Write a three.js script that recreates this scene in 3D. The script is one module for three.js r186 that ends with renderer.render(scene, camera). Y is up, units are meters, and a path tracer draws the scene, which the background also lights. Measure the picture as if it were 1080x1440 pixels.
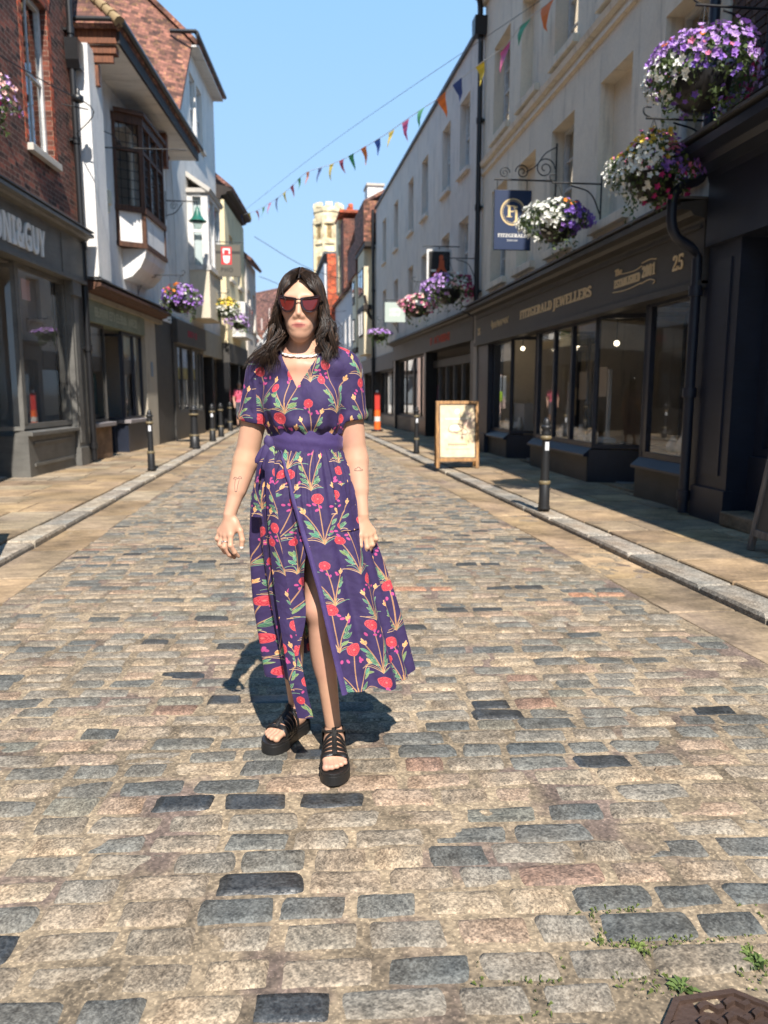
import * as THREE from 'three';
import { mergeGeometries, mergeVertices } from 'three/addons/utils/BufferGeometryUtils.js';
import { RoundedBoxGeometry } from 'three/addons/geometries/RoundedBoxGeometry.js';
import { FontLoader } from 'three/addons/loaders/FontLoader.js';
import { TextGeometry } from 'three/addons/geometries/TextGeometry.js';

// ---------------------------------------------------------------- camera, sky, sun, exposure
const scene = new THREE.Scene();
const YAW = 6.7736 * Math.PI / 180, PITCH = 8.6705 * Math.PI / 180, CAM_H = 1.29;
const camera = new THREE.PerspectiveCamera(67.27, 1080 / 1440, 0.05, 1500);
camera.rotation.order = 'YXZ';
camera.position.set(0, CAM_H, 0);
camera.rotation.set(-PITCH, -YAW, 0);
camera.focus = 2.35;
camera.userData.fStop = 3.6;
const renderer = new THREE.WebGLRenderer({ antialias: true });
renderer.toneMapping = THREE.LinearToneMapping;
renderer.toneMappingExposure = 2.4;
renderer.shadowMap.enabled = true;

{ // clear summer sky, paler towards the horizon
  const w = 64, h = 256, d = new Float32Array(w * h * 4);
  for (let j = 0; j < h; j++) {
    const el = ((j + 0.5) / h - 0.5) * Math.PI, t = Math.max(0, Math.sin(el));
    const k = Math.pow(t, 0.62);
    let c = [0.275 - 0.21 * k, 0.375 - 0.165 * k, 0.48 - 0.045 * k];
    if (el < 0) c = [0.32, 0.30, 0.27];
    for (let i = 0; i < w; i++) d.set([c[0], c[1], c[2], 1], (j * w + i) * 4);
  }
  const t = new THREE.DataTexture(d, w, h, THREE.RGBAFormat, THREE.FloatType);
  t.mapping = THREE.EquirectangularReflectionMapping; t.magFilter = THREE.LinearFilter; t.minFilter = THREE.LinearFilter; t.needsUpdate = true;
  scene.background = t; scene.environment = t;
  scene.backgroundIntensity = 1; scene.environmentIntensity = 1;
}
const sun = new THREE.DirectionalLight(new THREE.Color(1.0, 0.93, 0.84), 3.7);
{
  const az = 5 * Math.PI / 180, el = 48 * Math.PI / 180;
  sun.position.set(Math.sin(az) * Math.cos(el) * 60, Math.sin(el) * 60, Math.cos(az) * Math.cos(el) * 60 - 10);
  sun.target.position.set(0, 0, -10);
  sun.castShadow = true; sun.shadow.mapSize.set(4096, 4096);
  Object.assign(sun.shadow.camera, { left: -45, right: 45, top: 45, bottom: -45, near: 1, far: 160 });
  scene.add(sun, sun.target);
}

// ---------------------------------------------------------------- helpers
function rng(seed) { let a = seed >>> 0; return () => { a = (a + 0x6D2B79F5) >>> 0; let t = a; t = Math.imul(t ^ (t >>> 15), t | 1); t ^= t + Math.imul(t ^ (t >>> 7), t | 61); return ((t ^ (t >>> 14)) >>> 0) / 4294967296; }; }
const taken = {};
function numbered(n) { const k = taken[n] = (taken[n] ?? -1) + 1; return k ? `${n}_${String(k).padStart(3, '0')}` : n; }
const V = (x, y, z) => new THREE.Vector3(x, y, z);
const clamp = (x, a = 0, b = 1) => Math.min(b, Math.max(a, x));
const lerp = (a, b, t) => a + (b - a) * t;
const sstep = (a, b, x) => { const t = clamp((x - a) / (b - a)); return t * t * (3 - 2 * t); };
function clean(g) {
  g = g.index ? g.toNonIndexed() : g;
  for (const k of Object.keys(g.attributes)) if (!['position', 'normal', 'uv', 'color'].includes(k)) g.deleteAttribute(k);
  if (!g.attributes.normal) g.computeVertexNormals();
  if (!g.attributes.uv) g.setAttribute('uv', new THREE.BufferAttribute(new Float32Array(g.attributes.position.count * 2), 2));
  g.morphAttributes = {};
  return g;
}
function join(list) { list = list.flat(9).map(clean); if (list.length === 1) return list[0]; const c = list.every(g => g.attributes.color); if (!c) list.forEach(g => g.deleteAttribute('color')); return mergeGeometries(list); }
function obj(name, geos, mat, parent = scene) {
  const m = new THREE.Mesh(Array.isArray(geos) ? join(geos) : geos, mat);
  m.name = parent === scene ? numbered(name) : name; m.castShadow = m.receiveShadow = true; parent.add(m); return m;
}
function tag(o, label, category, group, kind) { if (label) o.userData.label = label; if (category) o.userData.category = category; if (group) o.userData.group = group; if (kind) o.userData.kind = kind; return o; }
function thing(name, label, category, pos = [0, 0, 0], turn = 0, group) { const o = new THREE.Group(); o.name = numbered(name); o.position.set(...pos); if (category === 'building') o.position.y -= 0.04; o.rotation.y = turn; scene.add(o); return tag(o, label, category, group); }
function part(name, parent) { const o = new THREE.Group(); o.name = name; parent.add(o); return o; }
function struct(name, geos, mat) { return tag(obj(name, geos, mat), null, null, null, 'structure'); }
// box with uv in metres
function bx(x0, x1, y0, y1, z0, z1) {
  const g = new THREE.BoxGeometry(Math.abs(x1 - x0), Math.abs(y1 - y0), Math.abs(z1 - z0)).toNonIndexed();
  g.translate((x0 + x1) / 2, (y0 + y1) / 2, (z0 + z1) / 2); return metric(g);
}
function metric(g) { // box-mapped uv in metres
  g = g.index ? g.toNonIndexed() : g; if (!g.attributes.normal) g.computeVertexNormals();
  const p = g.attributes.position, n = g.attributes.normal, uv = new Float32Array(p.count * 2);
  for (let i = 0; i < p.count; i += 3) {
    let ax = 0, ay = 0, az = 0; for (let k = 0; k < 3; k++) { ax += Math.abs(n.getX(i + k)); ay += Math.abs(n.getY(i + k)); az += Math.abs(n.getZ(i + k)); }
    for (let k = 0; k < 3; k++) { const x = p.getX(i + k), y = p.getY(i + k), z = p.getZ(i + k), j = (i + k) * 2;
      if (az >= ax && az >= ay) { uv[j] = x; uv[j + 1] = y; } else if (ax >= ay) { uv[j] = z; uv[j + 1] = y; } else { uv[j] = x; uv[j + 1] = z; } }
  }
  g.setAttribute('uv', new THREE.BufferAttribute(uv, 2)); return g;
}
function rbx(x0, x1, y0, y1, z0, z1, r = 0.01, seg = 2) { const g = new RoundedBoxGeometry(x1 - x0, y1 - y0, z1 - z0, seg, r); g.translate((x0 + x1) / 2, (y0 + y1) / 2, (z0 + z1) / 2); return metric(g); }
function poly(pts, z0, z1, holes = []) { // polygon in xy, extruded from z0 to z1
  const s = new THREE.Shape(pts.map(p => new THREE.Vector2(...p)));
  for (const h of holes) s.holes.push(new THREE.Path(h.map(p => new THREE.Vector2(...p))));
  const g = new THREE.ExtrudeGeometry(s, { depth: z1 - z0, bevelEnabled: false, curveSegments: 10 }); g.translate(0, 0, z0); return metric(g);
}
const rect = (x0, x1, y0, y1) => [[x0, y0], [x1, y0], [x1, y1], [x0, y1]];
function prof(pts, x0, x1) { // moulding: profile [z,y] swept along x
  const g = poly(pts.map(([z, y]) => [-z, y]), 0, x1 - x0); g.rotateY(Math.PI / 2); // (x,y,z)->(z,y,-x)
  g.translate(x0, 0, 0); return metric(g);
}
function tube(pts, r, seg = 8, n = 0, closed = false) { const c = new THREE.CatmullRomCurve3(pts.map(p => p.isVector3 ? p : V(...p)), closed, 'catmullrom', 0.5); return new THREE.TubeGeometry(c, n || Math.max(2, pts.length * 4), r, seg, closed); }
function rod(a, b, r0, r1 = r0, seg = 8) {
  const A = V(...a), Bv = V(...b), d = Bv.clone().sub(A), g = new THREE.CylinderGeometry(r1, r0, d.length(), seg);
  g.applyQuaternion(new THREE.Quaternion().setFromUnitVectors(V(0, 1, 0), d.normalize())); g.translate(...A.add(Bv).multiplyScalar(0.5).toArray()); return g;
}
const lathe = (pts, seg = 20) => new THREE.LatheGeometry(pts.map(p => new THREE.Vector2(...p)), seg);
function quad(a, b, c, d) { const g = new THREE.BufferGeometry(); const P = [a, b, c, a, c, d].flat(); g.setAttribute('position', new THREE.BufferAttribute(new Float32Array(P), 3)); g.computeVertexNormals(); return metric(g); }
function slabG(a, b, c, d, t) { // a quad given thickness t along its normal (downwards)
  const A = V(...a), n = V(...b).sub(A).cross(V(...d).sub(A)).normalize().multiplyScalar(-t), q = [a, b, c, d].map(p => V(...p)), r = q.map(p => p.clone().add(n)), f = v => v.toArray();
  return [quad(a, b, c, d), quad(f(r[3]), f(r[2]), f(r[1]), f(r[0])), ...[0, 1, 2, 3].map(i => { const j = (i + 1) % 4; return quad(f(q[j]), f(q[i]), f(r[i]), f(r[j])); })];
}

// tileable noise
function tiler(n, seed) { const R = rng(seed), g = new Float32Array(n * n).map(() => R()); return (u, v) => { u = ((u % 1) + 1) % 1 * n; v = ((v % 1) + 1) % 1 * n; const i = Math.floor(u) % n, j = Math.floor(v) % n, i2 = (i + 1) % n, j2 = (j + 1) % n; let a = u - Math.floor(u), b = v - Math.floor(v); a = a * a * (3 - 2 * a); b = b * b * (3 - 2 * b); return lerp(lerp(g[j * n + i], g[j * n + i2], a), lerp(g[j2 * n + i], g[j2 * n + i2], a), b); }; }
function fbm(n, seed, oct) { const L = []; for (let k = 0; k < oct; k++) L.push(tiler(n << k, seed + k * 17)); const tot = 2 - Math.pow(2, 1 - oct); return (u, v) => { let s = 0, a = 1; for (const f of L) { s += a * f(u, v); a /= 2; } return s / tot; }; }
// fn(u,v) -> [r,g,b] 0..1 sRGB-ish; returns colour texture of given real size
function ctex(n, size, fn, srgb = true) {
  const d = new Uint8Array(n * n * 4);
  for (let j = 0; j < n; j++) for (let i = 0; i < n; i++) { const c = fn((i + 0.5) / n, (j + 0.5) / n), k = (j * n + i) * 4; if (c.length) { d[k] = clamp(c[0]) * 255; d[k + 1] = clamp(c[1]) * 255; d[k + 2] = clamp(c[2]) * 255; } else d[k] = d[k + 1] = d[k + 2] = clamp(c) * 255; d[k + 3] = 255; }
  const t = new THREE.DataTexture(d, n, n); return finish(t, size, size, srgb);
}
function finish(t, sx, sy, srgb) { t.wrapS = t.wrapT = THREE.RepeatWrapping; t.magFilter = THREE.LinearFilter; t.minFilter = THREE.LinearMipmapLinearFilter; t.repeat.set(1 / sx, 1 / sy); if (srgb) t.colorSpace = THREE.SRGBColorSpace; t.needsUpdate = true; return t; }
function canvasTex(w, h, draw, sx, sy) { const c = document.createElement('canvas'); c.width = w; c.height = h; draw(c.getContext('2d'), w, h); const t = new THREE.CanvasTexture(c); t.colorSpace = THREE.SRGBColorSpace; t.magFilter = THREE.LinearFilter; if (sx) { t.wrapS = t.wrapT = THREE.RepeatWrapping; t.repeat.set(1 / sx, 1 / sy); } t.needsUpdate = true; return t; }
const std = (color, o = {}) => { const m = new THREE.MeshStandardMaterial({ roughness: 0.8, side: THREE.DoubleSide, ...o }); if (Array.isArray(color)) m.color.setRGB(...color); return m; };
const phys = (color, o = {}) => { const m = new THREE.MeshPhysicalMaterial({ roughness: 0.5, side: THREE.DoubleSide, ...o }); if (Array.isArray(color)) m.color.setRGB(...color); return m; };

// ---------------------------------------------------------------- textures and materials
const nA = fbm(4, 11, 6), nB = fbm(8, 23, 5), nC = fbm(32, 37, 4), nD = fbm(128, 51, 2), nE = fbm(3, 77, 5);
const T = {};
T.granite = ctex(1024, 0.9, (u, v) => { const g = nD(u, v), s = nD(u * 2 + 0.3, v * 2 + 0.1), m = nC(u, v), q = nA(u, v); let l = 0.76 + (g - 0.5) * 0.45 + (s - 0.5) * 0.35 + (m - 0.5) * 0.30 + (nB(u + 0.2, v) - 0.5) * 0.28; const w = (q - 0.5) * 0.10; return [l + w, l, l - w]; });
T.graniteB = ctex(1024, 0.9, (u, v) => 0.5 + (nC(u, v) - 0.5) * 0.9 + (nD(u, v) - 0.5) * 0.9, false);
T.mortar = ctex(1024, 1.3, (u, v) => { const g = nD(u, v), m = nB(u, v), q = nA(u + 0.3, v), s = nD(u * 1.7, v * 1.7); let l = 0.62 + (g - 0.5) * 0.35 + (m - 0.5) * 0.45 + (s > 0.72 ? 0.16 : 0); const d = sstep(0.55, 0.7, q) * 0.22; return [l * (1.02 - d), l * (0.93 - d), l * (0.79 - d * 0.6)]; });
T.slab = ctex(1024, 2.3, (u, v) => { const m = nB(u, v), q = nA(u, v), f = nD(u, v), c = nC(u * 0.5, v * 2); let l = 0.70 + (m - 0.5) * 0.35 + (f - 0.5) * 0.16 + (c - 0.5) * 0.22; const st = sstep(0.58, 0.72, nE(u + .1, v + .7)) * 0.07; return [l - st, l * 0.94 - st, l * 0.84 - st + (q - 0.5) * 0.1]; });
T.plaster = ctex(1024, 3.1, (u, v) => { const m = nB(u, v), q = nA(u, v), f = nD(u, v), st = nC(u, v * 0.12); const l = 0.90 + (m - 0.5) * 0.07 + (q - 0.5) * 0.09 + (f - 0.5) * 0.05 - sstep(0.55, 0.8, st) * 0.09 * nE(u, v) * 2; return [l, l - (q - 0.5) * 0.03, l - (q - 0.5) * 0.07]; });
T.plasterB = ctex(512, 0.8, (u, v) => 0.5 + (nC(u, v) - 0.5) * 0.8 + (nD(u, v) - 0.5) * 0.6, false);
T.paint = ctex(512, 1.7, (u, v) => { const l = 0.86 + (nB(u, v) - 0.5) * 0.2 + (nC(u * 0.3, v * 2) - 0.5) * 0.12 + (nD(u, v) - 0.5) * 0.08; return [l, l, l]; });
function brickTex(seed, base, vary, mortar) {
  const R = rng(seed), nx = 8, ny = 24, cols = []; for (let k = 0; k < nx * 2 * ny; k++) cols.push([R(), R(), R()]);
  return canvasTex(1024, 1024, (c, w, h) => {
    c.fillStyle = mortar; c.fillRect(0, 0, w, h); const bw = w / nx, bh = h / ny;
    for (let j = 0; j < ny; j++) for (let i = 0; i < nx; i++) { // flemish bond: stretcher + header
      const off = (j % 2) * bw * 0.5; for (const [x, ww, q] of [[0, 0.66, 0], [0.67, 0.32, 1]]) {
        const r = cols[(j * nx + i) * 2 + q], l = 0.6 + r[0] * 0.7, t = r[1];
        c.fillStyle = `rgb(${base.map((b, m) => Math.round(clamp(b * l + vary[m] * (t - 0.5), 0, 255))).join(',')})`;
        for (const wrap of [0, -w]) c.fillRect(i * bw + off + x * bw + 1.5 + wrap, j * bh + 3, ww * bw - 3, bh - 6 + r[2]);
      } }
    const im = c.getImageData(0, 0, w, h); for (let k = 0; k < im.data.length; k += 4) { const i = (k / 4) % w, j = Math.floor(k / 4 / w), f = 0.72 + nD(i / w, j / h) * 0.35 + nB(i / w, j / h) * 0.25; for (let m = 0; m < 3; m++) im.data[k + m] = clamp(im.data[k + m] * f, 0, 255); } c.putImageData(im, 0, 0);
  }, nx * 0.338, ny * 0.075);
}
T.brick = brickTex(5, [104, 58, 45], [44, 22, 16], '#7d6c5f');
T.brickRed = brickTex(6, [186, 84, 50], [50, 30, 20], '#9a7a62');
function tileTex(seed, base, vary) {
  const R = rng(seed); return canvasTex(1024, 1024, (c, w, h) => {
    const nx = 12, ny = 20, bw = w / nx, bh = h / ny; for (let j = 0; j < ny; j++) for (let i = -1; i < nx; i++) { const l = 0.62 + R() * 0.6, t = R() - 0.5; c.fillStyle = `rgb(${base.map((b, m) => Math.round(clamp(b * l + vary[m] * t, 0, 255))).join(',')})`; const x = i * bw + (j % 2) * bw / 2; c.fillRect(x, j * bh, bw - 2, bh - 3 + R() * 2); c.fillStyle = 'rgb(38,24,20)'; c.fillRect(x + bw - 2, j * bh, 2, bh); c.fillRect(x, (j + 1) * bh - 4, bw, 3); }
    const im = c.getImageData(0, 0, w, h); for (let k = 0; k < im.data.length; k += 4) { const i = (k / 4) % w, j = Math.floor(k / 4 / w), f = 0.65 + nC(i / w, j / h) * 0.4 + nB(i / w, j / h) * 0.35, li = sstep(0.6, 0.75, nC(i / w + .4, j / h)) * 26; im.data[k] = clamp(im.data[k] * f + li, 0, 255); im.data[k + 1] = clamp(im.data[k + 1] * f + li, 0, 255); im.data[k + 2] = clamp(im.data[k + 2] * f + li * 0.3, 0, 255); } c.putImageData(im, 0, 0);
  }, 12 * 0.165, 20 * 0.1);
}
T.tile = tileTex(8, [120, 80, 66], [28, 18, 14]);
T.tileDark = tileTex(9, [112, 76, 66], [24, 14, 10]);
T.wood = ctex(512, 0.8, (u, v) => { const g = nC(u * 2, v * 0.15), f = nD(u * 2, v * 0.1); const l = 0.72 + (g - 0.5) * 0.5 + (f - 0.5) * 0.25; return [l, l * 0.95, l * 0.9]; });
T.ashlar = canvasTex(1024, 1024, (c, w, h) => { const R = rng(31); c.fillStyle = '#b9a684'; c.fillRect(0, 0, w, h); for (let j = 0; j < 14; j++) for (let i = -1; i < 8; i++) { const l = 0.85 + R() * 0.25; c.fillStyle = `rgb(${[226, 208, 170].map(b => Math.round(clamp(b * l, 0, 255))).join(',')})`; c.fillRect(i * 128 + (j % 2) * 64 + 2, j * 73 + 2, 123, 68); } const im = c.getImageData(0, 0, w, h); for (let k = 0; k < im.data.length; k += 4) { const f = 0.75 + nB((k / 4 % w) / w, Math.floor(k / 4 / w) / h) * 0.45; for (let m = 0; m < 3; m++) im.data[k + m] = clamp(im.data[k + m] * f, 0, 255); } c.putImageData(im, 0, 0); }, 4, 4.2);

const M = {};
M.cream = std([0.92, 0.81, 0.64], { map: T.plaster, bumpMap: T.plasterB, bumpScale: 0.002, roughness: 0.9 });
M.greyRender = std([0.82, 0.75, 0.67], { map: T.plaster, bumpMap: T.plasterB, bumpScale: 0.003, roughness: 0.92 });
M.white = std([0.88, 0.87, 0.85], { map: T.plaster, bumpMap: T.plasterB, bumpScale: 0.003, roughness: 0.9 });
M.whiteRough = std([0.80, 0.78, 0.74], { map: T.plaster, bumpMap: T.plasterB, bumpScale: 0.007, roughness: 0.95 });
M.yellow = std([0.82, 0.70, 0.44], { map: T.plaster, roughness: 0.9 });
M.paintWhite = std([0.80, 0.79, 0.76], { map: T.paint, roughness: 0.5 });
M.paintGrey = std([0.17, 0.165, 0.15], { map: T.paint, roughness: 0.5 });
M.navy = std([0.02, 0.026, 0.045], { map: T.paint, roughness: 0.42 });
M.charcoal = std([0.062, 0.058, 0.053], { map: T.paint, roughness: 0.55 });
M.black = std([0.018, 0.018, 0.02], { map: T.paint, roughness: 0.38 });
M.iron = std([0.02, 0.021, 0.023], { roughness: 0.45, metalness: 0.2 });
M.lead = std([0.13, 0.13, 0.135], { map: T.paint, roughness: 0.6 });
M.timber = std([0.16, 0.075, 0.042], { map: T.wood, roughness: 0.7 });
M.timberDark = std([0.045, 0.032, 0.026], { map: T.wood, roughness: 0.7 });
M.timberRed = std([0.30, 0.11, 0.045], { map: T.wood, roughness: 0.65 });
M.oak = std([0.62, 0.36, 0.14], { map: T.wood, roughness: 0.55 });
M.brick = std([0.95, 0.95, 0.95], { map: T.brick, roughness: 0.92 });
M.brickRed = std([0.8, 0.75, 0.75], { map: T.brickRed, roughness: 0.92 });
M.tile = std([1, 1, 1], { map: T.tile, roughness: 0.9 });
M.tileDark = std([1, 1, 1], { map: T.tileDark, roughness: 0.9 });
M.stone = std([1, 1, 1], { map: T.ashlar, roughness: 0.95 });
M.sill = std([0.62, 0.57, 0.50], { map: T.plaster, roughness: 0.9 });
M.pale = std([0.24, 0.27, 0.19], { map: T.paint, roughness: 0.6 });
M.glass = phys([1, 1, 1], { transmission: 1, thickness: 0, roughness: 0.015, ior: 1.5, specularIntensity: 1 });
M.paneGrey = phys([0.20, 0.23, 0.26], { roughness: 0.06, specularIntensity: 1 });
M.room = std([0.30, 0.28, 0.26], { roughness: 0.9 });
M.blind = std([0.30, 0.34, 0.36], { roughness: 0.9 });
M.gold = std([0.72, 0.57, 0.34], { roughness: 0.5 });
M.lettering = std([0.78, 0.78, 0.76], { roughness: 0.5 });
M.red = std([0.45, 0.03, 0.02], { roughness: 0.5 });
const serif = await new FontLoader().loadAsync('fonts/droid/droid_serif_bold.typeface.json');
const sans = await new FontLoader().loadAsync('fonts/droid/droid_sans_bold.typeface.json');
function lettering(text, font, w, h, x, y, z, depth = 0.012) { // fitted into a box w x h with its lower left corner at x, y
  const g = new TextGeometry(text, { font, size: 1, depth: 1, curveSegments: 4, bevelEnabled: false }); g.computeBoundingBox(); const b = g.boundingBox;
  g.translate(-b.min.x, -b.min.y, 0); g.scale(w / (b.max.x - b.min.x), h / (b.max.y - b.min.y), depth); g.translate(x, y, z); return g;
}

// ---------------------------------------------------------------- street
const KR = z => 2.66 - 0.022 * (-z - 4), KL = z => -2.22 + 0.0157 * (-z - 6);
const WR = z => z > -17 ? 4.15 : 4.15 - 0.03 * (-z - 17), WL = z => -3.9 + 0.08 * (-z - 12);
const GUT = 0.42, TILT = 0.07;
function pixelRay(px, py) { const f = 1082, c = Math.cos, s = Math.sin; const x = (px - 540) / f, y = (720 - py) / f; const cy = y * c(PITCH) - s(PITCH), cz = -(c(PITCH) + y * s(PITCH)); return V(x * c(YAW) - cz * s(YAW), cy, cz * c(YAW) + x * s(YAW)); }
function groundAt(px, py, h = 0) { const d = pixelRay(px, py), s = (h - CAM_H) / d.y; return V(d.x * s, h, d.z * s); }
M.ground = std([0.16, 0.14, 0.11], { roughness: 1 });
M.mortar = std([0.60, 0.565, 0.53], { map: T.mortar, bumpMap: T.graniteB, bumpScale: 0.0022, roughness: 0.95 });
{ const g = new THREE.PlaneGeometry(1200, 1200); g.rotateX(-Math.PI / 2); g.translate(0, -0.10, -200); struct('ground', metric(g), M.ground); }
const road = new THREE.Group(); road.name = 'road'; tag(road, null, null, null, 'structure'); scene.add(road);
{ // bedding mortar, uneven so that it laps over the edges of the setts
  const zs = []; for (let z = 2; z > -70;) { zs.push(z); z -= z > 0 ? 0.1 : z > -4.5 ? 0.022 : z > -9 ? 0.05 : z > -20 ? 0.2 : 0.6; }
  const nx = 200, pos = [], idx = [], uv = [], R = fbm(4, 91, 4), Q = fbm(24, 95, 3);
  zs.forEach(z => { for (let i = 0; i <= nx; i++) { const x = lerp(KL(z) + 0.02, KR(z) - 0.02, i / nx); const n = Q(x / 2.1, z / 2.1) - 0.5, m = R(x / 2.7, z / 2.7) - 0.5; pos.push(x, -0.0052 + n * 0.010 + m * 0.006, z); uv.push(x, z); } });
  for (let j = 0; j < zs.length - 1; j++) for (let i = 0; i < nx; i++) { const a = j * (nx + 1) + i, b = a + 1, c = a + nx + 1, d = c + 1; idx.push(a, b, c, b, d, c); }
  const g = new THREE.BufferGeometry(); g.setAttribute('position', new THREE.Float32BufferAttribute(pos, 3)); g.setAttribute('uv', new THREE.Float32BufferAttribute(uv, 2)); g.setIndex(idx); g.computeVertexNormals();
  obj('mortar_bed', g, M.mortar, road);
}
function settGeo(seed, nx = 8, nz = 6) { // worn granite block, top at y = 0, about 0.2 x 0.1
  const R = rng(seed), n1 = fbm(4, seed * 3 + 1, 3), pos = [], uv = [], idx = [], ou = R(), ov = R(), sk = (R() - 0.5) * 0.012, tl = (R() - 0.5) * 0.006, tw = (R() - 0.5) * 0.004;
  const cr = [R(), R(), R(), R()].map(r => 0.86 + r * 0.14);
  for (let j = 0; j <= nz; j++) for (let i = 0; i <= nx; i++) {
    let a = -1 + 2 * i / nx, b = -1 + 2 * j / nz; const sg = Math.sign; a = sg(a) * Math.pow(Math.abs(a), 0.72); b = sg(b) * Math.pow(Math.abs(b), 0.72);
    const m = Math.max(Math.abs(a), Math.abs(b)), q = cr[(a > 0 ? 1 : 0) + (b > 0 ? 2 : 0)], corner = lerp(1, q, Math.pow(Math.abs(a * b), 3));
    const wob = 1 + (n1(a * 0.31 + 0.5, b * 0.23 + 0.2) - 0.5) * 0.16 * Math.pow(m, 2);
    const x = a * 0.1 * corner * wob + b * sk, z = b * 0.051 * corner * (2 - wob);
    const h = m > 0.999 ? -0.014 : -0.0045 * Math.pow(m, 10) + (n1(a * 0.22 + 0.3, b * 0.14 + 0.6) - 0.5) * 0.010 + a * tl + b * tw;
    pos.push(x, h, z); uv.push(x * 1.0 + ou, z + ov - Math.sign(b) * Math.min(0, h) * 0.7);
  }
  for (let j = 0; j < nz; j++) for (let i = 0; i < nx; i++) { const a = j * (nx + 1) + i, b = a + 1, c = a + nx + 1, d = c + 1; idx.push(a, c, b, b, c, d); }
  const g = new THREE.BufferGeometry(); g.setAttribute('position', new THREE.Float32BufferAttribute(pos, 3)); g.setAttribute('uv', new THREE.Float32BufferAttribute(uv, 2)); g.setIndex(idx); g.computeVertexNormals(); return g;
}
let settList;
const settTones = [[0.50, 0.41, 0.31], [0.44, 0.36, 0.28], [0.40, 0.35, 0.29], [0.46, 0.35, 0.27], [0.36, 0.31, 0.25], [0.33, 0.30, 0.26], [0.24, 0.235, 0.215], [0.19, 0.195, 0.19], [0.15, 0.16, 0.16], [0.055, 0.06, 0.066], [0.36, 0.235, 0.18], [0.60, 0.34, 0.23], [0.27, 0.26, 0.22]];
settTones.forEach(c => { const m = (c[0] + c[1] + c[2]) / 3; c.forEach((v, i) => { c[i] = lerp(lerp(0.28, m, 0.88) + v - m, v, 0.25) * [1.02, 0.98, 0.90][i]; }); });
const settWeights = [5, 6, 6, 4, 6, 6, 5, 4, 2.8, 2.1, 0.7, 0.06, 3.5];
const settMats = settTones.map((c, i) => std(c, { map: T.granite, bumpMap: T.graniteB, bumpScale: i === 9 ? 0.0012 : 0.0018, roughness: i === 9 ? 0.42 : i > 5 ? 0.72 : 0.86 }));
{
  const R = rng(404), variants = [], far = []; for (let k = 0; k < 24; k++) variants.push(settGeo(100 + k)); for (let k = 0; k < 8; k++) far.push(settGeo(300 + k, 4, 4));
  const tot = settWeights.reduce((a, b) => a + b), pick = (bias) => { let r = R() * tot; for (let i = 0; i < settWeights.length; i++) { r -= settWeights[i]; if (r < 0) return i; } return 0; };
  const spots = []; let z = 1.1;
  for (let row = 0; z > -62; row++) {
    const pitch = 0.096 + R() * 0.018; z -= pitch; const zc = z; let x = KL(zc) + GUT + 0.01 - R() * 0.03, run = 0, lastTone = 4;
    const wob = R() * 6;
    while (true) { const L = 0.145 + R() * 0.105, end = KR(zc) - GUT; if (x + L > end + 0.04) break; const xc = x + L / 2; let tone = pick(); if (R() < 0.16) tone = lastTone; lastTone = tone;
      spots.push({ x: xc, z: zc + TILT * xc + Math.sin(xc * 1.7 + wob) * 0.006, L: L / 0.2, W: (pitch - 0.001 - R() * 0.012) / 0.102, y: 0.001 + (R() - 0.5) * 0.007, r: (R() - 0.5) * 0.05, f: R() < 0.5, tone, k: Math.floor(R() * 1000) }); x += L + 0.002 + R() * 0.016; }
  }
  const cx = 0.95, cz = -1.22; // iron cover stands here instead of setts
  const list = settList = spots.filter(s => !(Math.abs(s.x - 0.876) < 0.23 && Math.abs(s.z + 1.24) < 0.20));
  const inv = new THREE.Matrix4(); camera.updateMatrixWorld(); inv.copy(camera.matrixWorld).invert();
  const th = Math.tan(67.27 / 2 * Math.PI / 180);
  for (const s of list) { const p = V(s.x, 0, s.z).applyMatrix4(inv); s.d = -p.z; s.in = s.d > 0.5 && Math.abs(p.x / s.d) < th * 0.75 + 0.06 && Math.abs(p.y / s.d) < th + 0.05; }
  const inView = list.filter(s => s.in).sort((a, b) => a.d - b.d), near = new Set(inView.slice(0, 300)), rest = [];
  const m4 = new THREE.Matrix4(), q = new THREE.Quaternion(), e = new THREE.Euler();
  for (const s of list) {
    e.set(0, (s.f ? Math.PI : 0) + s.r - TILT, 0);
    if (near.has(s)) { const m = obj('sett', variants[s.k % 24], settMats[s.tone], road); m.position.set(s.x, s.y, s.z); m.rotation.copy(e); m.scale.set(s.L, 1, s.W); }
    else { const g = (s.d > -1 && s.d < 9 ? variants[s.k % 24] : far[s.k % 8]).clone(); m4.compose(V(s.x, s.y, s.z), q.setFromEuler(e), V(s.L, 1, s.W)); g.applyMatrix4(m4); const c = settTones[s.tone], col = new Float32Array(g.attributes.position.count * 3); for (let i = 0; i < col.length; i += 3) col.set(c, i); g.setAttribute('color', new THREE.BufferAttribute(col, 3)); rest.push(g); }
  }
  const o = new THREE.Mesh(mergeGeometries(rest), std([1, 1, 1], { map: T.granite, bumpMap: T.graniteB, bumpScale: 0.0018, roughness: 0.8, vertexColors: true })); o.name = 'setts'; o.castShadow = o.receiveShadow = true; tag(o, null, null, null, 'stuff'); road.add(o);
}
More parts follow.
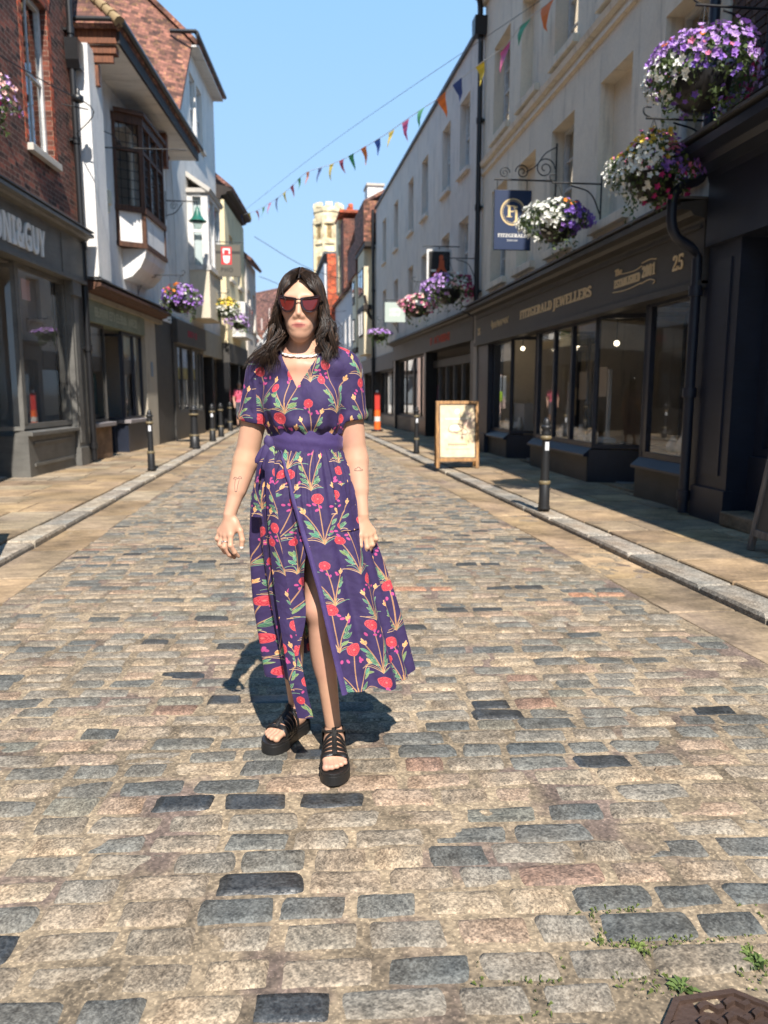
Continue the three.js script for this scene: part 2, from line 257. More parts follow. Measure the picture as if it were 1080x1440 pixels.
// channel stones, kerbs and flagstones
const slabTones = [[0.66, 0.50, 0.33], [0.58, 0.45, 0.31], [0.72, 0.55, 0.36], [0.54, 0.44, 0.33], [0.62, 0.47, 0.30], [0.50, 0.38, 0.27], [0.60, 0.53, 0.43], [0.66, 0.55, 0.41]];
slabTones.forEach(c => { const m = (c[0] + c[1] + c[2]) / 3; c.forEach((v, i) => { c[i] = lerp(m, v, 0.78); }); });
const slabMats = slabTones.map(c => std(c, { map: T.slab, bumpMap: T.plasterB, bumpScale: 0.002, roughness: 0.88 }));
const kerbMats = [[0.52, 0.45, 0.36], [0.46, 0.40, 0.33], [0.56, 0.48, 0.37], [0.40, 0.36, 0.30]].map(c => std(c, { map: T.granite, bumpMap: T.graniteB, bumpScale: 0.002, roughness: 0.85 }));
function stone(name, parent, pts, y0, y1, mat, ch = 0.012) { // quadrilateral stone pts (x,z) counter-clockwise seen from above, chamfered top
  const c = pts.reduce((a, p) => [a[0] + p[0] / 4, a[1] + p[1] / 4], [0, 0]), inn = pts.map(p => { const d = Math.hypot(p[0] - c[0], p[1] - c[1]); return [p[0] + (c[0] - p[0]) / d * ch * 1.4, p[1] + (c[1] - p[1]) / d * ch * 1.4]; });
  const L = [], up = (q, y) => [q[0], y, q[1]];
  L.push(quad(...inn.map(q => up(q, y1)))); for (let i = 0; i < 4; i++) { const j = (i + 1) % 4; L.push(quad(up(pts[i], y1 - ch), up(pts[j], y1 - ch), up(inn[j], y1), up(inn[i], y1)), quad(up(pts[i], y0), up(pts[j], y0), up(pts[j], y1 - ch), up(pts[i], y1 - ch))); }
  return obj(name, L, mat, parent);
}
for (const side of [-1, 1]) {
  const R = rng(side + 60), K = side < 0 ? KL : KR, W = side < 0 ? WL : WR, pick = a => a[Math.floor(R() * a.length)];
  const pave = new THREE.Group(); pave.name = numbered('pavement'); tag(pave, null, null, null, 'structure'); scene.add(pave);
  const kerbs = new THREE.Group(); kerbs.name = numbered('kerb'); tag(kerbs, null, null, null, 'structure'); scene.add(kerbs);
  const strip = (za, zb, fa, fb, y0, y1, name, parent, mat, ch) => { const q = [[fa(za), za], [fb(za), za], [fb(zb), zb], [fa(zb), zb]]; stone(name, parent, side > 0 ? q : q, y0, y1, mat, ch); };
  const out = (d) => z => K(z) + side * d;
  for (let z = 2; z > -52;) { const L = 0.7 + R() * 0.5; const a = z, b = z - L + 0.012; const j = (R() - 0.5) * 0.016, jy = (R() - 0.5) * 0.012; const lo = [out(0.0 + j), out(0.235)]; strip(a, b, side > 0 ? lo[0] : lo[1], side > 0 ? lo[1] : lo[0], -0.06, 0.046 + jy, 'kerb_stone', kerbs, pick(kerbMats), 0.022); z -= L; }
  for (let z = 2; z > -52;) { const L = 0.5 + R() * 0.9; const a = z, b = z - L + 0.014; const lo = [out(-GUT + (R() - 0.5) * 0.03), out(-0.012)]; strip(a, b, side > 0 ? lo[0] : lo[1], side > 0 ? lo[1] : lo[0], -0.06, -0.001 + (R() - 0.5) * 0.008, 'channel_stone', road, pick(slabMats), 0.008); z -= L; }
  for (let z = 2; z > -48;) { const L = 0.45 + R() * 0.28, a = z, b = z - L + 0.017; let d = 0.245; const wide = Math.abs(W((a + b) / 2) - K((a + b) / 2)) + 0.45;
    while (d < wide - 0.1) { let w = 0.38 + R() * 0.55; if (d + w > wide - 0.25) w = wide - d; const lo = [out(d), out(d + w - 0.017)]; strip(a, b, side > 0 ? lo[0] : lo[1], side > 0 ? lo[1] : lo[0], -0.02, 0.06 + (R() - 0.5) * 0.007, 'flagstone', pave, pick(slabMats), 0.009); d += w; } z -= L; }
  // bedding under the flags shows in the joints
  const q = []; const zz = [4, -17, -62]; for (let i = 0; i < 2; i++) { const a = zz[i], b = zz[i + 1], s0 = out(0.02), s1 = z => W(z) + side * 1.6; q.push(...slabG(...(side > 0 ? [[s0(a), 0.036, a], [s1(a), 0.036, a], [s1(b), 0.036, b], [s0(b), 0.036, b]] : [[s1(a), 0.036, a], [s0(a), 0.036, a], [s0(b), 0.036, b], [s1(b), 0.036, b]]), 0.2)); }
  obj('bedding', q, M.mortar, pave);
}
{ // cast iron cover
  const c = thing('drain_cover', 'brown rusty cast iron octagonal cover with raised zigzag ribs set among the setts', 'cover', [0.876, -0.004, -1.24]);
  const rust = std([0.115, 0.072, 0.055], { map: T.paint, bumpMap: T.plasterB, bumpScale: 0.002, roughness: 0.55, metalness: 0.35 });
  const o = [[-0.135, -0.1], [-0.07, -0.165], [0.07, -0.165], [0.135, -0.1], [0.135, 0.1], [0.07, 0.165], [-0.07, 0.165], [-0.135, 0.1]];
  const flat = (g) => { g.rotateX(-Math.PI / 2); return g; };
  obj('plate', flat(poly(o, -0.03, 0)), rust, c);
  obj('rim', flat(poly(o, 0, 0.009, [o.map(p => [p[0] * 0.93, p[1] * 0.92]).reverse()])), rust, c);
  const zig = (x0, y0) => { const P = [[0, 0], [0.018, 0.008], [0.026, 0.008], [0.038, -0.008], [0.055, -0.004]], w = 0.006; return flat(poly([...P.map(p => [x0 + p[0], y0 + p[1] + w]), ...P.slice().reverse().map(p => [x0 + p[0], y0 + p[1] - w])], 0, 0.012)); };
  for (let j = 0; j < 8; j++) for (let i = 0; i < 4; i++) { const x = -0.118 + i * 0.062 + (j % 2) * 0.02, y = -0.125 + j * 0.036; if (Math.abs(x + 0.027) + Math.abs(y) < 0.19 && x + 0.055 < 0.125) obj('rib', zig(x, y), rust, c); }
  c.rotation.y = 0.06;
}
{ // moss and small weeds in the joints beside the cover
  const R = rng(71), leafM = [[0.14, 0.19, 0.035], [0.17, 0.23, 0.05], [0.10, 0.16, 0.03]].map(c => phys(c, { roughness: 0.8, transmission: 0.25, thickness: 0 }));
  const blade = (x, y, z, a, l, w, t) => { const d = [Math.cos(a), Math.sin(a)], e = [-d[1] * w, d[0] * w], h = l * t; return [quad([x, y, z], [x + d[0] * l * 0.5 + e[0], y + h * 0.8, z + d[1] * l * 0.5 + e[1]], [x + d[0] * l, y + h * 0.5, z + d[1] * l], [x + d[0] * l * 0.5 - e[0], y + h * 0.8, z + d[1] * l * 0.5 - e[1]])]; };
  const runs = [[[830, 1292], [870, 1335], [935, 1335], [1000, 1335], [1045, 1332]], [[870, 1338], [890, 1378], [930, 1384], [950, 1388]], [[1045, 1335], [1060, 1375], [1078, 1385]], [[770, 1350], [780, 1375], [800, 1388]], [[685, 1355], [695, 1380], [760, 1385]], [[820, 1292], [890, 1290], [945, 1300], [960, 1325]], [[1055, 1300], [1078, 1320]], [[745, 1415], [760, 1438]], [[835, 1310], [848, 1340]], [[1052, 1290], [1075, 1285]]];
  const L = [], nearby = settList.filter(s => s.x > 0.2 && s.z > -2.2);
  for (const run of runs) for (let i = 0; i < run.length - 1; i++) { const a = groundAt(...run[i]), b = groundAt(...run[i + 1]), n = Math.round(a.distanceTo(b) / 0.0022); for (let k = 0; k < n; k++) { const t = R(), x = lerp(a.x, b.x, t) + (R() - 0.5) * 0.08, z = lerp(a.z, b.z, t) + (R() - 0.5) * 0.08; if (nearby.some(s => Math.abs(x - s.x) < 0.093 * s.L && Math.abs(z - s.z) < 0.045 * s.W) || Math.hypot(x - 0.876, (z + 1.24) * 0.8) < 0.14) continue; L.push(...blade(x, -0.006 + R() * 0.006, z, R() * 6.28, 0.005 + R() * 0.009, 0.0022, 0.7 + R() * 0.7)); } }
  tag(obj('moss', L, leafM[0]), 'green moss growing along the sett joints near the iron cover', 'moss', null, 'stuff');
  let n = 0; for (const [px, py, s] of [[958, 1386, 1.3], [895, 1332, 0.8], [1062, 1352, 1.2], [1050, 1338, 0.9]]) { const p = groundAt(px, py), w = thing('weed', ['broad leafed weed against the corner of the iron cover', 'tiny weed in the joint beside the dark square sett', 'leafy weed trailing along the joint beyond the iron cover', 'small weed in the crossing of mossy joints'][n++], 'weed', [p.x, 0, p.z]); const g = []; for (let k = 0; k < 26; k++) g.push(...blade((R() - .5) * .02, -0.004, (R() - .5) * .02, R() * 6.28, (0.012 + R() * 0.015) * s, 0.0045 * s, 0.25 + R() * 0.5)); obj('leaves', g, leafM[1 + (n % 2)], w); }
}
console.log('street');

// ---------------------------------------------------------------- building helpers
// building-local frame: x along the front, y up, z out to the street
const LEFT_TURN = Math.atan2(1, 0.08); // local x = (0.08, 0, -1) normalised
function leftBuilding(name, label, s0) { const n = Math.hypot(1, 0.08), o = thing(name, label, 'building', [-3.9 + 0.08 / n * s0, 0, -12 - s0 / n], Math.PI / 2 - Math.atan(0.08)); o.userData.s0 = s0; return shift(o, -s0); }
function rightBuilding(name, label, z0, slope = 0) { const o = thing(name, label, 'building', [WR(z0), 0, z0], -Math.PI / 2 + Math.atan(slope)); return shift(o, -z0); }
// every building is written in absolute distances along its side of the street; off moves them to its own base
function shift(o, dx) { o.userData = { ...o.userData }; delete o.userData.s0; return { o, dx, sub: null }; }
const at = (b, g) => { const l = (Array.isArray(g) ? g.flat(9) : [g]).map(clean); l.forEach(q => q.translate(b.dx, 0, 0)); return l; };
const P = (b, name, g, mat, parent) => obj(name, at(b, g), mat, parent ?? b.o);
function wallWith(b, name, x0, x1, y0, y1, holes, mat, z0 = -0.35, z1 = 0) { return P(b, name, poly(rect(x0, x1, y0, y1), z0, z1, holes.map(h => rect(...h).reverse())), mat); }
function sash(b, x0, x1, y0, y1, z, o = {}) { // timber sash window with panes and sill
  const w = part('window', b.o), fm = o.frame ?? M.paintWhite, t = o.t ?? 0.055, mid = o.mid ?? (y0 + y1) / 2, nx = o.nx ?? 2, ny = o.ny ?? 1;
  P(b, 'frame', [bx(x0, x0 + t, y0, y1, z - 0.07, z), bx(x1 - t, x1, y0, y1, z - 0.07, z), bx(x0 + t, x1 - t, y1 - t, y1, z - 0.07, z), bx(x0 + t, x1 - t, y0, y0 + t * 1.3, z - 0.07, z), bx(x0 + t, x1 - t, mid - 0.022, mid + 0.022, z - 0.075, z - 0.012)], fm, w);
  const bars = []; for (let i = 1; i < nx; i++) { const x = lerp(x0 + t, x1 - t, i / nx); bars.push(bx(x - 0.012, x + 0.012, y0 + t * 1.3, mid - 0.022, z - 0.055, z - 0.025), bx(x - 0.012, x + 0.012, mid + 0.022, y1 - t, z - 0.055, z - 0.025)); }
  for (const [a, c] of [[y0 + t * 1.3, mid - 0.022], [mid + 0.022, y1 - t]]) for (let j = 1; j < ny; j++) { const y = lerp(a, c, j / ny); bars.push(bx(x0 + t, x1 - t, y - 0.011, y + 0.011, z - 0.053, z - 0.027)); }
  if (bars.length) P(b, 'glazing_bar', bars, fm, w);
  for (const [a, c] of [[y0 + t * 1.3, mid - 0.022], [mid + 0.022, y1 - t]]) for (let i = 0; i < nx; i++) for (let j = 0; j < ny; j++) P(b, 'pane', bx(lerp(x0 + t, x1 - t, i / nx), lerp(x0 + t, x1 - t, (i + 1) / nx), lerp(a, c, j / ny), lerp(a, c, (j + 1) / ny), z - 0.043, z - 0.039), M.glass, w);
  if (o.back === M.blind) P(b, 'blind', bx(x0, x1, y0, y1, z - 0.16, z - 0.14), M.blind, w); else P(b, 'room', [bx(x0 - 0.4, x1 + 0.4, y0 - 0.5, y1 + 0.3, z - 2.0, z - 1.95), bx(x0 - 0.4, x0 - 0.38, y0 - 0.5, y1 + 0.3, z - 1.95, z - 0.32), bx(x1 + 0.38, x1 + 0.4, y0 - 0.5, y1 + 0.3, z - 1.95, z - 0.32), bx(x0 - 0.38, x1 + 0.38, y0 - 0.52, y0 - 0.5, z - 1.95, z - 0.32), bx(x0 - 0.38, x1 + 0.38, y1 + 0.3, y1 + 0.32, z - 1.95, z - 0.32)], M.room, w);
  if (o.sill !== 0) P(b, 'sill', rbx(x0 - 0.09, x1 + 0.09, y0 - (o.sill ?? 0.11), y0, z - 0.05, (o.sz ?? 0) + 0.09, 0.012), o.sillMat ?? M.sill, w);
  return w;
}
function pipe(b, x, z, y0, y1, r = 0.05, name = 'downpipe') { const g = [rod([x, y0, z], [x, y1, z], r, r, 12)]; for (let y = y0 + 0.2; y < y1; y += 1.75) g.push(rod([x, y, z], [x, y + 0.11, z], r * 1.3, r * 1.3, 12), bx(x - r * 1.9, x + r * 1.9, y + 0.03, y + 0.07, z - r * 1.6, z - r * 0.6)); return P(b, name, g, M.black); }
function cornice(b, x0, x1, y, d, h, mat, name = 'cornice') { return P(b, name, prof([[-0.02, y], [d * 0.25, y], [d * 0.3, y + h * 0.3], [d * 0.62, y + h * 0.42], [d * 0.7, y + h * 0.62], [d, y + h * 0.7], [d, y + h], [-0.02, y + h * 1.25]], x0, x1), mat); }
function shopGlass(b, x0, x1, y0, y1, z, parts, mat, t = 0.06, parent) { // framed shop window; parts = positions of mullions
  const w = part('shop_window', b.o); const xs = [x0, ...parts, x1];
  P(b, 'frame', [bx(x0, x1, y1 - t, y1, z - 0.06, z), bx(x0, x1, y0, y0 + t, z - 0.06, z), ...xs.map((x, i) => bx(x - (i === 0 ? 0 : t / 2), x + (i === xs.length - 1 ? 0 : t / 2) + (i === 0 ? t : 0) - (i === xs.length - 1 ? 0 : 0), y0 + t, y1 - t, z - 0.062, z + 0.004))], mat, w);
  for (let i = 0; i < xs.length - 1; i++) P(b, 'pane', bx(xs[i] + t / 2, xs[i + 1] - t / 2, y0 + t, y1 - t, z - 0.034, z - 0.028), M.glass, w);
  return w;
}
function roomBox(b, x0, x1, y0, y1, z0, z1, mat = M.room) { return P(b, 'interior', [bx(x0, x1, y0, y1, z0 - 0.05, z0), bx(x0, x0 + 0.05, y0, y1, z0, z1), bx(x1 - 0.05, x1, y0, y1, z0, z1), bx(x0, x1, y0 - 0.05, y0, z0, z1), bx(x0, x1, y1, y1 + 0.05, z0, z1)], mat); }
function farShop(b, x0, x1, y1, z) { const n = Math.max(1, Math.round((x1 - x0) / 1.3)), m = []; for (let i = 1; i < n; i++) m.push(lerp(x0, x1, i / n)); P(b, 'stall_riser', bx(x0, x1, 0.1, 0.6, z - 0.2, z + 0.02), M.charcoal); shopGlass(b, x0, x1, 0.6, y1, z, m, M.charcoal); roomBox(b, x0, x1, 0.12, y1 + 0.1, z - 3, z - 0.22, M.room); }
function cantWindow(b, ax, az, cx, cz, y0, y1, mat, name = 'side_window') { // upright pane between two plan points
  const w = part(name, b.o), d = V(cx - ax, 0, cz - az), L = d.length(), ang = -Math.atan2(d.z, d.x), mk = (g) => at(b, [g].flat().map(q => { q.rotateY(ang); q.translate(ax, 0, az); return q; }));
  obj('frame', mk([bx(0, 0.05, y0, y1, -0.03, 0.03), bx(L - 0.05, L, y0, y1, -0.03, 0.03), bx(0.05, L - 0.05, y0, y0 + 0.06, -0.03, 0.03), bx(0.05, L - 0.05, y1 - 0.06, y1, -0.03, 0.03)]), mat, w);
  obj('pane', mk(bx(0.05, L - 0.05, y0 + 0.06, y1 - 0.06, -0.003, 0.003)), M.glass, w); return w;
}

// ---------------------------------------------------------------- left side: brick house over the grey hair salon
{
  const b = leftBuilding('brick_house', 'dark red brick house above the grey painted hair salon front', 2.7), Z = M.paintGrey;
  wallWith(b, 'wall', -9.5, 2.72, 3.9, 11.5, [[0.8, 1.78, 5.05, 7.35], [-1.9, -0.92, 5.05, 7.35], [-5, -4.02, 5.05, 7.35]], M.brick);
  P(b, 'side_wall', bx(-9.5, 2.72, 0.1, 11.5, -6, -5.7), M.brick); P(b, 'end_wall', bx(2.42, 2.7, 4.0, 11.5, -5.7, -0.352), M.brick); P(b, 'end_wall', bx(-9.5, -9.2, 0.1, 11.5, -5.7, -0.352), M.brick);
  P(b, 'roof', [...slabG([-9.6, 11.4, 0.3], [2.8, 11.4, 0.3], [2.8, 14.4, -3], [-9.6, 14.4, -3], 0.15), ...slabG([2.8, 11.4, -6.2], [-9.6, 11.4, -6.2], [-9.6, 14.4, -3.02], [2.8, 14.4, -3.02], 0.15)], M.tile);
  for (const x of [0.8, -1.9, -5]) { sash(b, x, x + 0.98, 5.05, 7.35, -0.10, { nx: 2, ny: 1, sillMat: M.sill, t: 0.07 });
    P(b, 'window_surround', [bx(x - 0.13, x - 0.005, 5.05, 7.35, -0.1, 0.006), bx(x + 0.985, x + 1.11, 5.05, 7.35, -0.1, 0.006)], M.brickRed); P(b, 'window_arch', poly([[x - 0.1, 7.36], [x + 1.08, 7.36], [x + 1.2, 7.66], [x - 0.22, 7.66]], -0.05, 0.008), M.brickRed); }
  // shop front
  cornice(b, -9.5, 2.62, 3.93, 0.3, 0.16, Z); P(b, 'lead_flashing', bx(-9.5, 2.62, 4.12, 4.14, 0.0, 0.31), M.lead);
  P(b, 'fascia', bx(-9.5, 2.62, 3.29, 3.93, -0.3, 0.10), Z); P(b, 'fascia_moulding', [bx(-9.5, 2.62, 3.24, 3.30, -0.1, 0.14), bx(1.55, 1.575, 3.31, 3.92, 0.1, 0.112)], Z);
  tag(P(b, 'lettering', lettering('TONI&GUY', sans, 1.95, 0.40, -1.12, 3.4, 0.10, 0.03), M.lettering));
  P(b, 'pilaster', [bx(1.98, 2.3, 0.1, 3.24, -0.2, 0.06), bx(1.94, 2.34, 0.1, 0.42, -0.2, 0.1), bx(2.05, 2.23, 0.5, 3.1, 0.06, 0.075), bx(1.94, 2.34, 3.0, 3.24, 0.06, 0.12)], Z); P(b, 'pilaster', [bx(2.34, 2.72, 0.1, 3.9, -0.35, 0.02)], Z);
  P(b, 'stall_riser', [bx(0.02, 1.98, 0.1, 0.72, -0.2, 0.0), bx(0.2, 1.8, 0.25, 0.3, 0, 0.02), bx(0.2, 1.8, 0.58, 0.62, 0, 0.02), bx(0.02, 0.1, 0.1, 0.72, -1.2, -0.2)], Z); P(b, 'window_ledge', prof([[-0.2, 0.72], [0.07, 0.72], [0.07, 0.77], [-0.2, 0.82]], 0.02, 1.98), Z);
  shopGlass(b, 0.02, 1.98, 0.82, 3.24, -0.04, [], Z, 0.08); cantWindow(b, 0.05, -0.06, -0.25, -1.2, 0.8, 3.2, Z);
  P(b, 'stall_riser', poly([[0, 0], [1, 0], [1, 0.7], [0, 0.7]], 0, 0.02).translate(0, 0.1, 0).scale(0.3, 1, 1).translate(-0.28, 0, -1.2), Z);
  P(b, 'door', [bx(-1.35, -0.3, 0.15, 2.3, -1.25, -1.2)], M.charcoal); P(b, 'transom', bx(-1.35, -0.28, 2.36, 2.5, -1.25, -1.15), Z);
  shopGlass(b, -5, -1.4, 0.82, 3.24, -0.04, [-3.2], Z, 0.08); P(b, 'stall_riser', bx(-5, -1.4, 0.1, 0.82, -0.2, 0), Z); P(b, 'front_panel', bx(-9.5, -5, 0.1, 3.24, -0.3, 0), Z);
  roomBox(b, -5, 2.3, 0.12, 3.3, -4.5, -0.36, M.room);
  P(b, 'curtain', [bx(0.25, 0.5, 0.85, 3.0, -1.0, -0.96), bx(1.2, 1.75, 0.85, 2.4, -1.5, -1.46)], std([0.20, 0.18, 0.16], { roughness: 0.95 }));
  const poster = canvasTex(256, 400, (c, w, h) => { c.fillStyle = '#b98b80'; c.fillRect(0, 0, w, h); c.fillStyle = '#6d4a43'; c.beginPath(); c.ellipse(128, 200, 70, 110, 0, 0, 7); c.fill(); });
  P(b, 'poster', bx(0.42, 0.72, 2.75, 3.05, -0.12, -0.11), std([1, 1, 1], { map: poster }));
  pipe(b, 2.62, 0.09, 0.15, 11.2, 0.055); P(b, 'hopper', poly([[2.47, 7.25], [2.5, 6.92], [2.56, 6.8], [2.68, 6.8], [2.74, 6.92], [2.77, 7.25]], 0.02, 0.24), M.black);
  P(b, 'bracket_wire', tube([[-1.0, 5.75, 0.06], [0.3, 5.72, 0.5], [1.5, 5.78, 0.75], [2.6, 5.75, 0.1]], 0.009, 6), M.iron); P(b, 'lamp_arm', rod([2.2, 6.1, 0.02], [2.2, 6.02, 0.45], 0.01), M.iron);
  const lamp = part('wall_lamp', b.o); P(b, 'shade', [at({ dx: 0 }, lathe([[0.02, 0.22], [0.035, 0.2], [0.04, 0.12], [0.09, 0.1], [0.09, 0.02], [0.05, 0]], 12)).map(g => g.translate(2.18, 6.12, 0.3))], M.black, lamp);
}
// ---------------------------------------------------------------- white jettied house with oriel
{
  const b = leftBuilding('white_oriel_house', 'white rendered house with brown timber oriel window and deep boxed eaves', 2.75), W = M.white, Tm = M.timber;
  wallWith(b, 'wall', 2.78, 9.55, 3.2, 7.45, [[5.05, 7.5, 5.2, 6.85]], W); P(b, 'corner_pier', bx(2.8, 3.5, 3.42, 7.3, 0.0, 0.30), W);
  P(b, 'side_wall', bx(2.78, 9.55, 0.1, 7.4, -6.2, -5.9), W); P(b, 'end_wall', bx(2.782, 3.0, 0.1, 9, -5.9, -0.352), W); P(b, 'end_wall', bx(9.3, 9.548, 3.2, 9, -5.9, -0.352), W);
  // deep eaves: soffit, fascia boards, brackets, hipped roof
  P(b, 'soffit', bx(3.1, 9.9, 7.40, 7.44, -0.05, 0.74), W); P(b, 'eaves_board', [bx(3.05, 9.95, 7.40, 7.68, 0.74, 0.79)], M.timberDark); P(b, 'eaves_board', [bx(3.05, 3.1, 7.40, 7.72, -0.2, 0.735)], M.timberRed);
  P(b, 'soffit_bracket', [bx(3.13, 3.2, 7.12, 7.4, 0.0, 0.64), bx(3.1, 3.28, 7.26, 7.38, 0, 0.7), bx(3.16, 3.26, 6.75, 7.1, 0.1, 0.36)], M.timberRed);
  P(b, 'gutter', [rod([2.95, 7.72, 0.86], [10.05, 7.72, 0.86], 0.06, 0.06, 10), rod([2.95, 7.74, -0.3], [2.95, 7.74, 0.86], 0.05, 0.05, 8)], M.black);
  P(b, 'roof', [...slabG([2.9, 7.66, 0.84], [10, 7.66, 0.84], [10, 11.2, -2.6], [5.3, 11.2, -2.6], 0.1), ...slabG([2.9, 7.66, -6], [2.9, 7.66, 0.84], [5.3, 11.2, -2.6], [5.3, 11.2, -3], 0.1), ...slabG([10, 7.66, -6], [2.9, 7.66, -6], [5.3, 11.2, -2.62], [10, 11.2, -2.62], 0.1)], M.tileDark);
  const hip = [], hp = t => [lerp(2.9, 5.3, t), lerp(7.68, 11.22, t), lerp(0.84, -2.6, t)]; for (let i = 0; i < 24; i++) hip.push(rod(hp(i / 24), hp((i + 1.15) / 24), 0.1, 0.075, 8));
  P(b, 'hip_tiles', hip, std([0.36, 0.26, 0.14], { map: T.plaster, roughness: 0.95 }));
  // oriel: canted bay
  const plan = [[5.0, 0], [5.35, 0.5], [7.1, 0.5], [7.45, 0]], face = (i, y0, y1, t, inset = 0) => { const a = plan[i], c = plan[i + 1], d = V(c[0] - a[0], 0, c[1] - a[1]), L = d.length(), ang = -Math.atan2(d.z, d.x); return { L, put: g => [g].flat(9).map(q => { q.rotateY(ang); q.translate(a[0], 0, a[1]); return q; }) }; };
  const bay = part('oriel_window', b.o);
  P(b, 'bay_panel', [0, 1, 2].map(i => { const f = face(i); return f.put(bx(0.05, f.L - 0.05, 4.44, 5.1, -0.06, -0.01)); }), W, bay);
  const rails = [], bars = []; for (let i = 0; i < 3; i++) { const f = face(i); for (const [y0, y1, o] of [[4.36, 4.46, 0.03], [5.06, 5.18, 0.035], [6.78, 6.95, 0.03]]) rails.push(f.put(bx(-0.02, f.L + 0.02, y0, y1, -0.07, o))); rails.push(f.put(bx(0, 0.07, 4.46, 6.8, -0.07, 0.015)), f.put(bx(f.L - 0.07, f.L, 4.46, 6.8, -0.07, 0.014)));
    const n = i === 1 ? 3 : 1; for (let k = 1; k < n; k++) rails.push(f.put(bx(f.L * k / n - 0.035, f.L * k / n + 0.035, 5.18, 6.8, -0.068, 0.012))); rails.push(f.put(bx(0.07, f.L - 0.07, 6.25, 6.32, -0.066, 0.01)));
    for (let y = 5.34; y < 6.8; y += 0.18) bars.push(f.put(bx(0.05, f.L - 0.05, y - 0.006, y + 0.006, -0.04, -0.03))); for (let x = 0.16; x < f.L; x += 0.14) bars.push(f.put(bx(x - 0.006, x + 0.006, 5.18, 6.8, -0.04, -0.031)));
    for (let k = 0; k < n; k++) P(b, 'pane', f.put(bx(f.L * k / n + 0.035, f.L * (k + 1) / n - 0.035, 5.18, 6.8, -0.052, -0.046)), M.glass, bay); }
  P(b, 'frame', rails, Tm, bay); P(b, 'leaded_bar', bars, M.iron, bay);
  P(b, 'oriel_roof', poly([[4.95, 0.06], [5.3, 0.58], [7.15, 0.58], [7.5, 0.06]], 0, 0.08).rotateX(Math.PI / 2).translate(0, 7.03, 0), Tm, bay);
  { const g = poly([[0, 0], [1, 0], [1, 0], [0, 0]].slice(0, 0).concat([[0, 0], [0.5, 0.0], [0.46, -0.18], [0.36, -0.38], [0.18, -0.56], [0, -0.62]]), 0, 1.75); g.rotateY(-Math.PI / 2); g.translate(7.1, 4.36, 0); g.scale(1, 1, 1); P(b, 'cove', g, M.white, bay); } // curved underside
  P(b, 'bay_floor', poly([[5.0, 0.0], [5.35, 0.5], [7.1, 0.5], [7.45, 0.0]], 0, 0.04).rotateX(Math.PI / 2).translate(0, 4.4, 0), Tm, bay);
  P(b, 'room', [bx(4.6, 7.9, 4.6, 7.1, -2.4, -2.35), bx(4.6, 4.62, 4.6, 7.1, -2.35, -0.36), bx(7.88, 7.9, 4.6, 7.1, -2.35, -0.36), bx(4.62, 7.88, 4.6, 4.62, -2.35, -0.36), bx(4.62, 7.88, 7.08, 7.1, -2.35, -0.36)], M.room, bay);
  P(b, 'curtain', [bx(5.5, 5.75, 5.2, 6.7, 0.2, 0.23), bx(6.2, 6.4, 5.2, 6.7, 0.2, 0.23)], std([0.55, 0.5, 0.42], { roughness: 0.95 }), bay);
  P(b, 'soffit_bracket', bx(7.55, 7.75, 6.6, 7.35, 0, 0.5), M.timberRed);
  // shop front
  cornice(b, 2.8, 8.2, 3.12, 0.32, 0.2, Tm); P(b, 'lead_flashing', bx(2.8, 8.2, 3.37, 3.39, 0.0, 0.33), M.lead); P(b, 'fascia_upper', bx(2.8, 8.2, 3.05, 3.14, -0.3, 0.09), std([0.46, 0.40, 0.30], { map: T.paint }));
  P(b, 'fascia', bx(2.8, 6.65, 2.66, 3.05, -0.3, 0.05), M.pale); tag(P(b, 'lettering', strokes(21, 20, 2.9, 0.17, 3.2, 2.77, 0.05), std([0.36, 0.37, 0.28])), null, null, null, 'stuff');
  P(b, 'pier', bx(6.7, 7.65, 0.1, 3.05, -0.3, 0.03), std([0.50, 0.45, 0.36], { map: T.plaster })); P(b, 'house_plate', bx(7.1, 7.28, 1.75, 2.1, 0.03, 0.045), std([0.2, 0.25, 0.3]));
  P(b, 'pier', bx(7.66, 9.55, 0.1, 3.2, -0.3, -0.02), M.charcoal);
  const rise = std([0.34, 0.24, 0.18], { map: T.slab }); P(b, 'stall_riser', [bx(2.8, 4.0, 0.1, 0.72, -0.25, 0)], rise); P(b, 'stall_riser', bx(5.15, 6.65, 0.1, 0.72, -0.25, 0), M.navy); P(b, 'window_ledge', [rbx(2.8, 4.1, 0.72, 0.8, -0.2, 0.08), rbx(5.1, 6.65, 0.72, 0.8, -0.2, 0.08)], std([0.22, 0.2, 0.2]));
  shopGlass(b, 2.8, 4.0, 0.8, 2.66, -0.05, [], M.charcoal); shopGlass(b, 5.15, 6.65, 0.8, 2.66, -0.05, [6.0], M.navy); cantWindow(b, 5.15, -0.07, 5.0, -1.0, 0.8, 2.6, M.navy); P(b, 'stall_riser', bx(5.0, 5.14, 0.1, 0.78, -1.0, -0.25), M.navy);
  P(b, 'door', [bx(4.05, 4.95, 0.12, 2.2, -1.05, -1.0)], std([0.11, 0.07, 0.06], { map: T.paint })); P(b, 'transom', bx(4.0, 5.0, 2.22, 2.3, -1.05, -0.95), M.timber);
  roomBox(b, 2.95, 6.68, 0.12, 2.9, -4, -0.36, M.room);
  P(b, 'stock', [bx(3.0, 3.6, 0.9, 1.9, -1.2, -0.9), bx(5.5, 6.3, 0.9, 1.8, -1.3, -1.0)], std([0.04, 0.15, 0.19])); P(b, 'stock', [bx(3.5, 3.75, 0.85, 1.25, -0.6, -0.4)], std([0.35, 0.4, 0.1]));
  P(b, 'wall_light', [rbx(4.28, 4.42, 5.0, 5.28, 0, 0.12, 0.03), bx(4.3, 4.4, 4.86, 5.0, 0, 0.08)], std([0.65, 0.62, 0.5]));
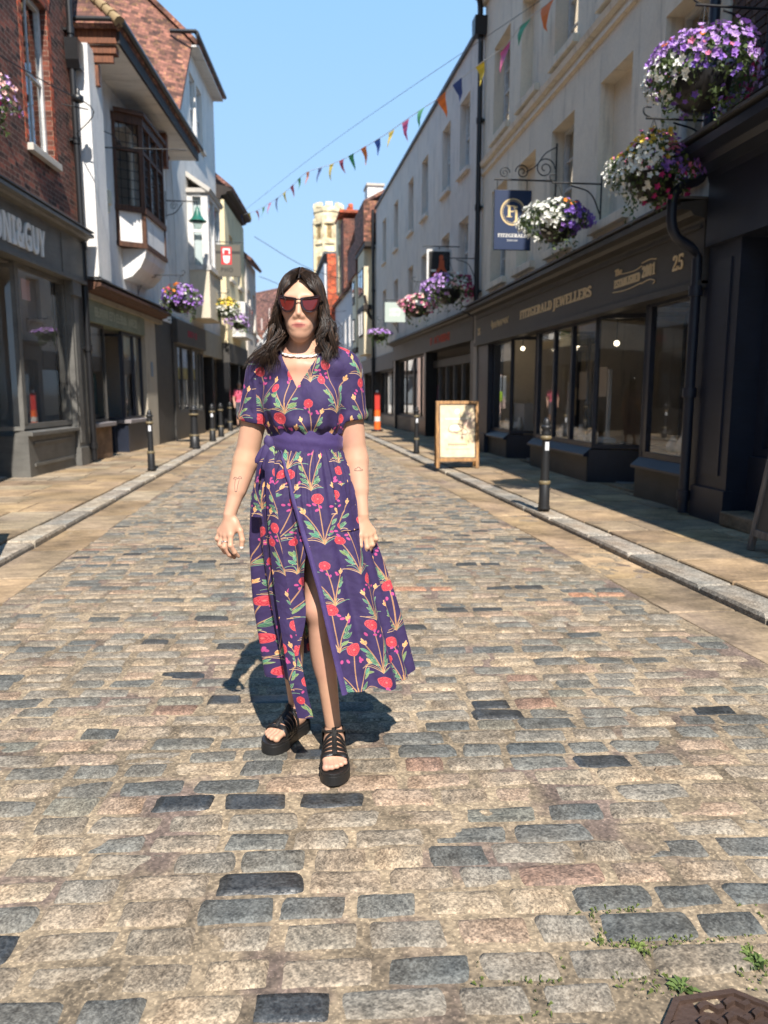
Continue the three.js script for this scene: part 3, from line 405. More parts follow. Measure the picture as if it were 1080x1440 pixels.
  P(b, 'sign_bracket', [rod([4.3, 5.6, 0.02], [4.3, 6.3, 0.02], 0.012), rod([4.3, 6.05, 0.02], [4.4, 6.05, 1.6], 0.012), tube([[4.3, 6.05, 0.4], [4.3, 6.25, 0.25], [4.3, 6.35, 0.05]], 0.008)], M.iron);
}
// ---------------------------------------------------------------- tall white house with tiled flank and square bay
{
  const b = leftBuilding('tall_white_house', 'tall white rendered house with red tiled flank and projecting square bay', 9.6), W = M.whiteRough;
  const outline = [[9.6, 3.4], [17.2, 3.4], [17.2, 11.5], [13.1, 11.5], [11.0, 9.0], [9.6, 7.6]];
  P(b, 'wall', poly(outline, -0.35, 0, [rect(13.1, 13.95, 9.1, 10.85).reverse(), rect(14.15, 15.0, 9.1, 10.85).reverse(), rect(12.2, 13.9, 5.0, 7.2).reverse()]), W);
  sash(b, 13.1, 13.95, 9.1, 10.85, -0.08, { nx: 1, back: M.blind }); sash(b, 14.15, 15.0, 9.1, 10.85, -0.08, { nx: 1, back: M.blind });
  P(b, 'tiled_flank', [...slabG([9.5, 7.4, 0.12], [11.0, 9.0, 0.12], [10.5, 9.6, -7], [9.0, 8.0, -7], 0.12).map(g => g), ...slabG([11.0, 9.0, 0.12], [13.2, 11.75, 0.12], [12.7, 16.5, -5.5], [10.5, 9.6, -7], 0.12)], M.tile);
  P(b, 'roof', [...slabG([13.0, 11.6, 0.35], [17.4, 11.6, 0.35], [17.4, 16.5, -4.5], [12.8, 16.5, -5.0], 0.12)], M.tile); P(b, 'gutter', [rod([12.6, 11.66, 0.36], [17.5, 11.66, 0.36], 0.07, 0.07, 10), rod([12.6, 11.7, -0.4], [12.6, 11.7, 0.36], 0.06, 0.06, 8)], M.black); P(b, 'soffit', bx(13, 17.3, 11.45, 11.5, -0.05, 0.33), W);
  P(b, 'end_wall', bx(17.0, 17.198, 0.1, 11.4, -6, -0.352), W); P(b, 'side_wall', bx(9.6, 17.2, 0.1, 8, -7, -6.8), W);
  const bay = part('bay_window', b.o), pw = M.paintWhite;
  P(b, 'bay_base', [bx(12.15, 14.1, 3.6, 5.0, -0.1, 0.58)], std([0.72, 0.64, 0.5], { map: T.plaster, roughness: 0.9 }), bay);
  P(b, 'bay_foot', poly([[0, 3.25], [0.6, 3.45], [0.62, 3.62], [0, 3.62]], 12.1, 14.15).rotateY(-Math.PI / 2).scale(-1, 1, 1).rotateY(Math.PI).scale(1, 1, -1), pw, bay).visible = true;
  P(b, 'frame', [bx(12.12, 12.3, 5.0, 7.2, 0.4, 0.6), bx(13.98, 14.14, 5.0, 7.2, 0.4, 0.6), bx(13.05, 13.2, 5.1, 7.1, 0.5, 0.598), bx(12.12, 14.14, 4.98, 5.12, -0.05, 0.64), bx(12.12, 14.14, 7.05, 7.22, -0.05, 0.62), bx(12.12, 12.26, 5.1, 7.1, 0, 0.16), bx(12.13, 12.2, 6.05, 6.12, 0.1, 0.45)], pw, bay);
  P(b, 'pane', bx(12.18, 12.185, 5.1, 7.1, 0.14, 0.42), M.glass, bay); P(b, 'pane', bx(12.3, 13.05, 5.1, 7.1, 0.54, 0.545), M.glass, bay); P(b, 'pane', bx(13.2, 13.98, 5.1, 7.1, 0.54, 0.545), M.glass, bay); P(b, 'blind', [bx(12.3, 12.31, 5.1, 7.1, 0.0, 0.45), bx(12.35, 14.0, 5.1, 7.1, 0.3, 0.31)], std([0.45, 0.53, 0.53]), bay);
  P(b, 'bay_roof', slabG([12.0, 7.25, 0.72], [14.25, 7.25, 0.72], [14.1, 7.75, -0.0], [12.1, 7.75, -0.0], 0.12).concat(bx(12.05, 14.2, 7.15, 7.27, 0, 0.68)), std([0.55, 0.52, 0.47], { map: T.plaster }), bay);
  // shop
  P(b, 'pier', bx(9.58, 10.0, 0.1, 3.4, -0.3, 0.02), M.charcoal); P(b, 'fascia', rbx(9.6, 13.6, 2.7, 3.35, -0.2, 0.14, 0.03), M.charcoal); tag(P(b, 'lettering', strokes(22, 8, 1.3, 0.18, 10.9, 2.95, 0.14), std([0.35, 0.05, 0.07])), null, null, null, 'stuff');
  shopGlass(b, 10.0, 11.9, 0.85, 2.7, -0.05, [10.9], M.charcoal); P(b, 'stall_riser', bx(10.0, 11.9, 0.1, 0.85, -0.3, 0), M.charcoal); shopGlass(b, 12.3, 13.6, 0.85, 2.7, -0.05, [13.0], M.paintGrey); P(b, 'stall_riser', bx(12.3, 13.6, 0.1, 0.85, -0.3, 0), M.charcoal); P(b, 'door', bx(11.9, 12.3, 0.1, 2.7, -0.3, -0.25), M.charcoal);
  roomBox(b, 9.8, 13.7, 0.12, 2.9, -3.5, -0.36, M.room); P(b, 'fascia', bx(13.6, 17.2, 2.6, 3.4, -0.3, 0.05), std([0.42, 0.38, 0.3], { map: T.plaster })); roomBox(b, 13.75, 17.2, 0.12, 2.6, -4, -0.32, M.room); for (const q of [bx(13.6, 13.75, 0.1, 2.6, -0.9, 0), bx(15.4, 15.6, 0.1, 2.6, -0.9, 0)]) P(b, 'pier', q, M.black);
  P(b, 'cable', tube([[9.9, 8.2, 0.03], [10.2, 6.5, 0.03], [10.3, 3.8, 0.03]], 0.012, 5), M.white);
}
// ---------------------------------------------------------------- cream house and others closing the left side
{
  const b = leftBuilding('cream_house', 'narrow cream rendered house with dark roof cornice past the square bay', 17.3);
  wallWith(b, 'wall', 17.3, 22.2, 3.2, 8.2, [[18.2, 19.1, 5.6, 7.2], [20.3, 21.2, 5.6, 7.2]], M.yellow, -0.3, 0.25); sash(b, 18.2, 19.1, 5.6, 7.2, 0.17, { sz: 0.25 }); sash(b, 20.3, 21.2, 5.6, 7.2, 0.17, { sz: 0.25 });
  cornice(b, 17.2, 22.3, 8.2, 0.55, 0.4, M.timberDark); P(b, 'roof', slabG([17.2, 8.6, 0.6], [22.3, 8.6, 0.6], [22.3, 11, -2.4], [17.2, 11, -2.4], 0.12), M.tileDark); P(b, 'side_wall', bx(17.31, 22.2, 0.1, 8.5, -6, -5.7), M.yellow); P(b, 'end_wall', bx(17.3, 17.5, 3.2, 8.3, -5.7, -0.302), M.yellow); P(b, 'end_wall', bx(22, 22.19, 0.1, 8.3, -5.7, -0.302), M.yellow);
  P(b, 'fascia', bx(17.3, 22.2, 2.5, 3.2, -0.2, 0.3), M.charcoal); farShop(b, 17.62, 21.88, 2.5, -0.1); for (const q of [17.3, 19.8, 21.9]) P(b, 'pier', bx(q, q + 0.3, 0.1, 2.5, -0.2, 0.25), M.black);
  P(b, 'oriel_panel', [bx(18.4, 20.6, 3.5, 4.8, 0.25, 0.75)], M.paintWhite); for (const x of [18.5, 19.25, 20.0]) P(b, 'pane', bx(x, x + 0.6, 3.75, 4.7, 0.755, 0.765), M.paneGrey);
}
{
  const b = leftBuilding('grey_terrace_house', 'pale grey terraced house far down the narrowing street', 22.3);
  wallWith(b, 'wall', 22.3, 25.5, 2.9, 7.0, [[22.7, 23.5, 4.2, 5.8], [24.3, 25.1, 4.2, 5.8]], M.greyRender, -0.3, 0.3); for (const x of [22.7, 24.3]) sash(b, x, x + 0.8, 4.2, 5.8, 0.22, { sz: 0.3 });
  P(b, 'roof', slabG([22.2, 7.0, 0.6], [25.6, 7.0, 0.6], [25.6, 9.4, -2.4], [22.2, 9.4, -2.4], 0.12), M.tileDark); farShop(b, 22.3, 25.5, 2.3, 0.1); P(b, 'fascia', bx(22.3, 25.5, 2.3, 2.9, -0.2, 0.35), M.charcoal); P(b, 'side_wall', bx(22.3, 25.5, 0.1, 6.9, -6, -5.7), M.greyRender); P(b, 'end_wall', bx(22.31, 22.5, 2.9, 6.9, -5.7, -0.302), M.greyRender);
}
function gabled(name, label, pos, turn, w, d, h, rise, wallM, roofM, extra) { // gable towards local +z
  const o = thing(name, label, 'building', pos, turn), b = { o, dx: 0 };
  P(b, 'gable_wall', poly([[-w / 2, 0], [w / 2, 0], [w / 2, h], [0, h + rise], [-w / 2, h]], -0.3, 0), wallM); P(b, 'side_wall', bx(-w / 2, -w / 2 + 0.3, 0, h, -d, -0.302), wallM); P(b, 'side_wall', bx(w / 2 - 0.3, w / 2, 0, h, -d, -0.302), wallM); P(b, 'rear_wall', bx(-w / 2 + 0.3, w / 2 - 0.3, 0, h, -d, -d + 0.3), wallM);
  const e = 0.35; P(b, 'roof', [...slabG([-w / 2 - e, h - e * rise / (w / 2), -d], [-w / 2 - e, h - e * rise / (w / 2), 0.4], [0, h + rise + 0.05, 0.4], [0, h + rise + 0.05, -d], 0.12), ...slabG([w / 2 + e, h - e * rise / (w / 2), 0.4], [w / 2 + e, h - e * rise / (w / 2), -d], [0, h + rise + 0.055, -d], [0, h + rise + 0.055, 0.4], 0.12)], roofM);
  const bb = (s) => poly([[s * (w / 2 + e), h - e * rise / (w / 2) - 0.1], [0, h + rise - 0.1], [0, h + rise - 0.42], [s * (w / 2 + e), h - e * rise / (w / 2) - 0.42]].slice()[s > 0 ? 'reverse' : 'slice'](), 0.28, 0.36); P(b, 'bargeboard', bb(-1), M.paintWhite); P(b, 'bargeboard', bb(1), M.paintWhite);
  extra?.(b); return o;
}
gabled('timbered_gable_house', 'white timbered gable house with brown tiled roof closing the street end', [0.2, 0, -57], 0.55, 7, 8, 4.6, 4.4, M.white, M.tileDark, b => {
  const t = []; for (let x = -3.2; x <= 3.2; x += 0.64) t.push(bx(x - 0.06, x + 0.06, 3.0, 5.5 + Math.max(0, 4 * (1 - Math.abs(x) / 3.5)), 0, 0.03)); P(b, 'timber_stud', t, std([0.5, 0.42, 0.38])); P(b, 'bressumer', bx(-3.5, 3.5, 2.8, 3.05, 0, 0.15), M.timberDark); for (const q of [-3.2, -1.0, 1.2]) { const w = part('shop_window', b.o); P(b, 'frame', bx(q, q + 2, 0.6, 2.6, 0.001, 0.02), M.charcoal, w); P(b, 'pane', bx(q + 0.1, q + 1.9, 0.7, 2.5, 0.022, 0.03), M.paneGrey, w); }
  for (const x of [-1.9, 1.1]) { const w = part('window', b.o); P(b, 'frame', bx(x - 0.06, x + 0.96, 3.7, 5.1, 0.03, 0.07), M.paintWhite, w); P(b, 'pane', bx(x, x + 0.9, 3.78, 5.02, 0.072, 0.078), M.paneGrey, w); }
});
gabled('brick_end_house', 'red brick house with pale pink front at the street end', [-4.6, 0, -52], 0.35, 5, 7, 5.4, 2.6, std([0.62, 0.45, 0.38], { map: T.plaster }), M.tile, b => { for (const x of [-1.6, 0.4]) for (const y of [1.2, 3.6]) { const w = part('window', b.o); P(b, 'frame', bx(x - 0.06, x + 1.06, y - 0.06, y + 1.36, 0, 0.04), M.paintWhite, w); P(b, 'pane', bx(x, x + 1, y, y + 1.3, 0.042, 0.05), M.paneGrey, w); } });
console.log('left');

// letter-like strokes for writing that the photograph leaves unreadable
function strokes(seed, n, w, h, x, y, z) { const R = rng(seed), g = [], cw = w / n; for (let i = 0; i < n; i++) { if (R() < 0.1) continue; const a = x + i * cw, ww = cw * 0.72; g.push(bx(a, a + ww * 0.24, y, y + h, z, z + 0.008)); if (R() < 0.6) g.push(bx(a + ww * 0.24, a + ww, y + h * 0.84, y + h, z, z + 0.008)); if (R() < 0.5) g.push(bx(a + ww * 0.24, a + ww, y, y + h * 0.16, z, z + 0.008)); if (R() < 0.5) g.push(bx(a + ww * 0.24, a + ww * 0.8, y + h * 0.44, y + h * 0.58, z, z + 0.008)); if (R() < 0.55) g.push(bx(a + ww * 0.76, a + ww, y + h * 0.16, y + h * 0.84, z, z + 0.008)); } return g; }
// ---------------------------------------------------------------- right side: jewellers
{
  const b = rightBuilding('jewellers_building', 'cream rendered three storey building above the navy jewellers shop front', -17), W = M.cream, N = M.navy;
  const first = [[-16.2, -15.05, 1], [-14.32, -13.3, 0], [-12.5, -11.5, 1], [-10.55, -9.55, 0], [-8.72, -7.72, 1]], holes = [];
  for (const [x0, x1] of first) holes.push([x0, x1, 3.6, 5.42], [x0, x1, 6.42, 8.15]);
  wallWith(b, 'wall', -17, -7.42, 3.0, 9.7, holes, W, -0.4, 0);
  P(b, 'side_wall', bx(-17, -7.42, 0.1, 9.5, -6.5, -6.2), W); P(b, 'end_wall', bx(-17, -16.7, 0.1, 9.5, -6.2, -0.402), W); P(b, 'end_wall', bx(-7.72, -7.43, 3.3, 9.5, -6.2, -0.402), W);
  for (const [x0, x1, open] of first) for (const [y0, y1] of [[3.6, 5.42], [6.42, 8.15]]) {
    const up = y0 > 5, isOpen = up ? (x0 < -15 || (x0 > -13 && x0 < -11) || x0 > -9) : open;
    if (isOpen) sash(b, x0 + 0.02, x1 - 0.02, y0, y1, -0.2, { nx: 2, ny: up ? 2 : 2, back: M.room, sillMat: W, sill: 0.12, sz: 0.0 });
    else { P(b, 'blind_window', bx(x0, x1, y0, y1, -0.32, -0.2), W); P(b, 'sill', rbx(x0 - 0.09, x1 + 0.09, y0 - 0.12, y0 + 0.004, -0.21, 0.09, 0.012), W); }
  }
  P(b, 'string_course', [prof([[-0.01, 5.93], [0.045, 5.95], [0.05, 6.0], [0.0, 6.02], [-0.01, 6.02]], -17, -7.42)], W); P(b, 'string_course', [prof([[-0.01, 6.1], [0.07, 6.12], [0.09, 6.2], [0.02, 6.25], [-0.01, 6.25]], -17, -7.42)], W);
  cornice(b, -17.05, -7.42, 9.3, 0.35, 0.3, W);
  // shop front
  P(b, 'fascia', [bx(-17, -7.45, 2.42, 3.02, -0.35, 0.10)], M.charcoal); cornice(b, -17, -7.45, 2.98, 0.36, 0.2, M.charcoal); P(b, 'lead_flashing', bx(-17, -7.45, 3.215, 3.24, -0.0, 0.37), M.lead); P(b, 'fascia_moulding', [bx(-17, -7.45, 2.38, 2.45, -0.05, 0.14), bx(-16.95, -7.5, 2.955, 2.985, 0.1, 0.125)], M.charcoal);
  P(b, 'lettering', lettering('FITZGERALD JEWELLERS', serif, 3.3, 0.19, -13.62, 2.60, 0.10), M.gold);
  P(b, 'lettering', lettering('ESTABLISHED', serif, 0.72, 0.10, -9.56, 2.64, 0.10), M.gold); P(b, 'lettering', lettering('The', serif, 0.2, 0.08, -9.55, 2.79, 0.10), M.gold); P(b, 'lettering', lettering('2001', serif, 0.32, 0.13, -8.78, 2.66, 0.10), M.gold);
  for (const q of [tube([[-9.6, 2.6, 0.105], [-9.2, 2.585, 0.105], [-8.8, 2.61, 0.105]], 0.006, 5), tube([[-9.35, 2.79, 0.105], [-9.0, 2.775, 0.105], [-8.8, 2.8, 0.105]], 0.006, 5), tube([[-8.8, 2.6, 0.105], [-8.6, 2.62, 0.105], [-8.45, 2.59, 0.105], [-8.5, 2.56, 0.105]], 0.006, 5), tube([[-8.8, 2.83, 0.105], [-8.6, 2.84, 0.105], [-8.44, 2.82, 0.105]], 0.006, 5)]) P(b, 'flourish', q, M.gold);
  P(b, 'lettering', lettering('25', serif, 0.22, 0.16, -8.05, 2.62, 0.10), M.gold); P(b, 'lettering', lettering('25', serif, 0.2, 0.15, -16.75, 2.60, 0.10), M.gold);
  { const R = rng(3), pts = []; for (let i = 0; i < 40; i++) { const t = i / 39; pts.push([-15.62 + t * 1.25, 2.7 + Math.sin(i * 1.5) * 0.06 + (i % 13 === 2 ? 0.09 : 0) + t * 0.02, 0.106]); } P(b, 'script_lettering', tube(pts, 0.009, 5, 160), M.gold); }
  P(b, 'pilaster', [bx(-17, -16.1, 0.1, 2.42, -0.3, 0.04), bx(-17, -16.1, 0.1, 0.5, 0.04, 0.09)], N); P(b, 'pilaster', [bx(-7.56, -7.42, 0.1, 2.42, -0.3, 0.05)], N);
  const bay = (x0, x1, mull) => { P(b, 'stall_riser', [bx(x0, x1, 0.1, 0.46, -0.5, 0.0)], M.charcoal); P(b, 'window_ledge', prof([[-0.35, 0.46], [0.06, 0.46], [0.06, 0.49], [-0.05, 0.58], [-0.35, 0.58]], x0, x1), N); shopGlass(b, x0, x1, 0.58, 2.42, -0.07, mull, N, 0.07); };
  bay(-16.1, -14.7, []); bay(-13.15, -10.5, [-12.25, -11.45]); bay(-8.95, -7.56, []);
  for (const [x, dx] of [[-14.7, 0.62], [-10.5, 0.55]]) { cantWindow(b, x, -0.06, x + dx, -1.1, 0.58, 2.42, N); const g = poly([[x - 0.1, 0.02], [x + 0.0, 0.02], [x + dx, 1.1], [x + dx - 0.1, 1.1]], 0, 0.46).rotateX(-Math.PI / 2).translate(0, 0.1, 0); P(b, 'stall_riser', g, N); }
  for (const [x, dx] of [[-13.15, -0.2], [-8.95, -0.15]]) { cantWindow(b, x + dx, -1.1, x, -0.06, 0.58, 2.42, N); P(b, 'stall_riser', bx(x - 0.1, x - 0.02, 0.1, 0.56, -1.1, -0.2), N); }
  for (const x of [-14.05, -9.92]) { const d = part('door', b.o); P(b, 'leaf', [bx(x, x + 0.09, 0.14, 2.2, -1.18, -1.13), bx(x + 0.75, x + 0.84, 0.14, 2.2, -1.18, -1.13), bx(x + 0.09, x + 0.75, 0.14, 0.4, -1.18, -1.13), bx(x + 0.09, x + 0.75, 2.1, 2.2, -1.18, -1.13)], N, d); P(b, 'pane', bx(x + 0.09, x + 0.75, 0.4, 2.1, -1.16, -1.155), M.glass, d); P(b, 'handle', rod([x + 0.14, 0.95, -1.08], [x + 0.14, 1.45, -1.08], 0.018), M.gold, d); P(b, 'door_step', bx(x - 0.05, x + 0.9, 0.1, 0.135, -1.2, -0.1), slabMats[3]); P(b, 'transom', bx(x - 0.02, x + 0.86, 2.22, 2.42, -1.2, -1.1), N); }
  roomBox(b, -16.9, -7.5, 0.12, 2.95, -6.1, -0.36, std([0.26, 0.25, 0.25], { roughness: 0.9 }));
  P(b, 'display_cloth', [bx(-15.9, -15.2, 0.62, 1.15, -0.8, -0.5)], std([0.45, 0.42, 0.38])); P(b, 'display_stand', [rbx(-14.75, -14.35, 0.6, 1.35, -1.9, -1.4, 0.04)], std([0.36, 0.34, 0.32])); P(b, 'display_shelf', [bx(-13.0, -10.6, 0.6, 0.64, -0.7, -0.2), bx(-8.85, -7.6, 0.6, 0.64, -0.7, -0.2)], std([0.12, 0.1, 0.08]));
  P(b, 'display_panel', [bx(-12.9, -12.86, 0.64, 1.55, -0.6, -0.55), bx(-11.2, -11.16, 0.64, 1.7, -0.6, -0.55), bx(-8.25, -8.2, 0.64, 1.9, -0.5, -0.45)], std([0.6, 0.58, 0.52])); P(b, 'table', [bx(-8.7, -7.8, 0.82, 0.86, -1.4, -0.8), bx(-8.7, -8.65, 0.12, 0.82, -1.4, -1.35), bx(-7.85, -7.8, 0.12, 0.82, -1.4, -1.35), bx(-8.7, -8.65, 0.12, 0.82, -0.85, -0.8), bx(-7.85, -7.8, 0.12, 0.82, -0.85, -0.8)], M.timber);
  { const velvet = std([0.55, 0.50, 0.43], { roughness: 0.9 }), R = rng(88), bust = lathe([[0.0, 0.2], [0.03, 0.2], [0.035, 0.16], [0.075, 0.1], [0.08, 0.05], [0.05, 0.0], [0, 0]], 12), card = std([0.8, 0.78, 0.72]);
    for (let x = -12.95; x < -10.65; x += 0.27) { if (R() < 0.6) P(b, 'display_bust', bust.clone().scale(1, 0.8 + R() * 0.7, 1).translate(x, 0.64, -0.42), velvet); else P(b, 'ring_tray', rbx(x - 0.1, x + 0.1, 0.64, 0.7, -0.5, -0.3, 0.01), R() < 0.5 ? velvet : std([0.06, 0.08, 0.16])); if (R() < 0.5) P(b, 'price_card', bx(x + 0.03, x + 0.11, 0.645, 0.70, -0.25, -0.245), card); }
    for (let x = -8.8; x < -7.65; x += 0.25) P(b, R() < 0.6 ? 'display_bust' : 'jewel_box', bust.clone().scale(1, 0.8 + R() * 0.8, 1).translate(x, 0.64, -0.4), velvet); for (let x = -15.95; x < -14.8; x += 0.24) P(b, 'display_bust', bust.clone().scale(1, 0.8 + R() * 0.8, 1).translate(x, 0.6, -0.35), velvet);
    for (const [x, y] of [[-12.7, 1.25], [-11.85, 1.3], [-8.3, 1.35]]) P(b, 'poster', bx(x - 0.16, x + 0.16, y, y + 0.46, -0.75, -0.74), std([0.5, 0.44, 0.36])); }
  // pipes
  pipe(b, -16.98, 0.1, 3.3, 9.0, 0.055); P(b, 'hopper', poly([[-17.14, 9.05], [-17.1, 8.7], [-16.86, 8.7], [-16.82, 9.05]], 0.0, 0.26), M.black); P(b, 'swan_neck', tube([[-16.98, 9.0, 0.12], [-16.95, 9.35, 0.14], [-16.8, 9.6, 0.3], [-16.75, 9.8, 0.38]], 0.06, 8), M.black);
  P(b, 'downpipe', [tube([[-7.5, 7.4, 0.1], [-7.5, 4.5, 0.1], [-7.5, 3.55, 0.1], [-7.5, 3.42, 0.14], [-7.5, 3.32, 0.36], [-7.5, 3.22, 0.42], [-7.5, 3.0, 0.42], [-7.5, 2.86, 0.36], [-7.5, 2.74, 0.17], [-7.5, 2.6, 0.13], [-7.5, 1.5, 0.13], [-7.5, 0.12, 0.13]], 0.05, 10, 90), ...[0.25, 1.3, 2.3, 4.2].map(y => rod([-7.5, y, y < 3 ? 0.13 : 0.1], [-7.5, y + 0.1, y < 3 ? 0.13 : 0.1], 0.068, 0.068, 10))], M.navy);
}
let lampN = 0;
for (const [x, y, z] of [[4.8, 2.24, -15.9], [5.3, 2.15, -14.09], [5.3, 2.12, -12.33]]) {
  const l = thing('pendant_lamp', (n => n)(['small lit globe lamp behind the canted window of the jewellers', 'small lit globe lamp behind the narrow panes of the jewellers', 'small lit globe lamp by the jewellers doorway'][lampN++]), 'lamp', [x, y, z], 0, 'globe lamps in the jewellers');
  obj('globe', new THREE.SphereGeometry(0.045, 16, 12), std([1, 1, 1], { emissive: new THREE.Color(1, 0.86, 0.62), emissiveIntensity: 1.6 }), l); obj('cord', rod([0, 0.05, 0], [0, 2.98 - y, 0], 0.006), M.black, l);
  const p = new THREE.PointLight(new THREE.Color(1, 0.82, 0.58), 0.06, 0, 2); p.castShadow = true; l.add(p);
}
// ---------------------------------------------------------------- brick building with dark shop front beside the jewellers
{
  const b = rightBuilding('dark_shop_building', 'brown brick building over a black shop front next to the jewellers', -7.4), N = M.navy;
  wallWith(b, 'wall', -7.4, -2, 3.5, 10.2, [[-4.6, -3.5, 5, 6.8]], M.brick, -0.4, -0.02); sash(b, -4.6, -3.5, 5, 6.8, -0.15); P(b, 'side_wall', bx(-7.4, -2, 0.1, 10, -6.5, -6.2), M.brick); P(b, 'end_wall', bx(-7.4, -7.1, 3.6, 10, -6.2, -0.402), M.brick); P(b, 'end_wall', bx(-2.3, -2, 0.1, 10, -6.2, -0.402), M.brick); P(b, 'roof', bx(-7.38, -2, 10.0, 10.15, -6.2, -0.41), M.lead);
  const R = rng(19), bm = [[0.13, 0.075, 0.055], [0.19, 0.105, 0.07], [0.10, 0.062, 0.05], [0.23, 0.15, 0.10], [0.15, 0.10, 0.08]].map(c => std(c, { map: T.paint, bumpMap: T.plasterB, bumpScale: 0.003, roughness: 0.9 })), st = rbx(-0.107, 0.107, -0.0325, 0.0325, -0.02, 0.016, 0.006, 1), hd = rbx(-0.051, 0.051, -0.0325, 0.0325, -0.02, 0.016, 0.006, 1);
  P(b, 'mortar_face', bx(-7.38, -5.6, 3.9, 6.6, -0.02, -0.016), std([0.34, 0.29, 0.23], { map: T.mortar }));
  for (let j = 0; j < 35; j++) { let x = -7.36 + (j % 2) * -0.055; const y = 3.95 + j * 0.075; for (let k = 0; k < 10 && x < -5.85; k++) { const h = (k % 2) ^ (j % 2) ^ 0, w = h ? 0.102 : 0.214; if (x > -7.39) { const m = obj('brick', h ? hd : st, bm[Math.floor(R() * 5)], b.o); m.position.set(x + w / 2 + b.dx, y, -0.012 + R() * 0.004); } x += w + 0.011; } }
  cornice(b, -7.4, -2, 3.35, 0.45, 0.26, N); P(b, 'lead_flashing', bx(-7.4, -2, 3.66, 3.69, 0, 0.46), M.lead); P(b, 'fascia', bx(-7.38, -2, 2.75, 3.37, -0.35, 0.12), N);
  P(b, 'pilaster', [bx(-7.4, -6.85, 0.1, 2.75, -0.3, 0.06), bx(-7.42, -6.82, 0.1, 0.42, 0.0, 0.1), bx(-7.28, -6.98, 0.55, 2.6, 0.06, 0.075)], N); 
  shopGlass(b, -6.85, -3.0, 0.75, 2.75, -0.2, [-5.5, -4.2], N, 0.08); P(b, 'stall_riser', [bx(-6.85, -3, 0.1, 0.75, -0.35, -0.15)], N); P(b, 'shop_step', rbx(-6.8, -5.6, 0.1, 0.24, -0.15, 0.14, 0.02), slabMats[5]); P(b, 'shop_front', bx(-3, -2, 0.1, 2.75, -0.35, -0.1), N); roomBox(b, -6.9, -3, 0.12, 2.7, -3, -0.36, M.room);
}
// ---------------------------------------------------------------- long grey block
{
  const b = rightBuilding('grey_block', 'long grey rendered three storey block with a plain parapet beyond the jewellers', -17.02, 0.03), W = M.greyRender;
  const xs = [-19.1, -21.0, -23.75, -26, -28.9, -31.7], holes = []; for (const x of xs) holes.push([x, x + 0.92, 6.5, 8.1], [x, x + 0.92, 4.0, 5.42]);
  wallWith(b, 'wall', -33.6, -17.02, 3.1, 9.0, holes, W, -0.4, 0); P(b, 'side_wall', bx(-33.6, -17.02, 0.1, 8.9, -6.5, -6.2), W); P(b, 'end_wall', bx(-33.6, -33.3, 0.1, 8.9, -6.2, -0.402), W); P(b, 'coping', [bx(-33.65, -17.0, 9.0, 9.09, -0.45, 0.06)], M.lead); P(b, 'roof', bx(-33.6, -17.02, 8.6, 8.7, -6.2, -0.402), M.lead);
  xs.forEach((x, i) => { for (const [y0, y1] of [[6.5, 8.1], [4.0, 5.42]]) { if (i < 3) sash(b, x + 0.01, x + 0.91, y0, y1, -0.14, { nx: 2, back: i < 2 ? M.blind : M.room, sillMat: W }); else { P(b, 'blind_window', bx(x, x + 0.92, y0, y1, -0.3, -0.16), std([0.5, 0.45, 0.42], { map: T.plaster })); P(b, 'sill', rbx(x - 0.06, x + 0.98, y0 - 0.1, y0 + 0.004, -0.17, 0.08, 0.01), W); } } });
  cornice(b, -28.6, -17.3, 3.0, 0.3, 0.18, M.charcoal); P(b, 'fascia', bx(-28.6, -17.3, 2.55, 3.02, -0.3, 0.08), M.charcoal); P(b, 'lettering', strokes(12, 9, 2.4, 0.2, -21.9, 2.7, 0.08), std([0.5, 0.06, 0.03])); P(b, 'pier', [bx(-17.3, -17.02, 0.1, 3.1, -0.3, 0.06)], std([0.4, 0.37, 0.33], { map: T.plaster }));
  P(b, 'pilaster', [bx(-17.6, -17.3, 0.1, 2.55, -0.3, 0.05)], M.black); P(b, 'pilaster', [bx(-23.0, -22.7, 0.1, 2.55, -0.3, 0.05)], M.black); P(b, 'pilaster', [bx(-28.6, -28.3, 0.1, 2.55, -0.3, 0.05)], M.black);
  for (const x of [-18.5, -19.4, -20.3, -21.2, -22.1]) P(b, 'door_stile', bx(x - 0.05, x + 0.05, 0.12, 2.1, -0.3, -0.22), M.lead); P(b, 'transom', bx(-22.7, -17.6, 2.1, 2.3, -0.3, -0.18), M.charcoal); shopGlass(b, -25.4, -23, 0.6, 2.55, -0.1, [-24.2], M.black); P(b, 'stall_riser', bx(-25.4, -23, 0.1, 0.6, -0.3, -0.02), M.black); shopGlass(b, -28.3, -25.4, 0.6, 2.55, -0.1, [-26.8], M.charcoal); P(b, 'stall_riser', bx(-28.3, -25.4, 0.1, 0.6, -0.3, -0.02), M.charcoal); roomBox(b, -28.4, -17.4, 0.12, 2.7, -3.5, -0.36, M.room); for (const q of [-24.9, -23.9]) P(b, 'display', rbx(q, q + 0.4, 0.6, 1.6, -0.6, -0.4, 0.05), std([0.55, 0.28, 0.42]));
  P(b, 'fascia', bx(-33.6, -28.7, 2.3, 2.9, -0.3, 0.06), M.charcoal); shopGlass(b, -33.4, -28.7, 0.5, 2.3, -0.15, [-31.9, -30.3], M.charcoal); P(b, 'stall_riser', bx(-33.4, -28.7, 0.1, 0.5, -0.3, -0.1), M.black); roomBox(b, -33.4, -28.65, 0.12, 2.6, -3.5, -0.36, M.room); P(b, 'upper_panel', bx(-33.6, -17.02, 2.9, 3.1, -0.3, -0.001), W);
  P(b, 'cctv_camera', [rbx(-20.2, -20.05, 4.95, 5.05, 0.1, 0.35, 0.02)], M.paintWhite);
}
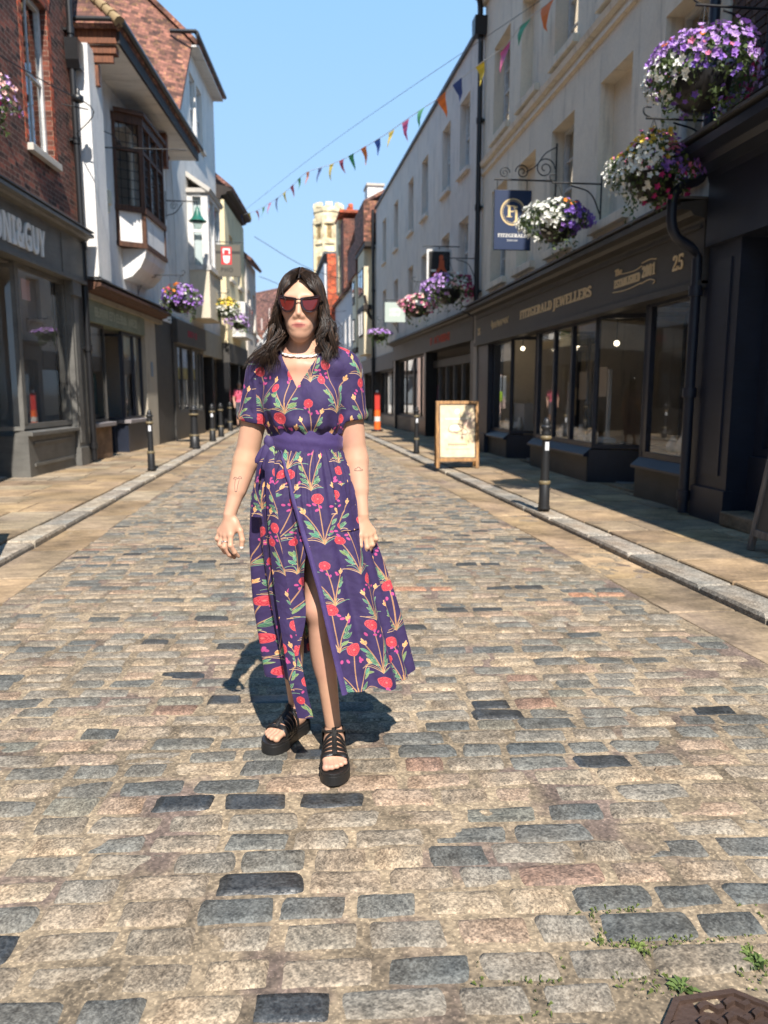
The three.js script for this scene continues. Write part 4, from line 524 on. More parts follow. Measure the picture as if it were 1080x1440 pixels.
// ---------------------------------------------------------------- jettied house, chimney house and brick end beyond
{
  const b = rightBuilding('jettied_house', 'jettied timber house with cream plaster and red tile hung top storey', -33.7, 0.03), C = std([0.85, 0.74, 0.52], { map: T.plaster, roughness: 0.9 });
  P(b, 'wall', bx(-41, -33.7, 2.9, 7.6, -5, 0.05), M.greyRender); P(b, 'jetty_bay', bx(-36.6, -34.4, 3.1, 7.7, 0.051, 0.42), C); P(b, 'jetty_bay', bx(-39.6, -38, 3.6, 7.0, 0.051, 0.36), C); P(b, 'bressumer', [bx(-36.7, -34.3, 5.0, 5.2, 0.05, 0.46)], M.timberDark); P(b, 'bressumer', bx(-39.7, -37.9, 3.4, 3.6, 0.05, 0.4), M.timberDark); P(b, 'brace', tube([[-34.38, 5.6, 0.4], [-34.38, 4.9, 0.25], [-34.38, 4.6, 0.06]], 0.07, 6), M.timberDark);
  P(b, 'tile_hung_storey', bx(-37.2, -33.8, 7.75, 9.4, -5, 0.5), M.tile); P(b, 'eaves_board', bx(-37.3, -33.75, 7.55, 7.75, -0.5, 0.46), M.timberDark); P(b, 'roof', slabG([-41, 8.4, 0.5], [-33.8, 9.4, 0.5], [-33.8, 11, -2.5], [-41, 11, -2.5], 0.12), M.tileDark); P(b, 'tile_hung_storey', bx(-41, -37.25, 7.0, 8.5, -5, 0.45), M.tileDark);
  for (const [x, z] of [[-36.2, 0.42], [-35.3, 0.42], [-39.3, 0.36]]) for (const y of [3.9, 5.7]) { const w = part('window', b.o); P(b, 'frame', bx(x, x + 0.75, y, y + 1.1, z, z + 0.04), M.timberDark, w); P(b, 'pane', bx(x + 0.07, x + 0.68, y + 0.07, y + 1.03, z + 0.041, z + 0.046), M.glass, w); P(b, 'blind', bx(x + 0.01, x + 0.74, y + 0.01, y + 1.09, z + 0.002, z + 0.03), M.blind, w); }
  const ch = part('chimney', b.o); P(b, 'stack', bx(-36.2, -35.2, 9.2, 10.35, -0.55, 0.15), M.white, ch); P(b, 'cap', bx(-36.26, -35.14, 10.35, 10.45, -0.6, 0.2), M.sill, ch);
  farShop(b, -41, -34, 2.3, -0.1); P(b, 'fascia', bx(-41, -33.7, 2.3, 2.9, -0.3, 0.2), M.charcoal); for (const q of [-34, -37.5]) P(b, 'pier', bx(q, q + 0.3, 0.1, 2.3, -0.3, 0.05), M.charcoal);
  pipe(b, -33.66, 0.12, 0.2, 9.0, 0.06);
}
{
  const b = rightBuilding('chimney_house', 'blue grey rendered house with a tall brick chimney stack', -41.1, 0.03);
  P(b, 'wall', bx(-52, -41.1, 2.8, 7.0, -5, 0.15), std([0.5, 0.5, 0.52], { map: T.plaster })); P(b, 'roof', slabG([-52, 7.0, 0.4], [-41.1, 7.0, 0.4], [-41.1, 10, -2.5], [-52, 10, -2.5], 0.12), M.tileDark); P(b, 'dormer', bx(-47.5, -46, 7, 8.6, -2, 0.35), std([0.75, 0.6, 0.38], { map: T.plaster }));
  for (const x of [-43, -45.3, -47.6, -50]) { const w = part('window', b.o); P(b, 'frame', bx(x, x + 1.1, 3.8, 5.6, 0.15, 0.2), M.paintWhite, w); P(b, 'pane', bx(x + 0.08, x + 1.02, 3.9, 5.5, 0.201, 0.206), M.glass, w); P(b, 'blind', bx(x + 0.01, x + 1.09, 3.81, 5.59, 0.155, 0.19), M.blind, w); }
  const ch = part('chimney', b.o); P(b, 'stack', bx(-46.3, -44.6, 7.2, 11.0, -1.0, 0.3), M.brick, ch); P(b, 'stack', bx(-47.6, -46.31, 7.2, 11.3, -0.9, 0.45), M.stone, ch); P(b, 'cap', bx(-47.7, -44.5, 11.3, 11.45, -1.05, 0.5), M.brickRed, ch); for (const x of [-46.9, -46.2, -45.4]) P(b, 'chimney_pot', rod([x, 11.45, -0.2], [x, 11.95, -0.2], 0.16, 0.13, 10), M.brickRed, ch);
  farShop(b, -52, -41.2, 2.2, 0.0); P(b, 'fascia', bx(-52, -41.1, 2.2, 2.8, -0.3, 0.2), std([0.45, 0.3, 0.08], { map: T.paint }));
}
{
  const b = rightBuilding('orange_brick_house', 'house with a sunlit orange brick flank in front of the stone tower', -52.1, 0.03);
  P(b, 'flank_wall', bx(-52.6, -52.1, 0.1, 10.4, -5, 0.62), M.brickRed); P(b, 'front_wall', bx(-66, -52.61, 0.1, 9.9, -0.3, 0.8), std([0.66, 0.68, 0.7], { map: T.plaster })); P(b, 'roof', bx(-66, -52.1, 10.4, 10.55, -5, 0.85), M.lead); for (const x of [-55.5, -58.5, -62]) for (const y of [3.6, 6.8]) { const w = part('window', b.o); P(b, 'frame', bx(x, x + 1.1, y, y + 1.9, 0.8, 0.86), M.paintWhite, w); P(b, 'pane', bx(x + 0.08, x + 1.02, y + 0.08, y + 1.82, 0.861, 0.866), M.paneGrey, w); }
}
{
  const o = thing('stone_tower', 'pale honey stone octagonal turret with battlements above the street', 'tower', [3.75, 0, -76]), b = { o, dx: 0 };
  const oct = (r, y0, y1, mat, name) => { const g = new THREE.CylinderGeometry(r, r, y1 - y0, 8, 1).toNonIndexed(); g.rotateY(Math.PI / 8); g.translate(0, (y0 + y1) / 2, 0); g.computeVertexNormals(); obj(name, metric(g), mat, o); };
  oct(1.42, 0, 18.1, M.stone, 'shaft'); oct(1.55, 11.6, 11.85, M.stone, 'band'); oct(1.55, 15.2, 15.5, M.stone, 'band'); oct(1.6, 17.0, 17.3, M.stone, 'band'); oct(1.5, 18.1, 18.5, M.stone, 'parapet');
  for (let i = 0; i < 8; i++) { const a = i * Math.PI / 4; const g = bx(-0.32, 0.32, 18.5, 18.9, 1.12, 1.42); g.rotateY(a); obj('merlon', g, M.stone, o); }
  for (let i = 0; i < 8; i++) { const a = i * Math.PI / 4 + Math.PI / 8; obj('buttress', rod([Math.sin(a) * 1.45, 0, Math.cos(a) * 1.45], [Math.sin(a) * 1.45, 17.5, Math.cos(a) * 1.45], 0.13, 0.13, 6), M.stone, o); }
  for (const y of [12.6, 15.7]) for (const a of [0, -0.785, 0.785]) { const g = bx(-0.22, 0.22, y, y + 1.5, 1.29, 1.33); g.rotateY(a); obj('slit_panel', g, std([0.36, 0.29, 0.19], { map: T.ashlar }), o); }
}
{ // the street goes on behind the photographer
  const row = (name, label, z0, z1, side, mat, h) => { const o = thing(name, label, 'building', [side > 0 ? 4.15 : WL(z0), 0, z0], 0), b = { o, dx: 0 }; const d = z1 - z0; P(b, 'wall', bx(0, side * 5, 0.05, h, 0.01, d), mat); P(b, 'roof', slabG(...(side > 0 ? [[-0.2, h, 0], [-0.2, h, d], [2.5, h + 2, d], [2.5, h + 2, 0]] : [[0.2, h, d], [0.2, h, 0], [-2.5, h + 2, 0], [-2.5, h + 2, d]]), 0.15), M.tileDark); P(b, 'shop_front', bx(-side * 0.04, -0.0, 0.1, 2.9, 0.3, d - 0.3), M.charcoal); for (let z = 1; z < d - 1.5; z += 2.4) for (const y of h > 6 ? [4.2, 6.6] : []) { const w = part('window', o); P(b, 'frame', bx(-side * 0.05, 0, y, y + 1.5, z, z + 0.95), M.paintWhite, w); P(b, 'pane', bx(-side * 0.06, -side * 0.052, y + 0.08, y + 1.42, z + 0.08, z + 0.87), M.paneGrey, w); } };
  row('terrace', 'low brown brick shops behind the photographer next to the black shop', -1.9, 34, 1, M.brick, 3.6); row('terrace', 'cream terrace behind the photographer beyond the salon', 0.6, 16, -1, M.cream, 8.6); row('terrace', 'red brick terrace further behind the photographer', 16.2, 34, -1, M.brick, 9);
}
console.log('right');

// ---------------------------------------------------------------- flowers, baskets and signs
const petalM = { white: [0.80, 0.80, 0.74], purple: [0.36, 0.17, 0.58], violet: [0.20, 0.10, 0.46], lilac: [0.52, 0.34, 0.66], pink: [0.70, 0.20, 0.36], magenta: [0.50, 0.02, 0.16], yellow: [0.80, 0.58, 0.07], orange: [0.80, 0.25, 0.03], blush: [0.80, 0.48, 0.44] };
for (const k in petalM) petalM[k] = phys(petalM[k], { roughness: 0.75, transmission: 0.2, thickness: 0 });
const leafMat = phys([0.075, 0.12, 0.028], { roughness: 0.75, transmission: 0.25, thickness: 0 });
function flowerG(R, r) { const pos = [0, 0, -r * 0.35], P5 = []; for (let i = 0; i < 10; i++) { const a = i * Math.PI / 5, q = r * (i % 2 ? 0.62 : 1) * (0.9 + R() * 0.2); P5.push([Math.cos(a) * q, Math.sin(a) * q, r * (0.05 + R() * 0.25)]); } const out = []; for (let i = 0; i < 10; i++) out.push(...pos, ...P5[i], ...P5[(i + 1) % 10]); const g = new THREE.BufferGeometry(); g.setAttribute('position', new THREE.Float32BufferAttribute(out, 3)); g.computeVertexNormals(); return g; }
function leafG(R, l) { const w = l * 0.32, b = l * 0.15 * (R() - 0.3); const g = new THREE.BufferGeometry(); g.setAttribute('position', new THREE.Float32BufferAttribute([0, 0, 0, w, l * 0.5, b, 0, l, 0, 0, 0, 0, 0, l, 0, -w, l * 0.5, b], 3)); g.computeVertexNormals(); return g; }
const Zp = V(0, 0, 1), q0 = new THREE.Quaternion();
function hangingBasket(label, pos, o) { // o: r, h, seed, n, fr, col(dir) -> colour name, wall offset for bracket
  const b = thing('hanging_basket', label, 'flower basket', pos, 0, 'hanging flower baskets along the shop fronts'), R = rng(o.seed), r = o.r, sq = o.sq ?? 0.8;
  obj('basket', lathe([[0, -r * 0.62], [r * 0.25, -r * 0.58], [r * 0.48, -r * 0.36], [r * 0.56, -r * 0.05], [r * 0.53, -r * 0.05], [r * 0.4, -r * 0.3]], 18), o.potM ?? M.black, b);
  const leaves = [], sets = {}; const lump = fbm(4, o.seed * 7, 3);
  for (let i = 0; i < o.n; i++) {
    let d; do { d = V(R() * 2 - 1, R() * 2 - 1, R() * 2 - 1); } while (d.length() > 1 || d.length() < 0.3); d.normalize(); if (d.y < -0.35 && R() < 0.7) { i--; continue; }
    const rr = r * (0.66 + lump(d.x * 0.35 + d.z * 0.21, d.y * 0.35) * 0.72 + (R() - 0.5) * 0.16), p = V(d.x * rr * (o.wx ?? 1), d.y * rr * sq * (d.y < 0 ? 0.85 : 1), d.z * rr * (o.wz ?? 1));
    const c = o.col(d, R); const nrm = d.clone().add(V((R() - .5) * .9, (R() - .5) * .9 + 0.15, (R() - .5) * .9 + (o.face ?? 0))).normalize(); q0.setFromUnitVectors(Zp, nrm);
    if (c) { const g = flowerG(R, o.fr * (0.75 + R() * 0.5)); g.applyQuaternion(q0); g.translate(p.x, p.y, p.z); (sets[c] ??= []).push(g); }
    for (let k = 0; k < 2; k++) { const g = leafG(R, o.fr * (1.2 + R() * 1.2)); q0.setFromEuler(new THREE.Euler(R() * 6, R() * 6, R() * 6)); g.applyQuaternion(q0); g.translate(p.x * (0.72 + R() * 0.26), p.y * (0.72 + R() * 0.26), p.z * (0.72 + R() * 0.26)); leaves.push(g); }
  }
  for (let k = 0; k < (o.trail ?? 24); k++) { const a = R() * 6.28, L = r * (0.3 + R() * 0.75); for (let m = 0; m < 9; m++) { const g = leafG(R, o.fr * (1 + R())); q0.setFromEuler(new THREE.Euler(R() * 6, R() * 6, R() * 6)); g.applyQuaternion(q0); g.translate(Math.cos(a) * r * 0.6 + (R() - .5) * 0.03, -r * 0.12 - L * m / 9, Math.sin(a) * r * 0.6 + (R() - .5) * 0.03); leaves.push(g); } }
  tag(obj('foliage', leaves, leafMat, b), null, null, null, 'stuff'); for (const c in sets) tag(obj(`${c}_blossoms`, sets[c], petalM[c], b), null, null, null, 'stuff');
  if (o.wall !== undefined) { const wx = o.wall - pos[0], s = Math.sign(wx), T2 = o.arm ?? r * 1.2; obj('bracket', [rod([wx, T2 - 0.45, 0], [wx, T2 + 0.12, 0], 0.012), rod([wx, T2, 0], [-s * 0.08, T2, 0], 0.011), tube([[wx, T2 - 0.4, 0], [wx - s * 0.15, T2 - 0.12, 0], [wx - s * 0.42, T2 - 0.03, 0]], 0.009, 6), tube([[-s * 0.02, T2, 0], [-s * 0.1, T2 + 0.04, 0], [-s * 0.1, T2 + 0.1, 0], [-s * 0.03, T2 + 0.1, 0]], 0.008, 6)], M.iron, b); obj('chain', [0, 1, 2].map(k => rod([0, T2, 0], [Math.cos(k * 2.1) * r * 0.5, -0.02, Math.sin(k * 2.1) * r * 0.5], 0.004, 0.004, 5)), M.iron, b); }
  return b;
}
const mix = (R, list) => { let t = R(); for (const [c, w] of list) { t -= w; if (t < 0) return c; } return null; };
hangingBasket('large purple petunia basket with pink flowers and a white fringe above another basket', [3.55, 4.0, -6.75], { r: 0.47, sq: 0.72, seed: 41, n: 700, fr: 0.030, wz: 1.05, wall: 4.14, col: (d, R) => d.x < -0.6 && d.y < 0.1 ? mix(R, [['white', 0.85]]) : d.x > 0.55 ? mix(R, [['magenta', 0.45], ['white', 0.15], ['lilac', 0.3]]) : d.y < -0.15 ? mix(R, [['violet', 0.3]]) : mix(R, [['lilac', 0.5], ['purple', 0.36], ['pink', 0.05], ['orange', 0.02]]) });
hangingBasket('basket of white, yellow and violet flowers below the large purple basket', [3.52, 3.42, -7.55], { r: 0.42, sq: 0.8, seed: 42, n: 600, fr: 0.030, wall: 4.14, col: (d, R) => d.x < -0.25 && d.y < 0.4 ? mix(R, [['white', 0.9]]) : d.x < 0.25 && d.y > 0.1 ? mix(R, [['yellow', 0.4], ['pink', 0.22], ['white', 0.15]]) : d.y < -0.25 ? mix(R, [['magenta', 0.25]]) : mix(R, [['violet', 0.5], ['purple', 0.3], ['pink', 0.08]]) });
hangingBasket('white and violet flower basket beside the navy jewellers hanging sign', [3.54, 3.55, -10.35], { r: 0.42, sq: 0.62, seed: 43, n: 420, fr: 0.034, wall: 4.14, col: (d, R) => d.x < -0.1 ? mix(R, [['white', 0.88]]) : d.y > 0.5 && d.x < 0.3 ? mix(R, [['yellow', 0.2], ['orange', 0.12], ['violet', 0.3]]) : mix(R, [['violet', 0.66], ['purple', 0.2]]) });
hangingBasket('long basket of lilac, white and crimson flowers below the framed black sign', [3.5, 3.62, -17.4], { r: 0.55, sq: 0.62, seed: 44, n: 360, fr: 0.045, wall: 4.1, col: (d, R) => d.x > 0.45 ? mix(R, [['magenta', 0.7], ['white', 0.2]]) : d.x > -0.1 ? mix(R, [['white', 0.4], ['blush', 0.3]]) : mix(R, [['lilac', 0.6], ['purple', 0.25]]) });
hangingBasket('pink, blush and white basket next to the pale hanging board', [3.15, 3.5, -19.6], { r: 0.48, sq: 0.5, seed: 45, n: 260, fr: 0.045, wall: 4.05, col: (d, R) => mix(R, [['pink', 0.4], ['blush', 0.3], ['white', 0.25]]) });
hangingBasket('small lilac basket over the shop fronts beyond the pale board', [3.15, 3.4, -27.8], { r: 0.42, sq: 0.5, seed: 46, n: 200, fr: 0.05, wall: 3.8, col: (d, R) => d.y > 0 ? mix(R, [['lilac', 0.6], ['purple', 0.35]]) : null });
hangingBasket('purple and orange basket at the corner of the white oriel house', [-2.45, 3.4, -18.4], { r: 0.46, sq: 0.65, seed: 47, n: 320, fr: 0.042, wall: WL(-18.4), col: (d, R) => d.y > 0.4 && d.x < 0 ? mix(R, [['orange', 0.35], ['magenta', 0.2]]) : d.x < -0.2 ? mix(R, [['violet', 0.5], ['white', 0.12]]) : mix(R, [['purple', 0.5], ['lilac', 0.25], ['white', 0.06]]) });
hangingBasket('yellow and white basket under the cream house sign', [-2.0, 3.95, -25.4], { r: 0.42, sq: 0.75, seed: 48, n: 220, fr: 0.05, wall: WL(-25.4), col: (d, R) => d.y > 0.2 ? mix(R, [['yellow', 0.7]]) : mix(R, [['white', 0.8]]) });
hangingBasket('faded lilac basket past the yellow and white one', [-1.85, 3.85, -28.6], { r: 0.42, sq: 0.8, seed: 49, n: 200, fr: 0.05, wall: WL(-28.6), col: (d, R) => mix(R, [['lilac', 0.6]]) });
hangingBasket('pink and lilac basket on the brick house above the salon', [-3.68, 4.85, -10.6], { r: 0.36, sq: 1.0, seed: 50, n: 260, fr: 0.032, wall: WL(-10.6), col: (d, R) => d.y < -0.2 ? mix(R, [['magenta', 0.5]]) : mix(R, [['lilac', 0.4], ['blush', 0.45]]) });

function signBoard(name, label, pos, w, h, tex, edge, bracket, frame) { // board hung at right angles to the wall, facing along the street
  const o = thing(name, label, 'sign', pos), m = std([1, 1, 1], { map: tex, roughness: 0.5 });
  const g = new THREE.PlaneGeometry(w, h); g.translate(0, 0, 0.021); obj('sign_face', g, m, o); const g2 = new THREE.PlaneGeometry(w, h); g2.rotateY(Math.PI); g2.translate(0, 0, -0.021); obj('sign_face', g2, m, o);
  obj('board', rbx(-w / 2 - (frame ?? 0.006), w / 2 + (frame ?? 0.006), -h / 2 - (frame ?? 0.006), h / 2 + (frame ?? 0.006), -0.019, 0.019, 0.005), edge, o); if (bracket) obj('bracket', bracket, M.iron, o); return o;
}
const scroll = (x, y, r, s) => { const p = []; for (let i = 0; i <= 26; i++) { const a = i * 0.42, q = r * (1 - i / 32); p.push([x + s * Math.cos(a) * q, y + Math.sin(a) * q, 0]); } return tube(p, 0.009, 6, 60); };
{ // navy jewellers sign with its monogram
  const t = canvasTex(512, 760, (c, w, h) => { c.fillStyle = '#16294a'; c.fillRect(0, 0, w, h); c.strokeStyle = '#d8bd86'; c.fillStyle = '#d8bd86'; c.lineWidth = 18; c.beginPath(); c.arc(256, 275, 165, 0, 7); c.stroke(); c.lineWidth = 5; c.beginPath(); c.arc(256, 275, 140, 0, 7); c.stroke(); c.font = 'bold 210px serif'; c.textAlign = 'center'; c.fillText('F', 228, 342); c.fillText('j', 305, 360); c.fillStyle = '#e9e4d8'; c.font = 'bold 62px serif'; c.fillText('FITZGERALD', 256, 600, 440); c.font = '26px serif'; c.fillText('JEWELLERS', 256, 650); });
  signBoard('hanging_sign', 'navy hanging sign with gold ringed monogram on a scrolled iron bracket', [3.46, 3.97, -12.2], 0.58, 0.88, t, M.navy, [rod([0.68, -0.1, 0], [0.68, 1.15, 0], 0.014), rod([0.68, 0.6, 0], [-0.3, 0.6, 0], 0.013), rod([-0.25, 0.6, 0], [-0.25, 0.44, 0], 0.007), rod([0.22, 0.6, 0], [0.22, 0.44, 0], 0.007), scroll(0.5, 0.78, 0.16, 1), scroll(0.14, 0.72, 0.11, -1), scroll(-0.14, 0.7, 0.085, 1), tube([[0.68, 1.1, 0], [0.5, 1.0, 0], [0.36, 0.82, 0], [0.2, 0.72, 0]], 0.009, 6)]);
  const t2 = canvasTex(256, 330, (c, w, h) => { c.fillStyle = '#141212'; c.fillRect(0, 0, w, h); c.fillStyle = '#c2562a'; c.beginPath(); c.ellipse(150, 70, 26, 30, 0, 0, 7); c.fill(); c.beginPath(); c.moveTo(130, 95); c.lineTo(185, 100); c.lineTo(190, 190); c.lineTo(225, 240); c.lineTo(205, 255); c.lineTo(150, 205); c.lineTo(95, 270); c.lineTo(40, 290); c.lineTo(38, 272); c.lineTo(85, 240); c.lineTo(120, 180); c.fill(); c.fillStyle = '#e8e2d8'; c.fillRect(30, 210, 60, 26); });
  signBoard('framed_sign', 'black hanging sign with an orange figure inside a white frame', [3.6, 4.37, -19], 0.52, 0.66, t2, M.paintWhite, [rod([0.5, 0.45, 0], [-0.4, 0.45, 0], 0.012), rod([0, 0.45, 0], [0, 0.36, 0], 0.01)], 0.05);
  const t3 = canvasTex(256, 256, (c, w, h) => { c.fillStyle = '#aab6ae'; c.fillRect(0, 0, w, h); c.fillStyle = '#e6ebe4'; const R = rng(4); for (let j = 0; j < 2; j++) for (let i = 0; i < 6; i++) { c.fillRect(60 + i * 24, 75 + j * 60, 6, 40); if (R() < 0.7) c.fillRect(60 + i * 24, 75 + j * 60, 18, 7); if (R() < 0.6) c.fillRect(60 + i * 24, 108 + j * 60, 18, 7); } });
  signBoard('pale_sign', 'pale grey green hanging board with white lettering', [3.19, 3.78, -24], 0.62, 0.58, t3, std([0.35, 0.4, 0.37]), [rod([0.7, 0.36, 0], [-0.3, 0.36, 0], 0.012)]);
  const t4 = canvasTex(256, 290, (c, w, h) => { c.fillStyle = '#5b564c'; c.fillRect(0, 0, w, h); c.fillStyle = '#2c2a27'; c.fillRect(0, 58, w, 26); c.fillStyle = '#c8262c'; c.fillRect(78, 20, 96, 160); c.fillStyle = '#f2e4e0'; c.beginPath(); c.moveTo(92, 100); c.lineTo(160, 100); c.lineTo(150, 160); c.lineTo(126, 172); c.lineTo(102, 160); c.fill(); c.fillStyle = '#f2e4e0'; c.fillRect(92, 34, 68, 14); c.fillRect(92, 34, 12, 50); c.fillRect(148, 34, 12, 50); c.fillStyle = '#24221f'; c.font = 'bold 58px sans-serif'; c.textAlign = 'center'; c.fillText('PHO', 126, 250); });
  signBoard('restaurant_sign', 'grey hanging sign with a red emblem on the left hand cream house'.replace(' left hand', ''), [-1.92, 5.4, -25.2], 0.84, 0.95, t4, M.charcoal, [rod([-0.9, 0.56, 0], [0.5, 0.56, 0], 0.015)]);
}
{ // green street lamp on a scrolled bracket
  const g = std([0.015, 0.12, 0.085], { roughness: 0.4 }), o = thing('street_lamp', 'green bell shaped street lamp on a scrolled bracket of the white house', 'street lamp', [-2.35, 5.72, -21.4]); o.scale.setScalar(0.8);
  obj('hood', lathe([[0.02, 0.5], [0.06, 0.46], [0.07, 0.36], [0.1, 0.34], [0.11, 0.26], [0.2, 0.12], [0.28, 0.06], [0.28, 0.03], [0.18, 0.05]], 20), g, o); obj('globe', lathe([[0.16, 0.05], [0.16, -0.05], [0.11, -0.17], [0, -0.21]], 16), phys([0.9, 0.95, 0.92], { transmission: 0.85, roughness: 0.15, thickness: 0 }), o);
  const wx = (WL(-21.4) + 2.35) / 0.8; obj('bracket', [rod([wx, 0.1, 0], [wx, 0.95, 0], 0.02), rod([wx, 0.66, 0], [0.02, 0.66, 0], 0.018), rod([0, 0.66, 0], [0, 0.48, 0], 0.014), tube([[wx, 0.2, 0], [wx + 0.3, 0.3, 0], [wx + 0.55, 0.62, 0]], 0.014, 6), scroll(wx + 0.25, 0.5, 0.12, 1)], M.iron, o);
}
// ---------------------------------------------------------------- street furniture
const stickerM = std([0.62, 0.64, 0.68]), bandM = std([0.17, 0.135, 0.075], { roughness: 0.5 });
function bollard(label, x, z, k = 0.78, st = true) {
  const o = thing('bollard', label, 'bollard', [x, 0.06, z], 0.3, 'black bollards along the kerbs');
  obj('base', lathe([[0.0, 0], [0.088, 0], [0.088, 0.03], [0.078, 0.05], [0.074, 0.28], [0.0, 0.28]].map(p => [p[0] * k, p[1]]), 10), M.iron, o); obj('lower_band', lathe([[0.07, 0.28], [0.08, 0.29], [0.08, 0.315], [0.066, 0.32]].map(p => [p[0] * k, p[1]]), 16), bandM, o);
  obj('shaft', lathe([[0.064, 0.318], [0.057, 0.5], [0.052, 0.76]].map(p => [p[0] * k, p[1]]), 10), M.iron, o); if (st) obj('sticker', new THREE.CylinderGeometry(0.0565 * k, 0.0575 * k, 0.09, 12, 1, true, -0.75, 1.0).translate(0, 0.69, 0), stickerM, o);
  obj('upper_band', lathe([[0.054, 0.755], [0.075, 0.765], [0.077, 0.79], [0.058, 0.80]].map(p => [p[0] * k, p[1]]), 16), bandM, o); obj('collar', lathe([[0.058, 0.80], [0.066, 0.83], [0.05, 0.86], [0.072, 0.875], [0.074, 0.9], [0.05, 0.91]].map(p => [p[0] * k, p[1]]), 16), M.iron, o); obj('cap', lathe([[0.05, 0.9], [0.052, 0.93], [0.04, 0.965], [0.02, 0.985], [0.0, 0.99]].map(p => [p[0] * k, p[1]]), 16), M.iron, o); return o;
}
bollard('black bollard with a pale sticker standing before the jewellers windows', 2.68, -7.95); bollard('slim black bollard with a white sticker beyond the wooden pavement sign', 2.62, -16.2); bollard('black bollard on the pavement by the white oriel house shop', -2.3, -12.95); bollard('stout black bollard past the oriel house', -2.25, -18.3, 1.5, false);
bollard('bollard behind the stout one with a white sticker', -2.12, -21.1, 1.1); bollard('bollard near the square bay of the tall white house', -2.1, -23.4, 1.1, false); bollard('last bollard before the cream house', -2.12, -27.2, 1.1, false);
function aBoard(label, pos, turn, w, h, face, wood) {
  const o = thing('pavement_sign', label, 'sign', pos, turn), lean = 0.16;
  for (const s of [1, -1]) { const leaf = part('leaf', o); leaf.position.set(0, h, 0); leaf.rotation.set(s > 0 ? -lean : lean, 0, 0); const t = 0.055, zz = 0.02 * s;
    for (const [a, c, y0, y1] of [[-w / 2, -w / 2 + t, -h * 1.01, 0], [w / 2 - t, w / 2, -h * 1.01, 0]]) obj('stile', rbx(a, c, y0, y1, zz - 0.02, zz + 0.02, 0.005), wood, leaf);
    obj('rail', rbx(-w / 2 + t, w / 2 - t, -t, 0, zz - 0.018, zz + 0.018, 0.005), wood, leaf); obj('rail', rbx(-w / 2 + t, w / 2 - t, -h + 0.1, -h + 0.16, zz - 0.018, zz + 0.018, 0.005), wood, leaf);
    obj('panel', bx(-w / 2 + t, w / 2 - t, -h + 0.16, -t, zz - 0.006, zz + 0.006), M.charcoal, leaf); if (s > 0 && face) { const g = new THREE.PlaneGeometry(w - 2 * t - 0.03, h - 0.16 - t - 0.03); g.translate(0, (-h + 0.16 - t) / 2, zz + 0.009); obj('poster', g, std([1, 1, 1], { map: face, roughness: 0.6 }), leaf); } }
  return o;
}
{
  const t = canvasTex(512, 760, (c, w, h) => { c.fillStyle = '#cdb796'; c.fillRect(0, 0, w, h); const R = rng(8); for (let i = 0; i < 260; i++) { c.fillStyle = `rgba(${200 + R() * 45},${180 + R() * 40},${150 + R() * 40},0.25)`; c.beginPath(); c.ellipse(R() * w, R() * h, 30 + R() * 80, 8 + R() * 26, R() * 3, 0, 7); c.fill(); }
    c.fillStyle = '#f3ede0'; c.beginPath(); c.arc(256, 90, 34, 0, 7); c.fill(); for (let i = 0; i < 16; i++) c.fillRect(80 + i * 22, 190, 14, 18); c.strokeStyle = '#4f453b'; c.lineWidth = 9; c.beginPath(); c.ellipse(230, 340, 110, 62, -0.2, 0, 7); c.stroke(); c.beginPath(); c.ellipse(290, 370, 120, 50, 0.3, 0, 7); c.stroke(); c.fillStyle = '#f4f0ea'; c.beginPath(); c.ellipse(215, 330, 70, 42, 0, 0, 7); c.fill(); c.strokeStyle = '#8a7a66'; c.lineWidth = 4; c.beginPath(); c.moveTo(60, 330); c.quadraticCurveTo(250, 470, 470, 400); c.stroke(); c.fillStyle = '#8d7a60'; for (let i = 0; i < 9; i++) c.fillRect(120 + i * 32, 560, 20, 34); for (let i = 0; i < 16; i++) c.fillRect(90 + i * 22, 640, 14, 10); });
  const a = groundAt(612, 655, 0.1), c = groundAt(672, 655, 0.1); aBoard('oak framed pavement sign with a beige jewellery poster', [(a.x + c.x) / 2 + 0.02, 0.06, (a.z + c.z) / 2 - 0.12], -0.1, 0.72, 1.12, t, M.oak);
}
aBoard('brown wooden pavement sign edge on beside the salon kerb', [-2.52, 0.06, -5.9], 1.45, 0.6, 1.05, null, M.timber);
aBoard('grey leaning pavement sign by the black shop front', [3.80, 0.06, -5.35], 1.52, 0.6, 1.15, null, std([0.30, 0.28, 0.26], { map: T.wood }));
{ // traffic cylinder
  const o = thing('traffic_post', 'orange and white traffic post with a red upper panel by the far shops', 'traffic post', [2.86, 0.06, -26.0]), or = std([0.75, 0.13, 0.02], { roughness: 0.5 });
  obj('foot', lathe([[0, 0], [0.2, 0], [0.2, 0.05], [0.12, 0.07], [0, 0.07]], 16), M.black, o); obj('lower_body', rod([0, 0.06, 0], [0, 0.34, 0], 0.115, 0.11, 16), or, o); obj('white_band', rod([0, 0.34, 0], [0, 0.5, 0], 0.11, 0.106, 16), M.paintWhite, o); obj('upper_body', rod([0, 0.5, 0], [0, 0.72, 0], 0.106, 0.1, 16), or, o); obj('red_panel', rbx(-0.09, 0.09, 0.72, 1.3, -0.03, 0.03, 0.02), M.red, o); obj('top_knob', new THREE.SphereGeometry(0.05, 12, 8).translate(0, 1.33, 0), M.paintWhite, o);
}
